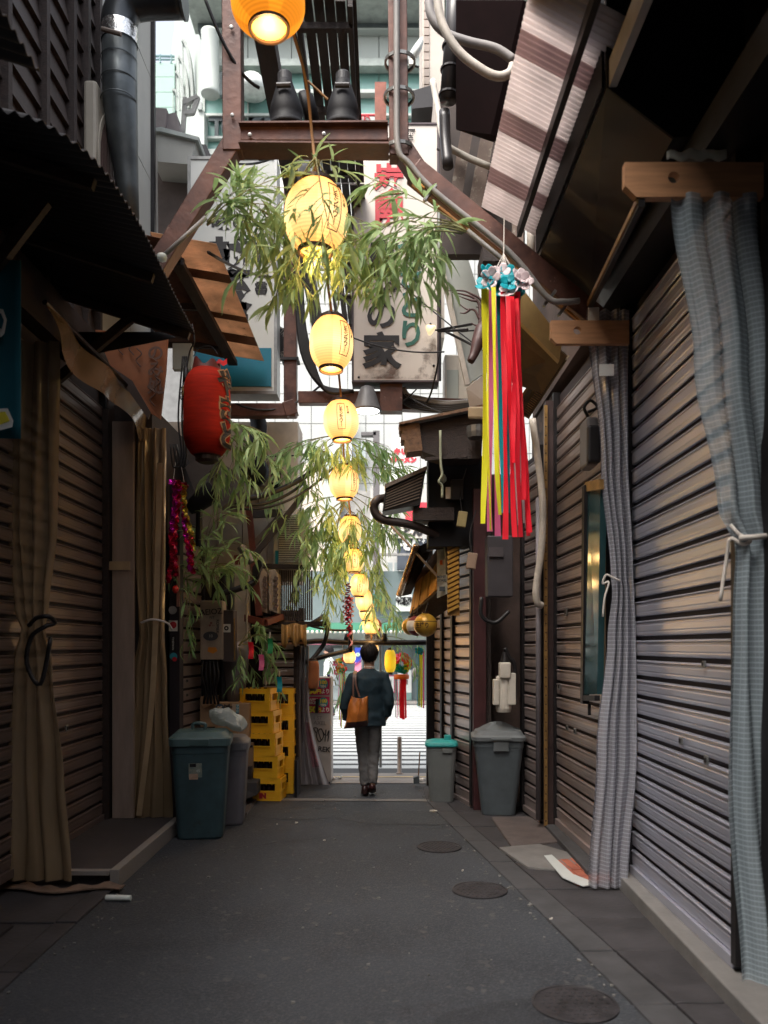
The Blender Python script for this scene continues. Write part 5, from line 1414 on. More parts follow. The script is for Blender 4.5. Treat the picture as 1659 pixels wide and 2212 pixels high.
o = MB().lathe(P(379, 1272, 7.35), [(.012, -.04), (.03, -.015), (.032, .01), (.012, .03)], 12).build('red_bauble', M('red_glass', (.6, .02, .015), .15), smooth=True)
tag(o, 'shiny red bauble hanging under the foil streamer', 'bauble')
cr = thing('crimson_streamer', 'crimson honeycomb paper streamer with pink tails in front of the lower lanterns', 'streamer', P(752, 1255, 9.1))
for i in range(22):
    y = 1262 + i * 4.6
    w = 9 + 2.5 * (i % 2)
    MB().obox(P(752 + 1.5 * math.sin(i), y, 9.1), (w * 2 * 9.1 / F * .5, .07, .012), Matrix.Rotation(.25 * (1 if i % 2 else -1), 4, 'Y')).build('paper_ring', crimson_foil if i % 3 else M('wine_paper', (.16, .005, .03), .5), cr)
for j, (x, m, y1) in enumerate(((744, M('salmon_paper', (.7, .25, .2), .6), 1345), (760, M('salmon_paper', ()), 1335), (754, R_RED, 1375), (757, M('salmon_paper', ()), 1400), (750, R_RED, 1350))):
    MB().grid(lambda u, v: P(x + 3.2 * math.sin(u * 30) + (v - .5) * 4, 1290 + (y1 - 1290) * u, 9.08 + .02 * math.cos(u * 30)), 50, 1).build('curled_tail', m, cr, solid=.001)
MB().tube([P(752, 1262, 9.1), P(755, 1200, 9.15)], .003, 4).build('cord', cord_m, cr)
# street-end decorations
def paper_wreath(lab, c, R, r, cols, seed):
    t = thing('paper_wreath', lab, 'wreath', c)
    n = len(cols)
    for i, m in enumerate(cols):
        th = 2 * PI * i / n + .3
        flower(c + V((R * math.cos(th), random.uniform(-.02, .02), R * math.sin(th))), r, m, t, seed + i)
        flower(c + V((R * 1.02 * math.cos(th + .25), -.03, R * 1.02 * math.sin(th + .25))), r * .8, m, t, seed + 50 + i)
    return t
c = P(867, 1433, 10.6)
kk = 10.6 / F
wr_ = paper_wreath('rainbow paper wreath beside the yellow lantern at the alley mouth', c, 14 * kk, 10 * kk, [R_ORANGE, R_RED, R_RED, R_PINK, R_RED, R_LIME, R_GREEN, R_TEAL, R_TEAL, R_GREEN, R_LIME, R_ORANGE], 60)
st2 = thing('red_streamer', 'red and orange ribbons hanging below the rainbow wreath', 'streamer', P(867, 1460, 10.6))
MB().lathe(P(867, 1462, 10.6), [(16 * kk, -.03), (17 * kk, 0), (16 * kk, .03)], 16).build('ring', R_ORANGE, st2)
for i, (x, w, m, y1) in enumerate(((858, 2, R_PINK, 1552), (862, 1.5, R_ORANGE, 1548), (866, 5, R_RED, 1552), (871, 6, R_RED, 1554), (876, 4, R_RED, 1552), (854, 1.5, R_WHITE, 1550))):
    MB().grid(lambda u, v: P(x + (v - .5) * w + .5 * math.sin(u * 4 + i), 1462 + (y1 - 1462) * u, 10.6 + .04 * math.sin(i * 2)), 6, 1).build('ribbon', m, st2, solid=.001)
MB().tube([P(867, 1460, 10.6), P(867, 1385, 10.5)], .003, 4).build('cord', cord_m, st2)
st3 = thing('lime_streamer', 'lime, teal and pink streamer hanging by the right end post', 'streamer', P(908, 1400, 10.5))
flower(P(904, 1405, 10.5), .05, R_TEAL, st3, 90); flower(P(909, 1407, 10.5), .05, R_TEAL, st3, 91)
for i, (x, w, m, y1) in enumerate(((907, 4, R_LIME, 1525), (911, 4, R_LIME, 1528), (915, 3, R_PINK, 1530), (903, 1.5, R_TEAL, 1527), (900, 1.2, R_TEAL, 1525), (905, 1.2, R_TEAL, 1528))):
    MB().grid(lambda u, v: P(x + (v - .5) * w + .6 * u * (i - 2), 1405 + (y1 - 1405) * u, 10.5 + .03 * math.sin(i * 2)), 6, 1).build('ribbon', m, st3, solid=.001)
MB().tube([P(907, 1405, 10.5), P(907, 1385, 10.45)], .003, 4).build('cord', cord_m, st3)
st4 = thing('rainbow_streamer', 'rainbow paper flower streamer with long lime ribbons beside the price posters', 'streamer', P(737, 1430, 10.5))
for i, (x, y, m) in enumerate(((725, 1433, R_PINK), (731, 1428, R_LIME), (737, 1427, R_GREEN), (743, 1424, R_RED), (736, 1438, R_ORANGE), (726, 1452, R_PINK), (733, 1450, R_LIME), (739, 1448, R_GREEN), (745, 1446, R_RED), (730, 1440, R_ORANGE))):
    flower(P(x, y, 10.5), .042, m, st4, 100 + i)
for i, (x, x1, w, m, y1) in enumerate(((737, 733, 2.4, R_LIME, 1555), (740, 737, 2.2, R_LIME, 1572), (742, 735, 1.6, R_PINK, 1568), (744, 746, 1.8, R_ORANGE, 1520), (734, 730, 1.4, R_PINK, 1530), (741, 741, 1.6, R_GREEN, 1545))):
    MB().grid(lambda u, v: P(x + (x1 - x) * u + (v - .5) * w, 1450 + (y1 - 1450) * u, 10.5 + .03 * math.sin(i * 2)), 8, 1).build('ribbon', m, st4, solid=.001)
MB().tube([P(735, 1428, 10.5), P(742, 1385, 10.4)], .003, 4).build('cord', cord_m, st4)

# ================================================================== bins
def rrect(w, d, r, n=5):
    pts = []
    for (sx, sy, a0) in ((1, 1, 0), (-1, 1, 90), (-1, -1, 180), (1, -1, 270)):
        for k in range(n + 1):
            a = math.radians(a0 + 90 * k / n)
            pts.append((sx * (w / 2 - r) + r * math.cos(a), sy * (d / 2 - r) + r * math.sin(a)))
    return pts
def loft(rings, cap0=True, cap1=True):
    b = MB()
    n = len(rings[0])
    for r in rings: b.v += [V(p) for p in r]
    for i in range(len(rings) - 1):
        for j in range(n):
            b.f.append((i * n + j, i * n + (j + 1) % n, (i + 1) * n + (j + 1) % n, (i + 1) * n + j))
    if cap0: b.f.append(tuple(reversed(range(n))))
    if cap1: b.f.append(tuple((len(rings) - 1) * n + j for j in range(n)))
    return b
def ring_at(c, w, d, r, z, rot):
    q = Matrix.Rotation(rot, 3, 'Z')
    return [V(c) + q @ V((x, y, 0)) + V((0, 0, z)) for x, y in rrect(w, d, r)]
LID = {}
def bin_(label, c, h, wb, db, wt, dt, rot, mat, lidm, style, group='plastic rubbish bins'):
    t = thing('rubbish_bin', label, 'bin', c, group)
    hb = h * .86
    rg = [(wb * .94, db * .94, 0), (wb, db, .02)] + [(wb + (wt - wb) * u, db + (dt - db) * u, .02 + (hb - .02) * u) for u in (.3, .6, .85)] + [(wt * .985, dt * .985, hb * .9), (wt, dt, hb * .905), (wt, dt, hb)]
    loft([ring_at(c, w, d, .06, z, rot) for (w, d, z) in rg]).build('body', mat, t, smooth=False, bevel=.004)
    rot3 = Matrix.Rotation(rot, 3, 'Z')
    def L(x, y, z): return V(c) + rot3 @ V((x, y, z))
    ww, dd = wt * 1.08, dt * 1.08
    if style == 'flat':
        rings = [(ww, dd, hb - .015), (ww * 1.01, dd * 1.01, hb + .05), (ww * .985, dd * .985, hb + .062), (ww * .93, dd * .93, hb + .07), (ww * .80, dd * .75, hb + .105), (ww * .40, dd * .40, hb + .115)]
    elif style == 'peak':
        rings = [(ww, dd, hb - .01), (ww * 1.01, dd * 1.01, hb + .03), (ww * .92, dd * .92, hb + .05), (ww * .86, dd * .86, hb + .085), (ww * .72, dd * .72, hb + .095), (ww * .30, dd * .30, hb + .155), (ww * .16, dd * .16, hb + .165)]
    else:
        rings = [(ww, dd, hb - .02), (ww * 1.02, dd * 1.02, hb), (ww * .97, dd * .97, hb + .025), (ww * .6, dd * .6, hb + .045)]
    lid = loft([ring_at(c, w, d, min(.07, w * .3), z, rot) for (w, d, z) in rings]).build('lid', lidm, t, bevel=.004)
    LID[t.name] = lid
    return t, L, hb
cb_ = P(428, 1810, 7.35)
t, L, hb = bin_('large worn teal bin with grey lid and torn price label at left', (-1.66, 7.28, 0), .985, .40, .40, .50, .46, .13, bin_teal, bin_lid, 'flat')
MB().obox(L(.0, -.252, hb + .022), (.17, .02, .055), Matrix.Rotation(.13, 4, 'Z')).build('lid_clip', M('lid_clip', (.055, .10, .10), .45), LID[t.name], bevel=.004)
q = L(-.02, -.04, hb + .12)
MB().tube(spline([q + V((-.05, 0, -.02)), q + V((-.05, 0, .045)), q + V((.05, 0, .045)), q + V((.05, 0, -.02))], 5), .017, 8).build('lid_handle', bin_lid, LID[t.name], smooth=True)
Rz = Matrix.Rotation(.13, 4, 'Z') @ Matrix.Rotation(.055, 4, 'X')
lb = lambda x, z: L(x, -.205 - (z / .86) * .027, z)
MB().obox(lb(-.035, .62), (.115, .004, .125), Rz).build('price_label', M('label_teal', (.12, .22, .21), .6, var=.3, scale=30, col2=(.30, .28, .22)), t)
MB().obox(lb(-.055, .665) + V((0, -.004, 0)), (.055, .003, .03), Rz).build('label_stripe', steel_black, t)
MB().obox(lb(-.05, .565) + V((0, -.004, 0)), (.075, .003, .05), Rz).build('label_patch', M('label_peach', (.42, .28, .20), .6, var=.3, scale=20), t)
text('45', .036, lb(-.01, .615) + V((0, -.006, 0)), M('label_ink', (.35, .40, .36), .6), t, right=(1, .13, 0), bold=.001)
t2, L2_, hb2 = bin_('grey bin half hidden behind the large teal bin', (-1.535, 7.80, 0), .86, .34, .34, .41, .40, .1, M('violet_grey_bin', (.13, .125, .14), .5, var=.2), M('violet_grey_lid', (.15, .15, .16), .5), 'flat')
bg_ = thing('rubbish_bag', 'milky white rubbish bag lying on the bins at left', 'bag', (-1.50, 7.45, .95))
def bagf(u, v):
    th, ph = u * 2 * PI, v * PI
    n_ = 1 + .35 * noise.noise(V((math.cos(th) * 1.6, math.sin(th) * 1.6, v * 3.5))) + .08 * noise.noise(V((math.cos(th) * 6, math.sin(th) * 6, v * 9)))
    return V((-1.47 + .165 * n_ * math.sin(ph) * math.cos(th), 7.50 + .14 * n_ * math.sin(ph) * math.sin(th), .965 + .13 * n_ * (1 - math.cos(ph)) * .62 - .10 * max(0, math.cos(th)) * math.sin(ph)))
MB().grid(bagf, 36, 18).build('sheet', plastic_bag, bg_, smooth=False)
t3, L3_, hb3 = bin_('large grey bin with peaked lid before the sooty recess at right', (1.17, 8.22, 0), .90, .34, .36, .50, .46, -.08, bin_grey, M('grey_lid', (.145, .16, .165), .5, var=.2), 'peak')
MB().obox(L3_(.02, -.235, hb3 - .06), (.15, .03, .10), Matrix.Rotation(-.08, 4, 'Z')).build('lid_clip', M('grey_lid', ()), LID[t3.name], bevel=.006)
MB().obox(L3_(.02, -.255, hb3 + .012), (.20, .02, .02), Matrix.Rotation(-.08, 4, 'Z')).build('clip_edge', M('grey_lid', ()), LID[t3.name], bevel=.004)
t4, L4_, hb4 = bin_('smaller grey bin with bright aqua lid at the right', (.635, 8.86, 0), .74, .26, .28, .33, .33, -.05, M('pale_grey_bin', (.15, .16, .155), .5, var=.15), bin_aqua, 'low')
MB().obox(L4_(.06, -.165, hb4 - .06), (.11, .025, .05), Matrix.Rotation(-.05, 4, 'Z')).build('side_grip', M('pale_grey_bin', ()), t4, bevel=.005)
MB().obox(L4_(.07, 0, hb4 + .06), (.075, .05, .075), Matrix.Rotation(-.05, 4, 'Z')).build('lid_handle', bin_aqua, LID[t4.name], bevel=.01)
br = thing('dustpan', 'small dark dustpan leaning by the right end post', 'dustpan', G(902, 1690))
MB().tube([P(903, 1690, 9.75), P(907, 1625, 9.8)], .008, 6).build('handle', wood_mid, br)
MB().prism([P(893, 1680, 9.72), P(906, 1676, 9.72), P(906, 1692, 9.72), P(894, 1694, 9.72)], (0, .1, 0)).build('pan', bin_grey, br)

# ================================================================== crates, bottles, boxes
BOT = None
def bottle(c, lab, h=.22):
    global BOT
    if BOT is None:
        BOT = MB().lathe((0, 0, 0), [(.030, 0), (.032, .01), (.032, .12), (.026, .15), (.0135, .175), (.0125, .215), (.0145, .217), (.0145, .225)], 12).mesh('bottle_body', (0, 0, 0), True)
        BOT.materials.append(bottle_gl)
    o = bpy.data.objects.new('beer_bottle', BOT)
    COL.objects.link(o)
    o.location = c
    tag(o, lab, 'bottle', 'brown bottles standing in the yellow crates')
def crate(lab, c, w, d, h, rot, mat, word=None, bottles=0, blab=''):
    t = thing('beer_crate', lab, 'crate', c, 'stacked beer crates')
    Rm = Matrix.Rotation(rot, 4, 'Z')
    def bx(b, x, y, z, sx, sy, sz): b.obox(V(c) + Rm.to_3x3() @ V((x, y, z)), (sx, sy, sz), Rm)
    th = .014
    for (s, nm) in ((-1, 'front_panel'), (1, 'back_panel')):
        b = MB(); bx(b, 0, s * (d / 2 - th), h * .21, w - .01, th, h * .40); b.build(nm, mat, t)
    for s in (-1, 1):
        b = MB(); bx(b, s * (w / 2 - th), 0, h * .21, th, d - .01, h * .40); b.build('side_panel', mat, t)
    b = MB()
    for s in (-1, 1):                                      # rim, mid rail, skirt
        for z, hh, e in ((h - .023, .046, .0), (h * .42, .016, .006), (.02, .04, -.008), (h - .052, .012, .008)):
            bx(b, 0, s * (d / 2 - th / 2 + e / 2), z, w + e, th, hh)
            bx(b, s * (w / 2 - th / 2 + e / 2), 0, z, th, d - 2 * th, hh)
    b.build('rim', mat, t)
    for sx in (-1, 1):
        for sy in (-1, 1):
            b = MB()
            bx(b, sx * (w / 2 - .035), sy * (d / 2 - .010), h * .5, .055, .024, h * .96)
            bx(b, sx * (w / 2 - .010), sy * (d / 2 - .045), h * .5, .024, .05, h * .96)
            b.build('corner_post', mat, t)
    b = MB(); bx(b, 0, 0, .02, w - .02, d - .02, .02); b.build('base', mat, t)
    if word:
        text(word, h * .30, V(c) + Rm.to_3x3() @ V((-w * .06, -d / 2 + .004 - .004, h * .22)), red_ink, t, right=Rm.to_3x3() @ V((1, 0, 0)), bold=.006, extr=.004)
    for i in range(bottles):
        for j in range(1):
            bottle(V(c) + Rm.to_3x3() @ V(((i + .5) / bottles * (w - .1) - (w - .1) / 2, -d / 2 + .075 + j * .1, .03)), blab)
    return t
zc = 0
fa = [(.03, .25), (.05, .24), (.13, .22), (.16, .2), (.22, .18)]
wd_ = ['IN', None, None, None, None]
labsA = ['bottom yellow crate of the front stack lettered with red capitals', 'second yellow crate up in the front stack', 'middle yellow crate of the front stack', 'fourth yellow crate up in the front stack', 'topmost yellow crate of the front stack']
offs = [(-1.305, 8.98), (-1.33, 8.98), (-1.35, 8.98), (-1.37, 9.0), (-1.40, 9.0)]
for i in range(5):
    crate(labsA[i], (offs[i][0], offs[i][1], .004 + i * .2485), .36, .30, .247, -(.10 + .03 * i), yellow_pl, wd_[i], 4, 'brown bottle in the ' + labsA[i].replace(' lettered with red capitals', ''))
labsB = ['bottom yellow crate of the rear stack', 'second yellow crate of the rear stack', 'third yellow crate of the rear stack', 'top yellow crate of the rear stack with a row of bottles']
for i in range(4):
    crate(labsB[i], (-1.265, 9.42, .004 + i * .304), .44, .36, .302, 0, yellow_pl, 'IN' if i == 0 else None, 5, 'brown bottle in the ' + labsB[i].replace(' with a row of bottles', ''))
crate('dirty lime-yellow crate behind the grey bin at left', (-1.72, 9.05, .02), .34, .30, .27, .05, yellow_gr)
o = MB().box(-1.015, -.985, 9.05, 9.35, 0.002, .42).build('folded_crate', steel_black)
tag(o, 'black folded crate edge standing right of the yellow stacks', 'crate')
def cbox(lab, a, c, Y, d, mat=card):
    p, q = P(a[0], c[1], Y), P(c[0], a[1], Y)
    t = thing('cardboard_box', lab, 'box', ((p.x + q.x) / 2, Y, p.z), 'cardboard boxes by the yellow crates')
    MB().box(p.x, q.x, Y, Y + d, p.z, q.z).build('carton', mat, t, bevel=.004)
    return t, p, q
x1, p, q = cbox('printed cardboard box with blue emblem on top of the pile', (464, 1518), (516, 1594), 8.72, .3)
k = 8.72 / F
MB().lathe(P(475, 1530, 8.715), [(9.5 * k, 0), (9.5 * k, .003), (.001, .003)], 24, Matrix.Rotation(PI / 2, 4, 'X')).build('emblem', M('carton_blue', (.05, .08, .12), .7), x1)
text('25', 11 * k, P(475, 1530, 8.708), M('carton_pale', (.55, .42, .3), .7), x1, bold=.002)
text('缶\n五', 15 * k, P(489, 1538, 8.716), M('carton_ink', (.05, .04, .04), .7), x1, bold=.004)
text('十', 14 * k, P(495, 1529, 8.716), M('carton_ink', ()), x1, bold=.004)
MB().obox(P(509, 1536, 8.716), (15 * k, .004, 32 * k)).build('print_panel', M('carton_pale', ()), x1)
MB().obox(P(513, 1532, 8.713), (6 * k, .004, 20 * k)).build('blue_panel', cyan_print, x1)
MB().obox(P(513, 1544, 8.711), (6 * k, .004, 8 * k)).build('green_panel', M('carton_blue', ()), x1)
text('ア\nサ\nヒ', 6 * k, P(513, 1531, 8.709), white_ink, x1, bold=.001, line=.9)
text('Asahi', 9.5 * k, P(508, 1571, 8.716), M('carton_ink', ()), x1, bold=.0015)
x2, p, q = cbox('plain cardboard box beside the printed one', (516, 1520), (538, 1594), 8.74, .3)
x3, p, q = cbox('tall plain cardboard box under the printed one', (508, 1595), (534, 1655), 8.76, .3)
x4, p, q = cbox('brown carton with cut handle next to the yellow crates', (532, 1605), (547, 1668), 8.82, .3, M('dark_card', (.30, .19, .11), .8))
MB().obox(P(541, 1612, 8.815), (.05, .01, .025)).build('handle_slot', steel_black, x4)
x5, p, q = cbox('open torn cardboard flap behind the rubbish bag', (432, 1505), (464, 1570), 8.8, .3)
MB().prism([P(434, 1520, 8.79), P(462, 1508, 8.79), P(470, 1516, 8.75), P(440, 1530, 8.75)], (0, .01, 0)).build('flap', card, x5)
o = MB().box(P(505, 1660, 8.8).x, P(545, 1660, 8.8).x, 8.75, 9.15, 0, P(0, 1655, 8.8).z).build('box_plinth', wood_dark)
tag(o, 'dark crate plinth carrying the cardboard boxes', 'plinth')
tag(MB().tube([P(521, 1600, 8.66), P(531, 1668, 8.6)], .011, 6).build('broom_stick', steel_black), 'black stick leaning between the grey bin and the boxes', 'stick')

# ================================================================== cabinet with posters, tarp
cab = thing('grey_cabinet', 'pale grey cabinet with magenta price posters and scribbles at the alley mouth', 'cabinet', P(690, 1695, 9.9))
a, c = P(640, 1697, 9.9), P(716, 1463, 9.9)
MB().box(a.x, c.x, 9.9, 10.25, .03, c.z).build('body', grey_cabinet, cab, bevel=.02)
MB().box(a.x + .02, c.x - .02, 9.92, 10.2, 0, .03).build('base', steel_black, cab)
k = 9.9 / F
MB().box(P(706, 0, 9.9).x, P(711, 0, 9.9).x, 10.0, 10.05, c.z, c.z + .03).build('top_clip', blue_print, cab)
for i, (y0, y1) in enumerate(((1465, 1501), (1505, 1540))):
    p, q = P(640, y1, 9.9), P(712, y0, 9.9)
    MB().box(p.x, q.x, 9.893, 9.899, p.z, q.z).build('poster', magenta, cab); po_ = bpy.context.scene.objects[sorted([o.name for o in cab.children if o.name.startswith('poster')])[-1]]
    ym = (y0 + y1) / 2
    cc = P(698, y0 + 12, 9.89)
    MB().lathe(cc, [(10.5 * k, 0), (10.5 * k, .002), (.001, .002)], 20, Matrix.Rotation(PI / 2, 4, 'X')).build('price_bubble', cyan_print, po_)
    text('100', 10.5 * k, P(698, y0 + 9.5, 9.884), yellow_print, po_, bold=.003)
    text('YEN', 6.5 * k, P(698, y0 + 18, 9.884), white_ink, po_, bold=.002)
    text('HAPPY\nPRICE!', 7.5 * k, P(674, y0 + 10, 9.888), white_ink, po_, bold=.002, line=.9)
    text('150', 17 * k, P(671, y0 + 28, 9.888), yellow_print, po_, bold=.006)
    text('円', 10 * k, P(689, y0 + 29, 9.888), yellow_print, po_, bold=.003)
    text('より', 11 * k, P(703, y0 + 29, 9.888), white_ink, po_, bold=.003, sx=.85)
text('1 ST', 11 * k, P(686, 1551, 9.894), M('grey_scribble', (.22, .2, .2), .7), cab, bold=.0005)
text('AXEL', 11.5 * k, P(691, 1562, 9.894), M('grey_scribble', ()), cab, bold=.0005, rot=-.06)
b = MB()
for pts in ([(683, 1583), (678, 1573), (686, 1574), (684, 1590), (690, 1602), (699, 1590), (694, 1575), (688, 1580), (694, 1600)], [(694, 1574), (702, 1588), (704, 1576), (702, 1602)], [(706, 1590), (711, 1578), (708, 1602)]):
    b.tube(spline([P(x, y, 9.893) for x, y in pts], 6), .0065, 5)
b.build('scribble', black_ink, cab, kind='stuff')
text('REK', 15 * k, P(700, 1619, 9.893), black_ink, cab, bold=.002, rot=-.10)
MB().tube([P(686, 1510, 9.87), P(684, 1540, 9.87)], .022, 8).build('dark_glove', steel_black, cab)
tp_ = thing('grey_tarp', 'grey plastic tarp hanging beside the cabinet and flaring to the ground', 'tarp', P(660, 1690, 9.4))
def tarpf(u, v):
    y = 1395 + 300 * v
    xl = 644 - 4 * v; xr = 662 + (6 if v < .45 else 6 + 44 * ((v - .45) / .55) ** 1.4)
    x = xl + (xr - xl) * u
    return P(x, y - (0 if v < .95 else 0), 9.45 + .045 * math.sin(u * 19 + v * 2) + .12 * u * v)
MB().grid(tarpf, 40, 40).build('sheet', tarp, tp_, smooth=True)
MB().grid(lambda u, v: tarpf(.62 + .25 * u, .55 + .32 * v) + V((0, -.03, 0)), 8, 8).build('pink_print', M('faded_pink', (.36, .12, .16), .5, alpha=.55), tp_, smooth=True)
ac_ = thing('awning_rag', 'crumpled amber rag awning above the frontal shutter at left', 'awning', P(630, 1370, 9.4))
MB().grid(lambda u, v: P(608 + 54 * u, 1348 + (42 + 9 * math.sin(u * 14)) * v + 2 * math.sin(u * 9), 9.35 - .10 * math.sin(v * 2) + .035 * math.sin(u * 22)), 40, 8).build('cloth', M('ochre_rag', (.34, .19, .06), .45, var=.4, scale=7), ac_, smooth=True, solid=.003)
MB().bar(P(600, 1350, 9.45), P(705, 1346, 9.5), .05, .05).build('ledge', wood_dark, ac_)
MB().bar(P(600, 1392, 9.32), P(655, 1388, 9.32), .03, .025).build('slat', wood_pale, ac_)
o = MB().tube([P(643, 1395, 9.5), P(645, 1690, 9.5)], .05, 10).build('dark_post', wood_dark)
tag(o, 'dark post between the frontal shutter and the grey tarp', 'post')
pp = thing('lintel_pipe', 'dark pipe crossing above the alley mouth', 'pipe', P(800, 1388, 10.1))
MB().tube(spline([P(590, 1402, 9.6), P(680, 1385, 9.9), P(760, 1388, 10.1), P(925, 1388, 10.1)], 5), .035, 8).build('pipe', steel_black, pp, smooth=True)
for x in (750, 830):
    MB().lathe(P(x, 1385, 10.1), [(.03, 0), (.045, .03), (.03, .09), (.012, .1)], 12).build('insulator', steel_black, pp, smooth=True)
pe = thing('bent_pipe', 'dark bent pipe with elbow crossing beside the small cream lantern', 'pipe', P(700, 1420, 9.6))
MB().tube(spline([P(655, 1432, 9.5), P(700, 1418, 9.6), P(752, 1405, 9.9), P(757, 1400, 9.9), P(757, 1350, 9.9)], 5), .03, 8).build('pipe', steel_black, pe, smooth=True)
MB().tube(spline([P(668, 1432, 9.5), P(690, 1405, 9.6), P(702, 1385, 9.6), P(708, 1350, 9.6), P(700, 1330, 9.6)], 5), .028, 8).build('elbow', steel_black, pe, smooth=True)

# ================================================================== the man
def ell(c, rx, ry, n=20):
    return [V(c) + V((rx * math.cos(2 * PI * i / n), ry * math.sin(2 * PI * i / n), 0)) for i in range(n)]
def person(label, base, rotz, jacket_m, trouser_m, hair_m, sc=1.0, bag=True):
    t = thing('person', label, 'person', (0, 0, 0))
    BASE[t.name] = V((0, 0, 0))
    # head, neck, trunk, limbs as one skin surface (figure faces +y)
    body = []
    hc = V((.015, .015, 1.575))
    body.append(MB().lathe(hc, [(max(.001, .076 * math.sin(PI * i / 16) ** .9), -.118 * math.cos(PI * i / 16)) for i in range(17)], 20, sy=1.22))
    body.append(MB().lathe(hc + V((0, .035, -.035)), [(max(.001, .058 * math.sin(PI * i / 10)), -.075 * math.cos(PI * i / 10)) for i in range(11)], 14))   # jaw
    body.append(MB().tube([hc + V((0, .10, .01)), hc + V((0, .122, -.02))], [.010, .016], 8))                                                        # nose
    for s in (-1, 1):
        body.append(MB().lathe(hc + V((s * .078, .0, -.012)), [(.001, -.033), (.018, -.02), (.022, .0), (.02, .02), (.001, .033)], 10, sx=.5))
    body.append(MB().tube([V((.01, -.012, 1.36)), V((.012, .0, 1.44)), V((.015, .012, 1.52))], [.070, .062, .058], 14))
    body.append(loft([ell((0, 0, .80), .135, .095), ell((0, 0, .95), .145, .10), ell((0, 0, 1.12), .135, .095), ell((.005, -.01, 1.28), .165, .105), ell((.01, -.012, 1.37), .13, .08), ell((.01, -.01, 1.42), .06, .05)]))
    arms = ([V((-.165, -.008, 1.345)), V((-.232, -.03, 1.14)), V((-.265, -.03, 1.00)), V((-.235, .04, .86)), V((-.205, .09, .83))],
            [V((.18, -.008, 1.345)), V((.232, -.05, 1.16)), V((.245, -.055, 1.04)), V((.215, .01, .90)), V((.19, .06, .85))])
    for a in arms:
        body.append(MB().tube(a, [.055, .046, .042, .034, .028], 12))
    legs = ([V((-.075, 0, .84)), V((-.068, .03, .62)), V((-.060, .05, .44)), V((-.045, .02, .22)), V((-.035, -.01, .09))],
            [V((.075, 0, .84)), V((.075, .01, .62)), V((.068, .02, .44)), V((.060, -.05, .25)), V((.052, -.09, .12))])
    for l_ in legs:
        body.append(MB().tube(l_, [.082, .07, .055, .048, .036], 12))
    for a, s in zip(arms, (-1, 1)):                      # hands: palm, four fingers, thumb
        w = a[-1]; d = (a[-1] - a[-2]).normalized()
        body.append(MB().tube([w - d * .01, w + d * .03, w + d * .075], [.025, .033, .033], 10))
        for f in range(4):
            r_ = w + d * .07 + V((0, -.026 + f * .017, 0))
            L_ = (.055, .068, .072, .060)[3 - f]
            body.append(MB().tube([r_, r_ + d * L_ * .5 + V((-s * .006, 0, 0)), r_ + d * L_ * .8 + V((-s * .022, 0, 0)), r_ + d * L_ * .95 + V((-s * .036, 0, 0))], [.0095, .0092, .0085, .0075], 7))
        r_ = w + d * .02 + V((-s * .012, .028, 0))
        body.append(MB().tube([r_, r_ + d * .03 + V((-s * .012, .016, 0)), r_ + d * .06 + V((-s * .022, .012, 0))], [.011, .0105, .008], 7))
    fuse(body, 'body', skin, t, .0085, 3)
    for s in (-1, 1):
        MB().lathe(hc + V((s * .03, .096, .012)), [(.001, -.010), (.010, 0), (.001, .010)], 10).build('eye', black_ink, t, smooth=True)
    MB().tube([hc + V((-.02, .104, -.058)), hc + V((0, .109, -.06)), hc + V((.02, .104, -.058))], .005, 6).build('mouth', M('lip', (.30, .12, .10), .5), t, smooth=True)
    # hair: a cap that reaches the nape, with uneven ends
    def hairf(u, v):
        th = u * 2 * PI
        back = .5 - .5 * math.sin(th)                    # 1 at the back
        ph = v * (PI * (.44 + .235 * back) + .045 * math.sin(th * 11) + .03 * math.sin(th * 23))
        tp = 1 - .26 * max(0, (v - .55) / .45) ** 1.5
        r = 1.20 + .06 * noise.noise(V((math.cos(th) * 3, math.sin(th) * 3, v * 6))) + .02 * math.sin(th * 17) * v
        return hc + V((.092 * r * tp * math.sin(ph) * math.cos(th), .100 * r * tp * math.sin(ph) * math.sin(th) - .004, .012 + .118 * (r - .03) * math.cos(ph)))
    MB().grid(hairf, 56, 22).build('hair', hair_m, t, smooth=True, solid=.012)
    # jacket
    jk = [loft([ell((.0, -.0, .785), .205, .135), ell((0, 0, .84), .200, .132), ell((0, 0, .98), .200, .124), ell((0, -.005, 1.10), .195, .122), ell((.005, -.012, 1.25), .200, .128), ell((.01, -.014, 1.33), .205, .115), ell((.01, -.014, 1.385), .155, .092), ell((.012, -.008, 1.425), .085, .072), ell((.013, -.004, 1.445), .064, .062)], True, True)]
    for a in arms:
        q = [p.copy() for p in a[:4]]
        jk.append(MB().tube([q[0] + V((.03 if a is arms[0] else -.03, 0, .005)), q[0], q[0].lerp(q[1], .5), q[1], q[2], q[3]], [.062, .066, .066, .062, .060, .052], 16))
        
    j = fuse(jk, 'jacket', jacket_m, t, .011, 5)
    for v in j.data.vertices:                            # creases of worn cloth
        n1 = noise.noise(V((v.co.x * 7, v.co.y * 7, v.co.z * 11)))
        n2 = noise.noise(V((v.co.x * 18 + v.co.z * 9, v.co.y * 9, v.co.z * 16)))
        v.co += v.normal * (.012 * n1 + .005 * n2)
    loft([ell((.013, -.0, 1.425), .060, .058), ell((.014, .002, 1.465), .060, .058), ell((.014, .002, 1.468), .050, .048)], False, False).build('collar', shirt, t, smooth=True, solid=.004)
    # trousers
    tr_ = [loft([ell((0, 0, .76), .140, .105), ell((0, 0, .86), .155, .11), ell((0, 0, .95), .150, .105)])]
    for l_ in legs:
        tr_.append(MB().tube([l_[0] + V((0, 0, .03)), l_[0], l_[1], l_[2], l_[3], l_[4] + V((0, 0, .01))], [.082, .090, .076, .063, .057, .052], 16))
    g = fuse(tr_, 'trousers', trouser_m, t, .011, 4)
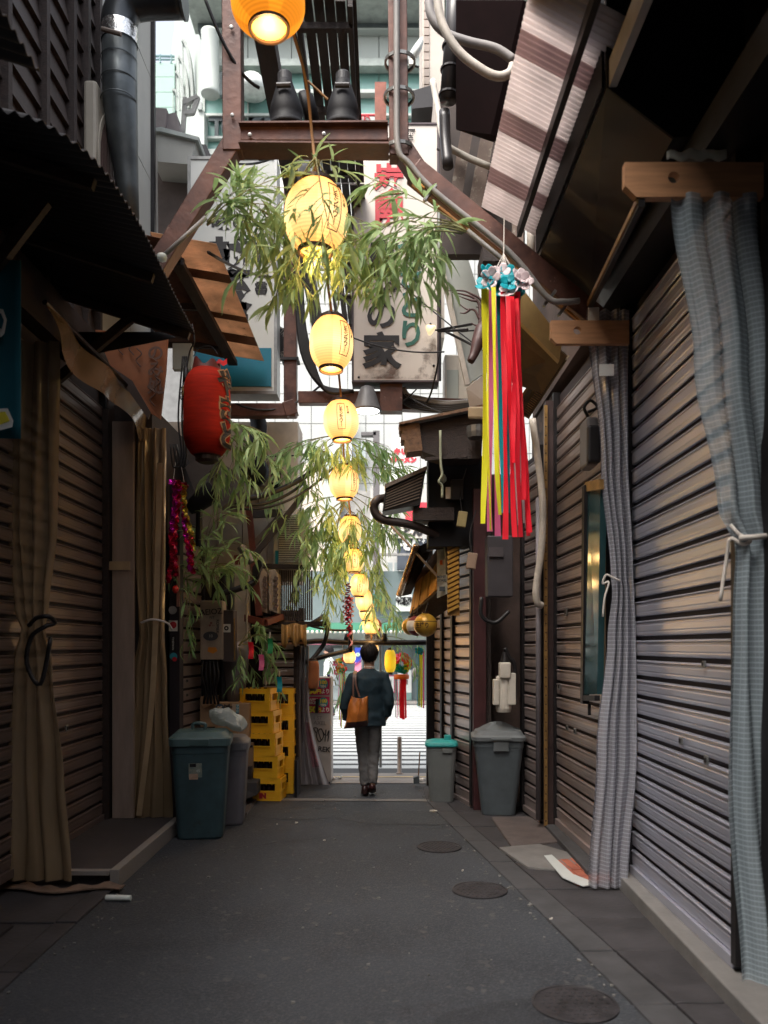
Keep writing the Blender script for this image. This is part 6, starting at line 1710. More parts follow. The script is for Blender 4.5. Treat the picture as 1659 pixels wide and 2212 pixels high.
    for v in g.data.vertices:
        k_ = 1.2 if v.co.z < .5 else .8
        v.co += v.normal * k_ * (.007 * noise.noise(V((v.co.x * 9, v.co.y * 9, v.co.z * 24 + v.co.x * 14))) + .003 * noise.noise(V((v.co.x * 25, v.co.y * 20, v.co.z * 45))))
    # shoes: left flat on the ground, right with raised heel
    loft([[V((x * 1, y, z)) for x, y, z in r] for r in (
        [(-.035 + .044 * math.cos(a), .045 + .125 * math.sin(a), 0.0) for a in [2 * PI * i / 20 for i in range(20)]],
        [(-.035 + .046 * math.cos(a), .045 + .128 * math.sin(a), 0.025) for a in [2 * PI * i / 20 for i in range(20)]],
        [(-.035 + .040 * math.cos(a), .020 + .098 * math.sin(a), 0.06) for a in [2 * PI * i / 20 for i in range(20)]],
        [(-.035 + .036 * math.cos(a), -.012 + .050 * math.sin(a), 0.105) for a in [2 * PI * i / 20 for i in range(20)]])]).build('shoe', leather_dk, t, smooth=True)
    def tilt(x, y, z, ang=-.42):
        y0, z0 = .09, .0
        return V((x, y0 + (y - y0) * math.cos(ang) - (z - z0) * math.sin(ang), z0 + (y - y0) * math.sin(ang) + (z - z0) * math.cos(ang)))
    def shoe_ring(cx, cy, rx, ry, z, dz=0): return [tilt(cx + rx * math.cos(a), cy + ry * math.sin(a), z) + V((.0, -.03, .0)) for a in [2 * PI * i / 20 for i in range(20)]]
    loft([shoe_ring(.05, .0, .045, .128, 0.006), shoe_ring(.05, .0, .047, .131, .03), shoe_ring(.05, -.02, .041, .10, .065), shoe_ring(.05, -.055, .036, .05, .115)]).build('shoe', M('oxblood_leather', (.060, .016, .016), .3), t, smooth=True)
    t.location = base
    t.rotation_euler = (0, 0, rotz)
    t.scale = (sc, sc, sc)
    return t
MAN = V((-.185, 9.2, .013))
person('man seen from behind in navy jacket and grey trousers walking out of the alley', MAN, 0.0, navy, grey_wool, hair, 1.005)
bag_ = thing('shoulder_bag', 'tan leather tote bag hanging from the walking man\'s left shoulder', 'bag', (MAN.x - .15, MAN.y - .17, .8))
k = 9.05 / F
def bagp(x, y, dy): return P(x, y, 9.03 + dy)
front = [(759, 1503), (768, 1507), (779, 1509), (787, 1505), (794, 1503), (794, 1540), (795, 1568), (782, 1567), (762, 1572), (744, 1574), (742, 1566), (748, 1540), (755, 1515)]
def bagsurf(u, v):
    # v: 0 bottom .. 1 top; u across; belly out towards the viewer
    xl = 743 + (759 - 743) * v + 1.5 * math.sin(v * 7); xr = 795 - .5 * v
    yb = 1574 - 6 * u; yt = 1503 + 6 * math.sin(u * PI) ** 1
    x = xl + (xr - xl) * u
    y = yb + (yt - yb) * v
    belly = math.sin(PI * u) ** .6 * (math.sin(PI * min(1, (1 - v) * .75 + .05)) ** .6)
    fold = .018 * math.exp(-((u - .48 - .06 * v) / .06) ** 2) * (.3 + v)
    return P(x, y, 9.075 - .085 * belly - fold + .008 * noise.noise(V((u * 5, v * 5, 1))))
def bagback(u, v):
    p = bagsurf(u, v)
    return V((p.x, 9.07 + .02 * math.sin(PI * u), p.z))
fb_ = MB().grid(bagsurf, 28, 22)
fb_.build('front', leather, bag_, smooth=True, solid=.006)
MB().grid(bagback, 12, 10).build('back', leather, bag_, smooth=True)
MB().grid(lambda u, v: bagsurf(u, v * .20) + V((0, -.007, -.002)), 28, 5).build('base_panel', leather_dk, bag_, smooth=True)
b = MB()
for dx in (0, 10):
    sp = spline([P(763 + dx * 1.4, 1506, 8.99), P(763 + dx * .6, 1480, 9.0), P(764 + dx * .4, 1460, 9.03), P(765 + dx * .4, 1452, 9.09), P(766 + dx * .4, 1449, 9.16)], 6)
    b.add([q + V((d, 0, 0)) for q in sp for d in (-.010, .010)], [(2 * i, 2 * i + 1, 2 * i + 3, 2 * i + 2) for i in range(len(sp) - 1)])
b.build('strap', M('brown_strap', (.10, .045, .03), .5), bag_, solid=.004)
person('pedestrian in white shirt and dark trousers crossing the street, half hidden by the cabinet', V((-1.28, 18.6, .01)), 1.35, M('pale_shirt', (.6, .6, .58), .8), M('dark_trouser', (.03, .035, .05), .8), hair, 1.0)

# ================================================================== right side details
gp = thing('dark_glass_panel', 'tall dark glass case with blue-green and amber reflections on the right', 'panel', P(1280, 1500, 5.75))
MB().prism([P(1270, 1060, 5.9), P(1297, 1050, 5.66), P(1290, 1500, 5.66), P(1262, 1500, 5.9)], (.05, .02, 0)).build('glass', M('case_glass', (.02, .055, .06), .08, var=.3, spec=.9), gp)
MB().bar(P(1267, 1050, 5.95), P(1263, 1520, 5.95), .05, .07, (0, 1, 0)).build('frame_edge', steel_black, gp)
MB().bar(P(1262, 1508, 5.95), P(1290, 1508, 5.64), .04, .04).build('frame_foot', steel_black, gp)
MB().bar(P(1270, 1052, 5.95), P(1302, 1046, 5.62), .05, .07).build('frame_top', brass_strip, gp)
MB().tube([P(1273, 1520, 5.85), P(1273, 1545, 5.85)], .012, 6).build('latch', steel_black, gp)
mbx = thing('switch_box', 'grey switch box with black front hung behind the second clear curtain', 'box', P(1270, 960, 6.0))
MB().obox(P(1272, 960, 6.0), (.09, .22, .36)).build('housing', M('switch_grey', (.18, .17, .17), .5), mbx, bevel=.02)
MB().obox(P(1282, 960, 5.88), (.10, .06, .28)).build('cover', steel_black, mbx, bevel=.02)
MB().tube(spline([P(1270, 900, 6.0), P(1262, 880, 6.0), P(1275, 865, 6.0), P(1290, 880, 6.0), P(1270, 890, 6.0)], 5), .012, 6).build('cable_loop', cable, mbx, smooth=True)
bs = thing('brass_edged_post', 'dark post with perforated brass edge strip and white hose on the right', 'post', P(1175, 1790, 7.5))
MB().box(1.505, 1.60, 7.43, 7.55, 0, 4.0).build('post', M('post_brown', (.05, .03, .028), .55, .2, var=.4, scale=8), bs)
sx0 = P(1173, 1300, 7.42)
MB().box(1.485, 1.515, 7.40, 7.43, .05, 3.95).build('strip', brass_strip, bs)
b = MB()
for i in range(46):
    b.lathe((1.499, 7.398, .1 + i * .083), [(.007, 0), (.007, .003), (.001, .003)], 6, Matrix.Rotation(PI / 2, 4, 'X'))
b.build('perforations', steel_black, bs, kind='stuff')
MB().tube([(1.44, 7.45, .1), (1.44, 7.45, 3.1)], .026, 10).build('downpipe', M('violet_pipe', (.17, .155, .17), .5), bs, smooth=True)
MB().tube(spline([P(1150, 905, 7.35), P(1160, 980, 7.35), P(1172, 1080, 7.32), P(1170, 1180, 7.32), P(1158, 1270, 7.32), P(1161, 1302, 7.33), P(1171, 1308, 7.35)], 6), .033, 10).build('white_hose', pvc_white, bs, smooth=True)
ye = thing('ochre_eave', 'ochre painted eave boards under the diagonal brace on the right', 'eave', P(1180, 650, 6.0))
MB().prism([P(1140, 565, 5.95), P(1165, 560, 5.95), P(1262, 655, 5.95), P(1250, 665, 5.95), P(1200, 640, 5.95)], (0, .06, 0)).build('upper_board', yellow_board, ye)
MB().prism([P(1100, 600, 6.05), P(1128, 622, 6.05), P(1215, 735, 6.05), P(1208, 780, 6.05), P(1110, 680, 6.05), P(1100, 690, 6.05)], (0, .06, 0)).build('front_board', yellow_board, ye)
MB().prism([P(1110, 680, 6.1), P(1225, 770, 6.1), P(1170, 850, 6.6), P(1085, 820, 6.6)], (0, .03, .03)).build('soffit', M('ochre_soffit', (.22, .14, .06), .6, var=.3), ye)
MB().prism([P(1085, 640, 6.5), P(1108, 680, 6.1), P(1085, 730, 6.5)], (0, .03, 0)).build('pale_side', M('cream_board', (.45, .36, .24), .6), ye)
acu = thing('air_grille', 'ochre air conditioner with slanted grille under the eave on the right', 'air conditioner', P(1180, 830, 6.4))
ax = [P(1188, 762, 6.25), P(1225, 778, 6.15), P(1142, 905, 7.2), P(1105, 885, 7.25)]
MB().prism(ax, (.03, .05, .05)).build('housing', M('ochre_case', (.26, .17, .07), .5, var=.2), acu)
def ag(u, v): return (ax[0].lerp(ax[3], u)).lerp(ax[1].lerp(ax[2], u), v) + V((-.004, -.012, -.008))
for v0, v1 in ((.12, .34), (.5, .9)):
    MB().grid(lambda u, v: ag(.04 + .92 * u, v0 + (v1 - v0) * v), 12, 2).build('slot', grille_dk, acu, solid=.004)
b = MB()
for i in range(26):
    b.bar(ag(.06 + i * .034, .52) + V((0, -.006, 0)), ag(.06 + i * .034 + .012, .88) + V((0, -.006, 0)), .008, .006)
b.build('fin_row', brass_strip, acu, kind='stuff')
dh = thing('deer_head', 'dark brown deer head with branching antlers mounted on the right', 'deer head', P(1030, 740, 7.2))
k = 7.2 / F
sk = [MB().tube([P(1052, 700, 7.2), P(1040, 715, 7.15), P(1032, 740, 7.12), P(1024, 765, 7.10), P(1016, 782, 7.08)], [17 * k, 16 * k, 14 * k, 10 * k, 8 * k], 14),
      MB().tube([P(1058, 690, 7.3), P(1052, 720, 7.25), P(1060, 760, 7.3)], [16 * k, 18 * k, 14 * k], 12),
      MB().tube([P(1050, 692, 7.2), P(1058, 672, 7.15)], [6 * k, 2 * k], 8)]
fuse(sk, 'head', antler, dh, .012, 3)
for nm, paths in (('antler', [[(1037, 700), (1038, 680), (1034, 655), (1020, 642), (1000, 636), (975, 631)], [(1030, 650), (1015, 648), (992, 640)], [(1036, 690), (1025, 670), (1008, 668), (990, 655)], [(1015, 668), (1005, 676), (994, 676)]]),
                  ('antler', [[(1042, 700), (1044, 680), (1044, 660), (1036, 645), (1020, 636), (1000, 628), (968, 628)], [(1044, 665), (1034, 664), (1028, 663)], [(1040, 702), (1028, 703), (1018, 698)]])):
    b = MB()
    for i, p in enumerate(paths):
        n = len(p)
        b.tube(spline([P(x, y, 7.15 + (.06 if nm is paths else 0)) for x, y in p], 5), [(.02 if i == 0 else .014) * (1 - .75 * j / ((n - 1) * 5)) for j in range((n - 1) * 5 + 1)], 8)
    b.build(nm, antler, dh, smooth=True)
# wood shelf roofs
sr = thing('shingled_shelf', 'small dark board roof with frayed shingles on the right', 'roof', P(950, 930, 8.0))
MB().prism([P(862, 912, 7.9), P(1048, 872, 7.9), P(1048, 879, 7.9), P(862, 917, 7.9)], (0, .35, .04)).build('edge_board', wood_mid, sr)
MB().prism([P(905, 915, 8.0), P(1045, 885, 8.0), P(1040, 990, 8.0), P(960, 992, 8.0), P(912, 975, 8.0)], (0, .3, 0)).build('dark_body', wood_dark, sr)
rnd = random.Random(4)
for i in range(9):
    y0 = 917 + i * 6.6
    x0 = 864 + i * 1.4 + rnd.uniform(-3, 3)
    MB().prism([P(x0, y0, 7.95), P(906 + i * .8, y0 - 4 + rnd.uniform(-1, 1), 7.95), P(906 + i * .8, y0 + 3, 7.95), P(x0 + rnd.uniform(-2, 3), y0 + 7, 7.95)], (0, .25, 0)).build('shingle', wood_mid, sr)
MB().bar(P(918, 992, 7.95), P(1010, 985, 7.95), .03, .03).build('under_rail', wood_dark, sr)
MB().obox(P(1030, 892, 7.85), (.17, .05, .12)).build('pale_cap', M('tan_cap', (.40, .30, .18), .4), sr, bevel=.02)
MB().lathe(P(1030, 935, 7.85), [(.09, -.05), (.10, 0), (.10, .06)], 14).build('steel_can', steel_grey, sr)
MB().tube(spline([P(951, 930, 7.9), P(952, 1000, 7.9), P(955, 1025, 7.9), P(948, 1040, 7.88), P(955, 1050, 7.9), P(955, 1075, 7.9)], 5), .013, 6).build('pale_rope', M('green_rope', (.32, .34, .24), .8), sr, smooth=True)
vb = thing('louvred_box', 'dark ribbed vent box hanging below the shingled roof', 'vent box', P(880, 1080, 8.2))
MB().prism([P(833, 1052, 8.2), P(920, 1012, 8.2), P(908, 1090, 8.2), P(826, 1105, 8.2)], (0, .3, 0)).build('box', steel_black, vb)
MB().prism([P(831, 1046, 8.15), P(922, 1006, 8.15), P(922, 1014, 8.15), P(833, 1054, 8.15)], (0, .4, .02)).build('lid', M('dull_brown', (.14, .11, .09), .6), vb)
for i in range(8):
    MB().bar(P(836 - i * .7, 1060 + i * 5.6, 8.19), P(914 - i * 1.2, 1024 + i * 7.2, 8.19), .010, .012, (0, 1, 0)).build('rib', M('dull_brown', ()), vb)
dkp = thing('curved_pipe', 'thick dark pipe bending under the vent box on the right', 'pipe', P(840, 1110, 8.3))
MB().tube(spline([P(840, 1075, 8.4), P(815, 1080, 8.3), P(808, 1100, 8.3), P(825, 1122, 8.3), P(880, 1132, 8.3), P(930, 1150, 8.4), P(965, 1175, 8.5), P(972, 1240, 8.5)], 6), .045, 10).build('pipe', M('pipe_brown', (.04, .028, .025), .5), dkp, smooth=True)
MB().box(P(893, 0, 8.3).x, P(980, 0, 8.3).x, 8.25, 8.6, P(0, 1125, 8.3).z, P(0, 1098, 8.3).z).build('dark_ledge', wood_dark, dkp)
dw = thing('dark_cupboard', 'black cluttered cupboard above the big grey bin recess', 'cupboard', P(1010, 1100, 8.3))
MB().box(P(925, 0, 8.4).x, P(1062, 0, 8.4).x, 8.40, 8.7, P(0, 1180, 8.4).z, P(0, 985, 8.4).z).build('carcase', hood_black, dw)
MB().box(P(975, 0, 8.3).x, P(1002, 0, 8.3).x, 8.30, 8.4, P(0, 1080, 8.3).z, P(0, 1035, 8.3).z).build('box', steel_black, dw, bevel=.01)
MB().obox(P(803 + 165, 1065, 8.35), (.05, .03, .12)).build('white_card', white_ink, dw)
for (x, y, z, m) in ((998, 1122, 8.2, M('khaki_box', (.34, .27, .12), .5)), (1019, 1212, 8.0, M('tan_box', (.24, .16, .11), .6))):
    MB().obox(P(x, y, z), (.095, .06, .16), Matrix.Rotation(.15, 4, 'Y')).build('meter_case', m, dw, bevel=.008)
    MB().tube(spline([P(x, y - 16, z), P(x - 4, y - 60, z + .1), P(x + 10, y - 110, z + .2)], 5), .006, 5).build('wire', cable, dw)
MB().lathe(P(897, 1060, 8.25), [(.005, -.12), (.03, -.08), (.032, .0), (.012, .1)], 12).build('amber_bottle', M('amber_glass', (.35, .15, .02), .2), dw, smooth=True)
MB().lathe(P(958, 1035, 8.25), [(.001, -.045), (.03, -.02), (.034, .01), (.02, .04), (.012, .05)], 12).build('glass_bulb', M('bulb_glass', (.35, .42, .38), .1), dw, smooth=True)
ub = thing('utility_boxes', 'dim grey utility boxes and pipes on the sooty recess wall', 'utility box', P(1090, 1220, 8.2))
MB().box(P(1050, 0, 8.0).x, P(1105, 0, 8.0).x, 7.9, 8.1, P(0, 1290, 8.0).z, P(0, 1160, 8.0).z).build('box', M('dim_box', (.045, .04, .045), .5), ub, bevel=.01)
MB().box(P(1055, 0, 7.95).x, P(1085, 0, 7.95).x, 7.88, 7.9, P(0, 1205, 8.0).z, P(0, 1185, 8.0).z).build('nameplate', M('dim_plate', (.07, .06, .065), .5), ub)
MB().tube(spline([P(1040, 1290, 7.9), P(1040, 1330, 7.9), P(1070, 1345, 7.9), P(1100, 1320, 7.9)], 5), .02, 8).build('hose_loop', cable, ub, smooth=True)
gm = thing('gas_meter', 'cream gas meter with sooty pipes above the big grey bin', 'gas meter', P(1095, 1490, 8.05))
k = 8.05 / F
MB().lathe(P(1088, 1490, 8.05), [(15 * k, -48 * k), (17 * k, -40 * k), (17 * k, 25 * k), (15 * k, 30 * k)], 18).build('drum', cream_pl, gm, bevel=.004)
MB().obox(P(1071, 1495, 8.02), (12 * k, .1, 55 * k)).build('side_box', cream_pl, gm, bevel=.008)
MB().obox(P(1105, 1488, 8.02), (16 * k, .1, 68 * k)).build('side_box', cream_pl, gm, bevel=.008)
MB().obox(P(1090, 1448, 8.0), (24 * k, .1, 34 * k)).build('upper_box', cream_pl, gm, bevel=.012)
MB().lathe(P(1090, 1425, 8.05), [(12 * k, -12 * k), (9 * k, 0), (5 * k, 16 * k)], 12).build('sooty_cap', steel_black, gm)
MB().tube(spline([P(1112, 1520, 8.05), P(1112, 1440, 8.05), P(1100, 1420, 8.05), P(1090, 1400, 8.05)], 5), .022, 8).build('pipe', steel_black, gm, smooth=True)
# wooden sign box with small roof and gutter, poster beside it
wb = thing('wooden_sign_box', 'golden plank sign box under a little sheet roof with bright gutter on the right', 'sign box', P(930, 1260, 9.0))
pl_ = [(P(885, 1290, 9.3), P(905, 1225, 9.3)), ]
xs = [(884, 1326, 898, 1250), (903, 1310, 916, 1230), (922, 1292, 935, 1212), (941, 1275, 953, 1198), (956, 1262, 962, 1190)]
for i, ((x0, y0, x0t, y0t), (x1, y1, x1t, y1t)) in enumerate(zip(xs, xs[1:])):
    Ya, Yb = 9.3 - .14 * i, 9.3 - .14 * (i + 1)
    MB().prism([P(x0 + .6, y0, Ya), P(x1 - .6, y1, Yb), P(x1t - .6, y1t, Yb), P(x0t + .6, y0t, Ya)], (.03, .02, 0)).build('plank', wood_gold, wb)
MB().prism([P(893, 1255, 9.3), P(970, 1150, 8.75), P(972, 1205, 8.75), P(896, 1262, 9.3)], (.02, .02, .02)).build('eave_panel', wood_mid, wb)
MB().prism([P(858, 1282, 9.35), P(905, 1180, 8.85), P(972, 1148, 8.70), P(972, 1156, 8.70), P(912, 1195, 8.85), P(870, 1288, 9.35)], (.10, .10, .03)).build('roof_sheet', steel_black, wb)
MB().tube([P(862, 1285, 9.3), P(900, 1178, 8.82)], .038, 10).build('gutter', M('bright_gutter', (.42, .30, .20), .25, .8, var=.5, scale=9), wb, smooth=True)
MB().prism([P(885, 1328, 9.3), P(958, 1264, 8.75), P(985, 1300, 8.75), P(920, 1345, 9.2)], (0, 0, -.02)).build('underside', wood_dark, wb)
pst = thing('wall_poster', 'faded pale poster with dark lettering beside the wooden sign box', 'poster', P(955, 1220, 8.7))
MB().prism([P(944, 1292, 8.7), P(966, 1282, 8.62), P(966, 1165, 8.62), P(944, 1172, 8.7)], (.01, .01, 0)).build('sheet', M('poster_grey', (.36, .38, .36), .6, var=.3, scale=14), pst)
text('MENTS\nSTARS', 7.5 * 8.6 / F, P(955, 1250, 8.63), M('poster_ink', (.08, .09, .1), .6), pst, bold=.001)
MB().obox(P(955, 1272, 8.62), (.06, .004, .05)).build('dark_photo', M('poster_ink', ()), pst)
MB().obox(P(953, 1215, 8.62), (.03, .004, .05)).build('orange_patch', R_ORANGE, pst)
gs = thing('gold_lit_trim', 'ribbed shutter edge coloured golden for the orange light falling on it', 'trim', P(975, 1220, 8.55))  # golden colour stands for orange light on the shutter edge
MB().box(P(966, 0, 8.5).x, P(992, 0, 8.5).x, 8.46, 8.5, P(0, 1330, 8.5).z, P(0, 1130, 8.5).z).build('backing', M('gold_backing', (.20, .10, .02), .5), gs)
for i in range(18):
    MB().bar(P(967, 1142 + i * 10.5, 8.45), P(991, 1130 + i * 10.5, 8.45), .030, .022, (0, 1, 0)).build('rib', M('gold_rib', (.55, .30, .06), .4, .2, var=.3), gs)
MB().prism([P(966, 1150, 8.44), P(990, 1135, 8.44), P(990, 1095, 8.44), P(975, 1088, 8.44), P(966, 1105, 8.44)], (0, .03, 0)).build('gold_cap', M('gold_rib', ()), gs)
pl2 = thing('propped_pole', 'thin pale pole slanting down to the little gutter roof', 'pole', P(870, 1140, 9.2))
MB().tube([P(800, 1085, 9.2), P(945, 1245, 8.7)], .014, 8).build('pole', M('pole_grey', (.3, .24, .2), .5), pl2)

# upper right: pipes, duct, truss, boards
uw = thing('upper_shop_front', 'dark brown upper storey with peeling boards above the right shops', 'building front', (1.5, 8, 5), 'upper storeys of the right row')
MB().prism([P(985, 0, 6.6), P(1130, 0, 6.6), P(1060, 290, 6.9), P(985, 280, 6.9)], (.6, .3, 0)).build('dark_soffit', M('maroon_soffit', (.016, .008, .008), .8, var=.3, spec=.1), uw)
for (x0, y0, x1, y1, w) in ((1010, 275, 975, 480, 22), (1052, 300, 1020, 480, 24)):
    MB().bar(P(x0, y0, 7.4), P(x1, y1, 7.4), w * 7.4 / F * 1.2, .05, (0, 1, 0)).build('peeling_board', M('peeling_board', (.19, .14, .115), .8, var=.3, scale=6, wear=(.34, .30, .25), wear_at=.60), uw)
MB().box(P(950, 0, 7.7).x, P(1130, 0, 7.7).x, 7.6, 7.72, P(0, 560, 7.7).z, P(0, 230, 7.7).z).build('back_wall', M('umber_wall', (.055, .04, .035), .75, var=.4), uw)
for (x, w, m) in ((1147, 18, pvc_white), (1162, 6, pvc_white), (1167, 5, M('ribbed_white', (.55, .53, .5), .5))):
    MB().tube([P(x, 455, 6.4), P(x, 565, 6.4)], w / 2 * 6.4 / F, 10).build('white_pipe', m, uw, smooth=True)
MB().bar(P(1118, 450, 6.8), P(1118, 560, 6.8), .09, .05).build('peeling_post', M('peeling_board', ()), uw)
MB().box(P(1040, 0, 7.1).x, P(1130, 0, 7.1).x, 7.0, 7.4, P(0, 575, 7.1).z, P(0, 540, 7.1).z).build('ledge', wood_dark, uw)
dp = thing('black_downpipe', 'black drain pipe with straps at the upper right', 'pipe', P(970, 200, 7.0))
MB().tube([P(985, -40, 6.9), P(980, 60, 7.0), P(968, 218, 7.0)], .075, 14).build('pipe', M('pipe_black', (.04, .036, .036), .35), dp, smooth=True)
for y in (100, 150, 205):
    MB().lathe(P(978 - (y - 60) * .07, y, 7.0), [(.076, -.012), (.085, -.008), (.085, .008), (.076, .012)], 14).build('strap', steel_black, dp)
MB().tube(spline([P(960, 240, 7.05), P(962, 300, 7.05), P(968, 360, 7.0)], 4), .05, 10).build('lower_pipe', M('pipe_black', ()), dp, smooth=True)
hs_ = 'pale hoses looping at the upper right'
for lab, pts, r in (('front pale taped hose looping from the top at upper right', [(940, -30), (955, 50), (990, 110), (1040, 150), (1075, 165), (1100, 158), (1108, 140)], .034),
                    ('dimmer grey hose looping behind the taped one', [(928, -30), (930, 30), (960, 70), (1010, 90), (1070, 105), (1110, 130)], .036)):
    t = thing('pale_hose', lab, 'hose', P(*pts[2], 6.2), hs_)
    MB().tube(spline([P(x, y, 6.2 if 'front' in lab else 6.4) for x, y in pts], 6), r, 10).build('hose', pvc_white if 'front' in lab else M('grey_hose', (.26, .24, .23), .5), t, smooth=True)
t = thing('pale_hose', 'peeling white pipe slanting behind the corrugated canopy', 'hose', P(1000, 330, 7.3), hs_)
MB().tube(spline([P(935, 175, 7.6), P(945, 230, 7.5), P(960, 305, 7.3), P(1000, 335, 7.3), P(1062, 362, 7.2)], 5), [.03] * 21, 10).build('hose', M('peeling_white', (.5, .46, .4), .7, var=.2, scale=9, wear=(.12, .09, .08), wear_at=.64), t, smooth=True)
ts = thing('bracket_truss', 'black rod bracket holding the cream signboard to the right wall', 'bracket', P(1000, 400, 7.6))
for a, c in (((945, 322), (1062, 355)), ((945, 378), (1058, 376)), ((985, 382), (1060, 412)), ((955, 418), (1060, 395)), ((965, 440), (1050, 410)), ((1005, 352), (1062, 350)), ((945, 713), (1020, 700)), ((960, 715), (1020, 745)), ((948, 716), (1010, 712))):
    MB().tube([P(*a, 7.9), P(*c, 7.5)], .013, 6).build('rod', steel_black, ts)
gpn = thing('slanted_panel', 'pale grey-green slanted panel leaning behind the deer head', 'panel', P(1000, 700, 8.3))
MB().prism([P(946, 395, 8.3), P(965, 410, 8.3), P(1052, 690, 8.3), P(1055, 800, 8.3), P(1010, 830, 8.3), P(946, 545, 8.3)], (0, .05, 0)).build('panel', M('panel_grey', (.36, .38, .35), .6, var=.12), gpn)
MB().bar(P(946, 540, 8.26), P(1010, 832, 8.26), .05, .05, (0, 1, 0)).build('pale_pipe', pvc_white, gpn)
acw = thing('air_conditioner', 'cream air conditioner casing below the slanted panel', 'air conditioner', P(990, 800, 8.9), 'air conditioners')
MB().box(P(960, 0, 8.9).x, P(1030, 0, 8.9).x, 8.9, 9.2, P(0, 880, 8.9).z, P(0, 765, 8.9).z).build('casing', cream_pl, acw, bevel=.02)
MB().box(P(965, 0, 8.9).x, P(990, 0, 8.9).x, 8.885, 8.9, P(0, 870, 8.9).z, P(0, 800, 8.9).z).build('panel', white_panel, acw)
gy = thing('grey_canvas', 'brown-grey canvas sheet under the slanted panel', 'canvas', P(1030, 860, 8.0))
MB().prism([P(1008, 838, 8.2), P(1050, 805, 8.0), P(1050, 872, 8.0), P(1015, 880, 8.2)], (0, .03, 0)).build('sheet', M('canvas', (.30, .26, .23), .7, var=.15), gy)
dsh = thing('satellite_dish', 'pale satellite dish fixed high at the right behind the steel post', 'satellite dish', P(905, 110, 9.5))
MB().lathe(P(903, 118, 9.5), [(.001, 0), (.08, .01), (.14, .04), (.16, .065)], 24, Matrix.Rotation(-1.1, 4, 'Y') @ Matrix.Rotation(.5, 4, 'X')).build('dish', M('dish_white', (.6, .62, .58), .4), dsh, smooth=True, solid=.01)
MB().tube([P(893, 122, 9.5), P(888, 140, 9.4), P(905, 145, 9.4)], .012, 6).build('arm', steel_black, dsh)
MB().obox(P(888, 135, 9.35), (.05, .05, .07)).build('receiver', cream_pl, dsh)
pw = thing('plaster_building', 'narrow pale building with mosaic edge at the upper right', 'building', P(940, 100, 9.8), 'shop buildings along the alley')
MB().box(P(912, 0, 9.8).x, P(960, 0, 9.8).x, 9.8, 10.6, 5.5, 10.5).build('wall', M('warm_plaster', (.50, .44, .38), .7, var=.1), pw)
b = MB()
for i in range(40):
    z = 6.2 + i * .1
    b.box(P(916, 0, 9.8).x, P(927, 0, 9.8).x, 9.785, 9.8, z, z + .085)
b.build('mosaic_strip', M('mosaic', (.32, .26, .22), .6, var=.3), pw, kind='stuff')
MB().prism([P(890, 196, 9.3), P(935, 183, 9.3), P(935, 230, 9.3), P(890, 235, 9.3)], (0, .3, 0)).build('dark_canopy', steel_black, pw)

# ================================================================== left mid details
dct = thing('exhaust_duct', 'grey steel exhaust duct with taped elbow rising beside the dark siding', 'duct', P(258, 300, 7.1))
k = 7.1 / F
xd = P(260, 0, 7.1).x
path = [P(279, 470, 7.3), P(275, 400, 7.28), P(266, 310, 7.2), P(259, 200, 7.1), P(258, 95, 7.1)]
MB().tube(path, [.09, .10, .13, .15, .15], 24).build('pipe', galv, dct, smooth=True)
for y in (130, 176, 218):
    MB().lathe(P(257, y, 7.09), [(.151, -.008), (.157, 0), (.151, .008)], 24, cap=False).build('seam', galv, dct, smooth=True)
MB().lathe(P(258, 78, 7.1), [(.158, -.07), (.162, 0), (.158, .07)], 24, cap=False).build('tape_band', foil, dct, smooth=True)
MB().tube(spline([P(258, 90, 7.1), P(258, 45, 7.1), P(275, 12, 7.1), P(310, 0, 7.1), P(395, -3, 7.1)], 7), .155, 24).build('elbow', M('duct_dark', (.045, .05, .055), .35, .6, var=.3), dct, smooth=True)
MB().tube([P(393, -3, 7.1), P(399, -3, 7.1)], .165, 24).build('mouth_collar', galv, dct)
MB().tube([P(220, 62, 6.9), P(262, 74, 6.9)], .02, 8).build('stay_rod', M('dull_brown', ()), dct)
cdn = thing('condenser_unit', 'cream condenser unit with round brown fan grille facing the alley', 'air conditioner', (-2.58, 7.7, 5.75), 'air conditioners')
MB().box(-2.62, -2.50, 6.95, 7.55, 5.30, 6.65).build('casing', M('cream_case', (.36, .33, .27), .6, var=.15), cdn, bevel=.03)
Rx = Matrix.Rotation(PI / 2, 4, 'Y')
MB().lathe((-2.497, 7.25, 6.0), [(.265, -.01), (.29, .0), (.29, .012), (.25, .012)], 32, Rx, sx=1.75, cap=False).build('grille_ring', M('cream_case', ()), cdn)
MB().lathe((-2.498, 7.25, 6.0), [(.255, 0), (.255, .006), (.001, .006)], 32, Rx, sx=1.75).build('fan_mesh', grille_dk, cdn)
b = MB()
for i in range(13):
    y = 7.25 - .24 + i * .040
    hh = 1.75 * math.sqrt(max(.003, .255 ** 2 - (y - 7.25) ** 2))
    b.bar((-2.488, y, 6.0 - hh), (-2.488, y, 6.0 + hh), .007, .008)
b.build('grille_bars', M('grille_brown', (.10, .06, .05), .5), cdn, kind='stuff')
o = MB().prism([P(330, 283, 9.2), P(345, 276, 9.2), P(425, 298, 9.2), P(410, 355, 9.2), P(330, 348, 9.2)], (0, .8, 0)).build('balcony_box', plaster)
tag(o, 'pale balcony box with slanted eave at the upper left', 'balcony')
bx2 = thing('roof_clutter', 'dark roof gutter and shed roofs behind the pale balcony box', 'roof', P(400, 330, 9.5))
MB().prism([P(415, 310, 9.5), P(445, 312, 9.5), P(462, 352, 9.5), P(440, 430, 9.5), P(412, 352, 9.5)], (0, .5, 0)).build('gutter', M('gutter_dark', (.045, .042, .045), .5), bx2)
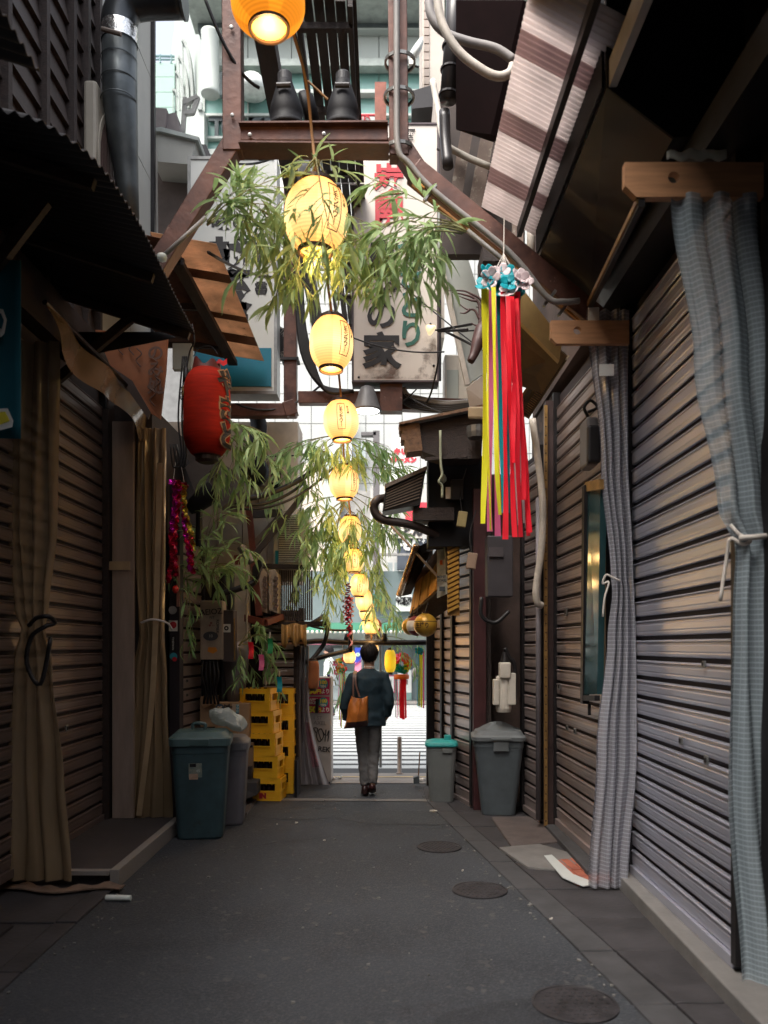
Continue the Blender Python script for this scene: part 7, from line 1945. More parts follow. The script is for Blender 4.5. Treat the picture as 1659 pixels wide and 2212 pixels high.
MB().prism([P(330, 350, 9.6), P(412, 356, 9.6), P(445, 425, 9.6), P(390, 560, 9.6), P(330, 560, 9.6)], (0, .5, 0)).build('shadow_wall', M('umber_plaster', (.12, .09, .08), .8, var=.3), bx2)  # wall colour darkened to hold its shade
MB().prism([P(327, 232, 9.7), P(360, 234, 9.7), P(358, 275, 9.7), P(327, 275, 9.7)], (0, .4, 0)).build('shed', M('shed_grey', (.15, .13, .13), .6), bx2)
MB().prism([P(355, 248, 9.75), P(380, 242, 9.75), P(390, 285, 9.75), P(355, 280, 9.75)], (0, .4, 0)).build('shed', M('shed_grey', ()), bx2)
MB().prism([P(327, 277, 9.15), P(348, 274, 9.15), P(430, 296, 9.15), P(428, 303, 9.15), P(345, 283, 9.15), P(327, 284, 9.15)], (0, .9, 0)).build('eave_strip', M('eave_mint', (.30, .33, .31), .5), bx2)
MB().bar(P(330, 325, 9.1), P(332, 540, 9.1), .09, .06).build('corner_board', M('shed_pale', (.30, .28, .25), .6), bx2)
MB().bar(P(400, 212, 9.9), P(395, 290, 9.9), .05, .05).build('rack_post', steel_grey, bx2)
MB().bar(P(396, 225, 9.9), P(428, 210, 9.9), .06, .05).build('rack_bar', steel_grey, bx2)
MB().bar(P(428, 210, 9.9), P(416, 245, 9.9), .05, .05).build('rack_post', steel_grey, bx2)
MB().bar(P(398, 245, 9.9), P(418, 243, 9.9), .06, .05).build('rack_bar', steel_grey, bx2)
# stickered post and meter box
sp_ = thing('stickered_post', 'dark post covered with round and square stickers beside the teal bin', 'post', P(378, 1570, 8.0))
MB().box(P(366, 0, 8.0).x, P(388, 0, 8.0).x, 8.0, 8.15, 0, P(0, 1040, 8.0).z).build('post', M('violet_black', (.024, .018, .024), .5), sp_)
MB().bar(P(385, 1200, 7.97), P(385, 1310, 7.97), .03, .02).build('pink_strip', M('pink_metal', (.34, .16, .13), .4), sp_)
k = 8.0 / F
def disc(c, r, m, t, nm='sticker', th=.002):
    MB().lathe(c, [(r, 0), (r, th), (.001, th)], 20, Matrix.Rotation(PI / 2, 4, 'X')).build(nm, m, t)
disc(P(373, 1318, 7.995), 9 * k, M('sticker_grey', (.4, .38, .36), .5), sp_)
MB().obox(P(374, 1352, 7.995), (19 * k, .002, 23 * k)).build('sticker', white_ink, sp_)
disc(P(374, 1350, 7.99), 7.5 * k, red_ink, sp_)
MB().obox(P(374, 1390, 7.995), (13 * k, .002, 36 * k)).build('sticker', black_ink, sp_)
text('NOBLEBULL', 5.2 * k, P(374, 1390, 7.99), white_ink, sp_, right=(0, 0, 1), up=(-1, 0, 0))
disc(P(375, 1418, 7.995), 8 * k, cyan_print, sp_); disc(P(377, 1424, 7.99), 5 * k, red_ink, sp_)
mt_ = thing('meter_box', 'beige meter box with black tags, oval print and orange sticker', 'meter box', P(456, 1425, 8.7))
a, c = P(432, 1425, 8.6), P(481, 1297, 8.6)
MB().box(a.x, c.x, 8.6, 8.8, a.z, c.z).build('casing', M('meter_beige', (.33, .26, .20), .6, var=.2, scale=5), mt_, bevel=.012)
k = 8.6 / F
text('AEIOZ', 17 * k, P(456, 1322, 8.592), black_ink, mt_, bold=.0005, rot=.08)
text('NT', 8 * k, P(458, 1334, 8.592), black_ink, mt_)
text('ROMEK', 9 * k, P(470, 1353, 8.592), black_ink, mt_, right=(0, 0, -1), up=(1, 0, 0))
MB().lathe(P(455, 1374, 8.594), [(16 * k, 0), (16 * k, .002), (.001, .002)], 24, Matrix.Rotation(PI / 2, 4, 'X'), sy=.62).build('oval_print', M('oval_ink', (.05, .05, .06), .6), mt_)
text('10', 9 * k, P(455, 1374, 8.588), M('pale_ink', (.3, .28, .26), .6), mt_, bold=.001)
text('♥\nI ♥ NY', 5 * k, P(456, 1349, 8.592), M('faded_red', (.25, .07, .06), .6), mt_)
MB().prism([P(450, 1398, 8.596), P(466, 1398, 8.596), P(470, 1406, 8.596), P(460, 1412, 8.596), P(448, 1407, 8.596)], (0, .002, 0)).build('orange_sticker', M('orange_print', (.6, .22, .02), .5), mt_)
b = MB()
for i in range(5):
    b.tube(spline([P(440 + i * 7, 1425, 8.65), P(436 + i * 9, 1460, 8.62), P(445 + i * 5, 1490, 8.65), P(440 + i * 8, 1520, 8.7)], 5), .014, 6)
b.build('hanging_cables', cable, mt_, smooth=True, kind='stuff')
db = thing('dark_cabinet', 'dark narrow cabinet with a round white sticker beside the meter box', 'cabinet', P(495, 1430, 8.7))
MB().box(P(481, 0, 8.65).x, P(505, 0, 8.65).x, 8.65, 8.85, P(0, 1430, 8.65).z, P(0, 1318, 8.65).z).build('casing', M('umber_case', (.075, .055, .05), .5), db, bevel=.008)
MB().obox(P(490, 1357, 8.64), (16 * k, .002, 18 * k)).build('sticker', white_ink, db)
disc(P(489, 1357, 8.635), 5 * k, black_ink, db); disc(P(489, 1357, 8.63), 2 * k, white_ink, db)
MB().bar(P(506, 1335, 8.63), P(507, 1425, 8.63), .012, .012).build('edge', brass_strip, db)
sdk = thing('steel_duct', 'satin steel duct narrowing downwards behind the cardboard boxes', 'duct', P(508, 1520, 9.0))
MB().lathe(P(508, 1520, 9.0), [(.10, 0), (.115, .15), (.14, .35), (.155, .50), (.155, .7)], 24).build('pipe', M('satin_steel', (.20, .18, .18), .4, .6, var=.2), sdk, smooth=True)
MB().tube([P(482, 1530, 8.95), P(482, 1240, 8.95)], .045, 10).build('side_pipe', steel_black, sdk)
dwp = thing('wall_pipes', 'pale wall panel with grey and black pipes above the steel duct', 'pipe', P(520, 1330, 9.2))
MB().box(P(505, 0, 9.2).x, P(538, 0, 9.2).x, 9.2, 9.3, P(0, 1390, 9.2).z, P(0, 1220, 9.2).z).build('panel', wall_beige, dwp)
MB().tube([P(500, 1230, 9.1), P(500, 1330, 9.1)], .035, 10).build('grey_pipe', galv, dwp)
MB().tube([P(533, 1240, 9.15), P(533, 1385, 9.15)], .012, 8).build('cream_pipe', pvc_white, dwp)
MB().tube(spline([P(480, 1283, 8.8), P(520, 1270, 8.85), P(548, 1258, 8.9), P(556, 1240, 8.9), P(556, 1225, 8.9)], 6), .035, 10).build('black_pipe', steel_black, dwp, smooth=True)
MB().tube([P(520, 1180, 8.9), P(545, 1215, 8.9)], .05, 12).build('steel_sleeve', M('satin_steel', ()), dwp)
MB().prism([P(545, 1225, 8.85), P(562, 1205, 8.85), P(566, 1222, 8.85), P(555, 1245, 8.85), P(545, 1245, 8.85)], (0, .12, 0)).build('hopper', steel_black, dwp)
vh = thing('vent_hood', 'grey sheet-metal hood box tilted behind the foil streamer', 'vent hood', P(450, 1040, 8.4))
MB().prism([P(400, 1010, 8.4), P(440, 975, 8.4), P(510, 1020, 8.4), P(525, 1060, 8.4), P(480, 1095, 8.4), P(420, 1060, 8.4)], (0, .6, 0)).build('hood', M('hood_grey', (.16, .15, .145), .4, .5, var=.25), vh)
MB().prism([P(400, 985, 8.5), P(420, 960, 8.5), P(455, 985, 8.5), P(420, 1012, 8.5)], (0, .4, 0)).build('flap', M('hood_grey', ()), vh)
MB().lathe(P(462, 1025, 8.37), [(.045, -.006), (.055, 0), (.045, .006)], 18, Matrix.Rotation(PI / 2, 4, 'X'), cap=False).build('ring', M('hood_ring', (.09, .08, .075), .5), vh)
bs2 = thing('spotlight', 'black spotlight head with pale lens beside the foil streamer', 'spotlight', P(445, 1060, 7.9))
R = Matrix.Rotation(.9, 4, 'Y')
MB().lathe(P(442, 1075, 7.9), [(.05, -.2), (.085, -.12), (.10, 0), (.105, .13)], 18, R).build('shade', hood_black, bs2, smooth=True)
MB().lathe(P(442, 1075, 7.9) + R.to_3x3() @ V((0, 0, .115)), [(.098, 0), (.098, .004), (.001, .004)], 18, R).build('lens', M('lens_grey', (.22, .21, .21), .3), bs2)
MB().tube([P(430, 1100, 7.95), P(428, 1180, 8.0)], .03, 8).build('stem', steel_black, bs2)
blk = thing('black_drape', 'black cloth bundle on the wall right of the red lantern', 'cloth', P(555, 940, 9.4))
MB().grid(lambda u, v: P(536 + 34 * u + 10 * v + 3 * math.sin(v * 6), 895 + 68 * v + 4 * math.sin(u * 7), 9.5 - .08 * math.sin(u * PI)), 12, 12).build('cloth', hood_black, blk, smooth=True, solid=.01)
MB().lathe(P(547, 1020, 9.3), [(.17, 0), (.19, .03), (.16, .10), (.001, .14)], 18, Matrix.Rotation(PI / 2, 4, 'X')).build('round_lamp', hood_black, blk, smooth=True)
# windows on the far left corner shop
def window(t, x0, x1, y0, y1, Y, nx, ny, frame=M('frame_tan', (.28, .22, .18), .6), glass=glass_dark, w=.025):
    a, c = P(x0, y1, Y), P(x1, y0, Y)
    f = MB()
    for q in ((a.x - w, a.x, a.z - w, c.z + w), (c.x, c.x + w, a.z - w, c.z + w), (a.x, c.x, a.z - w, a.z), (a.x, c.x, c.z, c.z + w)):
        f.box(q[0], q[1], Y - .03, Y + .04, q[2], q[3])
    for i in range(1, nx):
        x = a.x + (c.x - a.x) * i / nx
        f.box(x - w * .35, x + w * .35, Y - .015, Y + .02, a.z, c.z)
    for j in range(1, ny):
        z = a.z + (c.z - a.z) * j / ny
        f.box(a.x, c.x, Y - .012, Y + .017, z - w * .3, z + w * .3)
    fo = f.build('window', frame, t)
    MB().box(a.x, c.x, Y + .021, Y + .03, a.z, c.z).build('pane', glass, fo)
    return fo
window(L3, 543, 574, 965, 1092, 9.66, 2, 6)
window(L3, 586, 607, 1000, 1060, 9.66, 1, 3)
ac1 = thing('air_conditioner', 'cream air conditioner with fine horizontal grille behind the hanging bamboo', 'air conditioner', P(620, 1160, 9.5), 'air conditioners')
MB().box(P(590, 0, 9.5).x, P(668, 0, 9.5).x, 9.5, 9.72, P(0, 1225, 9.5).z, P(0, 1110, 9.5).z).build('casing', cream_pl, ac1, bevel=.012)
MB().box(P(602, 0, 9.5).x, P(650, 0, 9.5).x, 9.485, 9.5, P(0, 1215, 9.5).z, P(0, 1118, 9.5).z).build('grille_back', grille_dk, ac1)
b = MB()
for i in range(25):
    b.bar(P(602, 1120 + i * 3.9, 9.48), P(650, 1120 + i * 3.9, 9.48), .009, .008, (0, 1, 0))
b.build('louvres', cream_pl, ac1, kind='stuff')
MB().box(P(595, 0, 9.48).x, P(601, 0, 9.48).x, 9.46, 9.5, P(0, 1222, 9.5).z, P(0, 1190, 9.5).z).build('label', teal_panel, ac1)
acp = 'pale ribbed outdoor units'
for (x0, x1, lab) in ((556, 577, 'left one of two tan ribbed units on the red steel shelf'), (580, 600, 'right one of two tan ribbed units on the red steel shelf')):
    t = thing('outdoor_unit', lab, 'air conditioner', P(x0, 1325, 9.3), acp)
    MB().prism([P(x0, 1232, 9.3), P(x0 + 12, 1228, 9.3), P(x1, 1240, 9.3), P(x1, 1325, 9.3), P(x0, 1318, 9.3)], (0, .3, 0)).build('casing', M('unit_tan', (.42, .34, .27), .6, var=.12), t, bevel=.008)
    for i in range(6):
        MB().obox(P(x1 - 4, 1250 + i * 12, 9.29), (.045, .02, .05), Matrix.Rotation(.4, 4, 'Y')).build('slot', M('slot_brown', (.16, .11, .09), .6), t)
rs = thing('red_steel_shelf', 'red-painted steel angle shelf carrying the tan outdoor units', 'shelf', P(580, 1340, 9.3))
MB().bar(P(530, 1335, 9.25), P(572, 1345, 9.2), .10, .08).build('front_angle', red_steel, rs)
MB().bar(P(572, 1345, 9.2), P(607, 1332, 9.5), .08, .07).build('side_angle', red_steel, rs)
MB().bar(P(537, 1090, 9.3), P(560, 1330, 9.25), .07, .06, (0, 1, 0)).build('upright', red_steel, rs)
MB().bar(P(512, 1200, 9.3), P(530, 1335, 9.25), .06, .06, (0, 1, 0)).build('upright', red_steel, rs)
MB().bar(P(545, 1180, 9.3), P(605, 1115, 9.3), .06, .05, (0, 1, 0)).build('grey_strut', M('strut_grey', (.16, .14, .14), .5), rs)
MB().bar(P(550, 1200, 9.2), P(655, 1070, 9.2), .06, .06, (0, 1, 0)).build('dark_strut', M('strut_dark', (.05, .042, .045), .5), rs)
MB().bar(P(535, 1112, 9.35), P(610, 1108, 9.35), .09, .08).build('crossbar', M('strut_dark', ()), rs)
MB().bar(P(555, 1222, 9.4), P(672, 1226, 9.45), .10, .05).build('ledge', wood_dark, rs)
scr = thing('slatted_screen', 'dark vertical slatted screen behind the outdoor units', 'screen', P(640, 1330, 9.62))
for i in range(16):
    x = 603 + i * 4.6
    MB().box(P(x, 0, 9.6).x, P(x + 3, 0, 9.6).x, 9.58, 9.62, P(0, 1340, 9.6).z, P(0, 1232, 9.6).z).build('slat', M('screen_umber', (.07, .05, .045), .6), scr)
MB().bar(P(600, 1343, 9.55), P(700, 1350, 9.5), .05, .05).build('bottom_rail', wood_mid, scr)
o = MB().tube([P(560, 1395 + 10, 9.0), P(583, 1365, 9.0), P(574, 1480, 9.02)][1:], .012, 6).build('white_pole', M('pole_white', (.5, .48, .45), .5))
tag(o, 'thin white pole leaning in the bamboo spray above the crates', 'pole')

# ================================================================== cables
cables = thing('cable_bundle', 'black cables and wires draped across the alley between the steel frames', 'cable')
rnd = random.Random(31)
for (a, c, Ya, Yc, sag, r) in (((437, -20), (560, 190), 5.5, 5.75, .12, .012), ((500, 1080), (700, 1000), 8.6, 9.2, .1, .03), ((500, 1085), (660, 1040), 8.6, 9.2, .12, .018), ((480, 1092), (720, 1010), 8.6, 9.2, .2, .014), ((510, 872), (690, 835), 8.6, 8.8, .15, .012),
        ((450, 545), (640, 590), 5.8, 8.8, .1, .012), ((500, 352), (640, 300), 6.2, 9, .1, .01), ((560, 345), (640, 312), 7.0, 9.5, .05, .01), ((690, 330), (640, 480), 8, 8.8, .1, .01), ((700, 700), (960, 760), 8.5, 8.2, .1, .008), ((720, 480), (1100, 800), 8.4, 7.4, .05, .007),
        ((640, 1340), (760, 1360), 9.5, 9.9, .05, .015), ((560, 1345), (700, 1330), 9.3, 9.8, .12, .03), ((830, 880), (900, 840), 8.8, 8.6, .05, .008), ((860, 840), (1000, 900), 8.8, 8.2, .06, .008), ((950, 760), (920, 870), 8.3, 8.8, .1, .010), ((575, 985), (700, 975), 9.2, 9.0, .02, .008)):
    MB().tube(arc_sag(P(*a, Ya), P(*c, Yc), sag), r, 6).build('wire', cable, cables, smooth=True)
for i in range(7):
    MB().tube(spline([P(655 + i * 2.2, 330, 8.65), P(636 + i * 3, 500, 8.62), P(640 + i * 2.4, 640 + 5 * i, 8.62), P(652 + i * 3, 760, 8.62), P(690 + i * 2, 830 + i * 2, 8.65), P(740 + 4 * i, 845, 8.7)], 5), .022, 6).build('thick_cable', cable, cables, smooth=True)
for i in range(6):
    MB().tube(spline([P(853 + i * 4, 838, 8.7), P(862 + i * 4, 862 - i * 2, 8.75), P(900, 882 - i * 5, 8.8), P(960, 888 - i * 4, 8.7), P(1020, 880 - i * 3, 8.5)], 5), .018, 6).build('thick_cable', cable if i < 4 else pvc_grey, cables, smooth=True)
for i in range(3):
    MB().tube(spline([P(395 + 4 * i, 770, 7.1), P(385 + 8 * i, 900, 7.1), P(392 + 5 * i, 980, 7.1), P(375 + 10 * i, 1010, 7.1), P(368 + 6 * i, 960, 7.1)], 5), .009, 6).build('wire', cable, cables, smooth=True)

# ================================================================== across the street
YB = 28.0
gb_ = thing('office_building', 'pale glass and panel office building with large grey letters across the street', 'building', (0, YB + 4, 0), 'buildings across the street')
def px_box(x0, x1, y0, y1, Y, d, mat, name, parent, bevel=0):
    a, c = P(x0, y1, Y), P(x1, y0, Y)
    return MB().box(a.x, c.x, Y, Y + d, a.z, c.z).build(name, mat, parent, bevel=bevel)
MB().box(P(441, 0, YB).x, 14, YB + .3, YB + 12, 4, 25).build('core', white_panel, gb_)
MB().box(P(418, 0, YB).x, 14, YB - 1.2, YB + .3, P(0, 40, YB).z, 26).build('upper_slab', white_panel, gb_)
MB().box(P(418, 0, YB).x, 14, YB - 1.3, YB + .3, P(0, 60, YB).z, P(0, 38, YB).z).build('cornice', M('cornice_grey', (.33, .37, .34), .6), gb_)
for i in range(10):
    MB().box(P(418, 0, YB).x + i * 1.9, P(418, 0, YB).x + i * 1.9 + .06, YB - 1.24, YB - 1.2, P(0, 36, YB).z, 26).build('rib', M('cornice_grey', ()), gb_)
MB().box(P(430, 0, YB).x, 14, YB - .2, YB + .25, P(0, 74, YB).z, P(0, 60, YB).z).build('shadow_gap', M('gap_grey', (.12, .15, .15), .6), gb_)  # dark strip painted for the shade under the slab
cols = [441 + 47.2 * i for i in range(14)]
for i, (x0, x1) in enumerate(zip(cols, cols[1:])):
    if i >= 1:
        px_box(x0 + .8, x1 - .8, 78, 142, YB, .25, white_panel, 'white_panel', gb_)
        lv = px_box(x0 + 2, x1 - 2, 57, 74, YB + .06, .1, M('louvre_back', (.30, .33, .32), .6), 'louvre', gb_)
        b = MB()
        for k in range(5):
            a, c = P(x0 + 2, 58.5 + k * 3.3, YB), P(x1 - 2, 57 + k * 3.3, YB)
            b.box(a.x, c.x, YB + .0, YB + .05, a.z, c.z)
        b.build('louvre_blades', M('louvre_white', (.42, .45, .42), .6), gb_, kind='stuff')
        px_box(x0 + .6, x1 - .6, 157, 196, YB + .1, .1, glass_teal, 'glass_panel', gb_)
    for (y0, y1) in ((211, 251), (255, 300), (304, 333)):
        px_box(x0 + .9, x1 - .9, y0, y1, YB + .05, .1, glass_teal, 'glass_panel', gb_)
    px_box(x0 - 1.1, x0 + 1.1, 204, 335, YB - .05, .15, white_panel, 'mullion', gb_)
for (y0, y1, d) in ((203, 211, .25), (250.5, 255.5, .15), (299.5, 304.5, .15), (333, 345, .3), (142, 157, .35), (74.5, 78, .3)):
    MB().box(P(441, 0, YB).x, 14, YB - d, YB + .04, P(0, y1, YB).z, P(0, y0, YB).z).build('rail', white_panel if y0 != 142 else M('cornice_grey', ()), gb_)
k = YB / F
for ch, x in (('T', 468), ('O', 499), ('Y', 530), ('T', 554), ('O', 578)):
    text(ch, 55 * k, P(x, 277, YB - .06), M('letter_grey', (.05, .065, .07), .6), gb_, bold=.025, extr=.03, name='sign_letter')
px_box(745, 815, 246, 249, YB - .25, .1, red_ink, 'red_line', gb_)
px_box(745, 822, 252, 268, YB - .25, .1, white_panel, 'sign_panel', gb_)
text('いさき', 17 * k, P(775, 260, YB - .27), red_ink, gb_, bold=.02, extr=.01)
cyl = thing('vent_cylinder', 'large white cylinder fixed under the slab of the office building', 'cylinder', P(454, 140, YB - .8))
MB().lathe(P(454, 203, YB - 1.0), [(18.5 * k, -2 * k), (19 * k, 0), (19 * k, 6 * k), (18.5 * k, 7 * k), (18.5 * k, 122 * k), (19 * k, 124 * k), (19 * k, 128 * k)], 32).build('shell', white_panel, cyl, smooth=True)
px_box(474, 486, 155, 205, YB - .3, .2, M('gap_grey', ()), 'dark_recess', gb_)
dome = thing('dish_cover', 'pale rounded cover half hidden behind the left post', 'cover', P(540, 190, YB - .5))
MB().lathe(P(545, 192, YB - .6), [(30 * k, -10 * k), (32 * k, 0), (30 * k, 12 * k), (20 * k, 24 * k), (.01, 29 * k)], 24).build('shell', M('cover_white', (.6, .63, .6), .5), dome, smooth=True)
# white tiled block (nearer, lower)
tb_ = thing('tiled_building', 'bright white tiled building behind the signboards', 'building', (0, 27, 0), 'buildings across the street')
MB().box(-13, 14, 27.3, 36, 3.4, P(0, 352, 27).z).build('core', M('grout', (.17, .17, .165), .8), tb_)
tile_me = None
for i in range(22):
    for j in range(13):
        x0 = -6.2 + i * .62; z0 = 4.2 + j * 1.02
        if tile_me is None:
            o = MB().box(x0 + .012, x0 + .608, 27.26, 27.32, z0 + .012, z0 + 1.008).build('tile', white_tile, tb_)
            tile_me = o; o_x, o_z = x0, z0
        else:
            c = tile_me.copy(); COL.objects.link(c); c.parent = tb_; c.location = (x0 - o_x, random.uniform(-.004, .004), z0 - o_z)
cw_ = thing('mint_building', 'mint panelled building with roof railing at the upper left beside the sky', 'building', P(350, 250, 34), 'buildings across the street')
for i, (y0, y1) in enumerate(((135, 166), (166, 199), (199, 232), (232, 330))):
    px_box(240, 377, y0 + .5, y1 - .5, 34, 4, mint_wall, 'wall_panel', cw_)
MB().tube([P(240, 119, 34), P(377, 122, 34)], .05, 6).build('rail', M('rail_teal', (.14, .24, .25), .5), cw_)
MB().tube([P(240, 127, 34), P(377, 129, 34)], .04, 6).build('rail', M('rail_teal', ()), cw_)
for x in range(250, 380, 24):
    MB().tube([P(x, 118, 34), P(x, 136, 34)], .04, 6).build('rail_post', M('rail_teal', ()), cw_)
sb_ = thing('curved_facade', 'white receding facade with a row of arched fins at the upper left', 'building', P(400, 200, 30), 'buildings across the street')
wa = M('fin_wall', (.42, .47, .43), .6, var=.06, scale=1)
MB().add([P(372, 120, 36), P(389, -30, 33), P(440, -30, YB + .2), P(441, 345, YB + .2), P(372, 345, 36)], [(0, 1, 2, 3, 4)]).build('wall', wa, sb_, solid=.1)
for (x0, y0, x1, y1, Y) in ((395, 92, 417, 232, 30.0), (387, 128, 408, 238, 31.3), (381, 160, 399, 240, 32.6), (374, 198, 393, 242, 33.8), (367, 226, 378, 246, 34.9)):
    pts = [P(x0 + (x1 - x0) * math.sin(t * PI / 2), y1 - (y1 - y0) * math.cos(t * PI / 2) * 1.0, Y - .6) for t in [i / 10 for i in range(11)]]
    b = MB()
    for a, c in zip(pts, pts[1:]): b.bar(a, c, .10, .3, (0, 1, 0))
    b.build('arched_fin', M('fin_grey', (.26, .29, .275), .5), sb_)
    MB().bar(pts[0], P(x0, y1, Y - .6), .035, .05, (0, 1, 0)).build('fin_post', M('fin_grey', ()), sb_)
px_box(413, 441, 238, 350, YB - .6, .6, white_panel, 'lower_block', sb_)
px_box(427, 436, 220, 236, YB - .7, .1, M('louvre_back', ()), 'small_louvre', sb_)
# red drop sign on white
rd = thing('round_sign', 'white street sign with a red flame mark near the left signboard', 'sign', P(578, 375, 12), 'signs across the street')
px_box(548, 640, 332, 420, 12.02, .15, sign_white, 'panel', rd)
MB().prism([P(580 + 18 * math.sin(a) * (1 if math.cos(a) < 0 else .9), 380 - 19 * math.cos(a) - (10 if abs(a) < .15 or abs(a - 2 * PI) < .15 else 0), 12.0) for a in [2 * PI * i / 24 for i in range(24)]], (0, .02, 0)).build('red_mark', red_ink, rd)
MB().tube(spline([P(574, 364, 11.99), P(570, 378, 11.99), P(578, 394, 11.99)], 5), .02, 6).build('white_stroke', white_ink, rd)
rdd = thing('round_sign', 'dark round shop sign with pale letters behind the white signboard', 'sign', P(598, 745, 9.2), 'signs across the street')
c = P(590, 745, 9.5); R_ = 40 * 9.5 / F
MB().lathe(c, [(R_, 0), (R_, .05), (.001, .05)], 40, Matrix.Rotation(PI / 2, 4, 'X')).build('disc', M('sign_charcoal', (.045, .04, .042), .5), rdd)
MB().lathe(c + V((0, -.055, 0)), [(R_ * .90, 0), (R_ * .93, .004), (R_ * .96, 0)], 40, Matrix.Rotation(PI / 2, 4, 'X'), cap=False).build('rim_line', M('sign_line', (.4, .38, .34), .5), rdd)
for i, ch in enumerate('SHINJUKU YAKITORI'):
    a = math.radians(150 - i * 18.5)
    text(ch, 13 * 9.5 / F, c + V((R_ * .76 * math.cos(a), -.057, R_ * .76 * math.sin(a))), M('sign_line', ()), rdd, right=(math.sin(a), 0, -math.cos(a)), up=(math.cos(a), 0, math.sin(a)), bold=.001)
# mid height clutter of the far side: columns, sign boxes
mc = thing('sign_tower', 'dark steel upright with pale sign boxes lettered in red across the street', 'sign', P(813, 1000, 24), 'signs across the street')
px_box(806, 820, 930, 1240, 24, .3, M('upright_grey', (.11, .10, .10), .6), 'upright', mc)
px_box(780, 812, 933, 940, 24, .3, M('upright_grey', ()), 'arm', mc)
px_box(846, 905, 940, 1050, 24.2, .4, sign_white, 'sign_box', mc)
k = 24 / F
text('キリン\nラーメン', 14 * k, P(872, 985, 24.18), red_ink, mc, bold=.02, line=1.3)
px_box(876, 930, 1085, 1128, 24.1, .4, M('red_sign', (.55, .03, .05), .5), 'sign_box', mc)
px_box(842, 912, 1136, 1162, 24.0, .4, sign_cream, 'sign_box', mc)
text('うどん', 22 * k, P(880, 1149, 23.98), black_ink, mc, bold=.03)
px_box(858, 930, 1164, 1230, 24.15, .3, M('slate_sign', (.06, .07, .09), .5), 'sign_box', mc)
text('そば', 26 * k, P(890, 1178, 24.1), white_ink, mc, bold=.03)
px_box(820, 905, 1195, 1200, 23.7, .15, pvc_grey, 'handrail', mc)
px_box(802, 832, 1283, 1310, 24.0, .3, M('green_sign', (.02, .16, .10), .5), 'sign_box', mc)
px_box(856, 890, 1284, 1320, 24.1, .3, sign_white, 'sign_box', mc)
text('酒場', 15 * k, P(873, 1300, 24.08), black_ink, mc, bold=.04)
px_box(725, 760, 880, 1010, 26.6, .4, M('window_white', (.7, .74, .74), .4), 'window_bay', mc)
px_box(760, 790, 960, 1000, 26.8, .2, M('pane_grey', (.34, .38, .38), .2), 'window_bay', mc)
for (x0, x1, y0, y1, m) in ((700, 735, 880, 1280, white_panel), (640, 700, 1000, 1300, wall_beige), (735, 800, 1060, 1290, M('backdrop_grey', (.30, .29, .27), .7)), (800, 930, 1050, 1290, M('backdrop_pale', (.48, .47, .44), .7))):
    px_box(x0, x1, y0, y1, 26.2 + random.random() * .5, .4, m, 'wall_bay', mc)
b = MB()
for i in range(4):
    px_box(838 + i * 14, 848 + i * 14, 1215, 1265, 25.9, .1, M('pane_grey', ()), 'window_bay', mc)
# green awning with bulbs and shop front at street level
ga_ = thing('green_awning', 'green shop awning edged with a row of bulbs across the street', 'awning', P(760, 1350, 23))
MB().prism([P(600, 1345, 23.8), P(960, 1345, 23.8), P(960, 1361, 22.8), P(600, 1361, 22.8)], (0, 0, -.06)).build('canvas', M('awning_green', (.03, .15, .09), .6, var=.15), ga_)
for i in range(36):
    x = 605 + i * 10
    MB().lathe(P(x, 1365, 22.8), [(.001, -.05), (.04, -.02), (.04, .02), (.02, .05)], 8).build('bulb', M('awning_bulb', (.7, .65, .55), .3), ga_, smooth=True)
sf = thing('street_shop', 'grey-teal shop front with framed posters across the crosswalk', 'shop', (0, 24, 0), 'buildings across the street')
MB().box(-13, 14, 24.4, 26, .06, 4.0).build('wall', shop_grey, sf)
MB().box(-13, 14, 23.9, 24.4, 1.78, 2.1).build('fascia', white_panel, sf)
px_box(640, 776, 1385, 1393, 23.8, .1, pink_print, 'pink_band', sf)
for (x0, x1, y0, y1, m) in ((833, 851, 1461, 1494, white_ink), (859, 889, 1447, 1496, white_ink), (859, 889, 1496, 1512, M('teal_base', (.22, .34, .31), .5)), (745, 775, 1450, 1512, M('teal_base', ())), (775, 826, 1447, 1512, M('frost_glass', (.35, .40, .39), .3)), (715, 742, 1400, 1512, M('frost_glass', ())), (820, 832, 1447, 1512, M('teal_base', ()))):
    px_box(x0, x1, y0, y1, 24.33, .06, m, 'panel', sf)
px_box(831, 853, 1459, 1496, 24.36, .03, M('poster_pink', (.55, .04, .15), .5), 'poster_frame', sf)
px_box(838, 846, 1468, 1484, 24.32, .01, M('poster_grey_ink', (.35, .35, .35), .6), 'poster_art', sf)
px_box(874, 881, 1450, 1462, 24.32, .01, M('photo_brown', (.18, .08, .07), .5), 'photo', sf)
px_box(874, 881, 1468, 1479, 24.32, .01, M('photo_brown', ()), 'photo', sf)
for x in (742, 776, 828, 857, 891):
    px_box(x - .8, x + .8, 1394, 1517, 24.3, .1, M('frame_slate', (.09, .11, .11), .5), 'post', sf)
px_box(700, 930, 1513, 1518, 24.2, .2, M('frame_slate', ()), 'plinth', sf)
vb_ = thing('vertical_banner', 'vertical banner, blue over pink with a hexagon mark, left of the man\'s head', 'banner', P(773, 1430, 20))
px_box(766.5, 780, 1399, 1431, 20, .04, blue_print, 'blue_field', vb_)
px_box(766.5, 780, 1431.2, 1468, 20, .04, pink_print, 'pink_field', vb_)
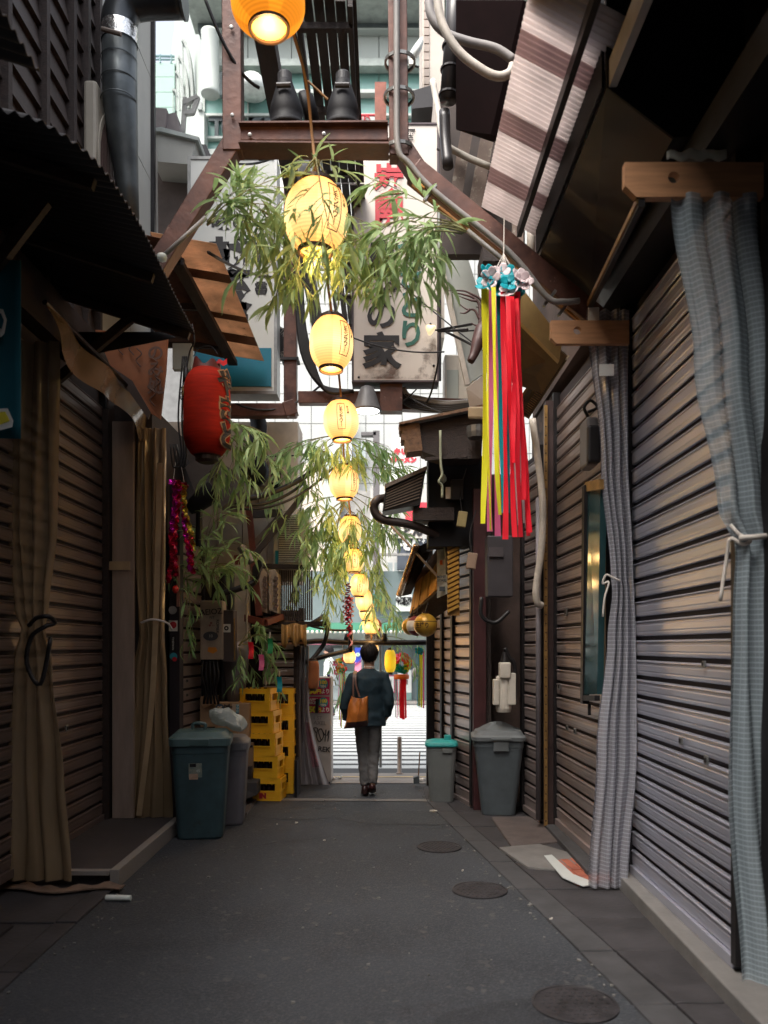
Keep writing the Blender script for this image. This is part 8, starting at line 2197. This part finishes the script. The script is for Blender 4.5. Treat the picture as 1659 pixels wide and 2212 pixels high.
MB().prism([P(766.5, 1434, 19.98), P(780, 1425, 19.98), P(780, 1428, 19.98), P(766.5, 1438, 19.98)], (0, .015, 0)).build('violet_slash', M('violet_print', (.2, .04, .2), .5), vb_)
MB().lathe(P(773, 1414, 19.97), [(.055, 0), (.055, .01), (.001, .01)], 6, Matrix.Rotation(PI / 2, 4, 'X')).build('hexagon_mark', M('pale_green_print', (.55, .68, .5), .5), vb_)
text('1', .07, P(773, 1414, 19.955), M('awning_green', ()), vb_, bold=.004)
MB().tube([P(781.5, 1392, 20.02), P(781.5, 1560, 20.02)], .025, 8).build('pole', steel_grey, vb_)
rsn = thing('road_sign', 'white pedestrian road sign with a red ring under the lanterns', 'sign', P(805, 1365, 11.2))
px_box(788, 824, 1340, 1386, 11.2, .02, sign_white, 'plate', rsn)
MB().lathe(P(806, 1352, 11.19), [(.075, 0), (.095, .004), (.115, 0)], 28, Matrix.Rotation(PI / 2, 4, 'X'), cap=False).build('red_ring', red_ink, rsn)
text('歩行者', 12 * 11.2 / F, P(806, 1375, 11.19), black_ink, rsn, bold=.001)
MB().tube([P(822, 1340, 11.24), P(822, 1660, 11.24)][:2], .02, 8).build('post', steel_grey, rsn)
bo = thing('street_bollard', 'short scuffed steel post standing at the kerb right of the man', 'bollard', G(863, 1671, .01))
c = G(863, 1671, .01)
MB().lathe(c, [(.045, 0), (.045, .01), (.030, .012), (.030, .47), (.026, .49), (.001, .495)], 14).build('post', M('bollard_steel', (.26, .22, .19), .45, .3, var=.4, scale=14), bo, smooth=True)
ss = thing('hanging_figure', 'small grey hanging ornament in front of the shop posters', 'ornament', P(900, 1455, 12))
MB().lathe(P(899, 1450, 12), [(.001, -.10), (.05, -.06), (.06, 0), (.04, .06), (.001, .08)], 12, Matrix.Rotation(.4, 4, 'Y')).build('body', M('ornament_grey', (.35, .32, .3), .6, var=.4, scale=20), ss, smooth=True)
MB().lathe(P(903, 1464, 12), [(.001, -.03), (.035, 0), (.001, .04)], 10).build('tail', M('ornament_pale', (.6, .55, .5), .6), ss, smooth=True)
MB().tube([P(900, 1445, 12), P(901, 1380, 12)], .004, 4).build('cord', cord_m, ss)
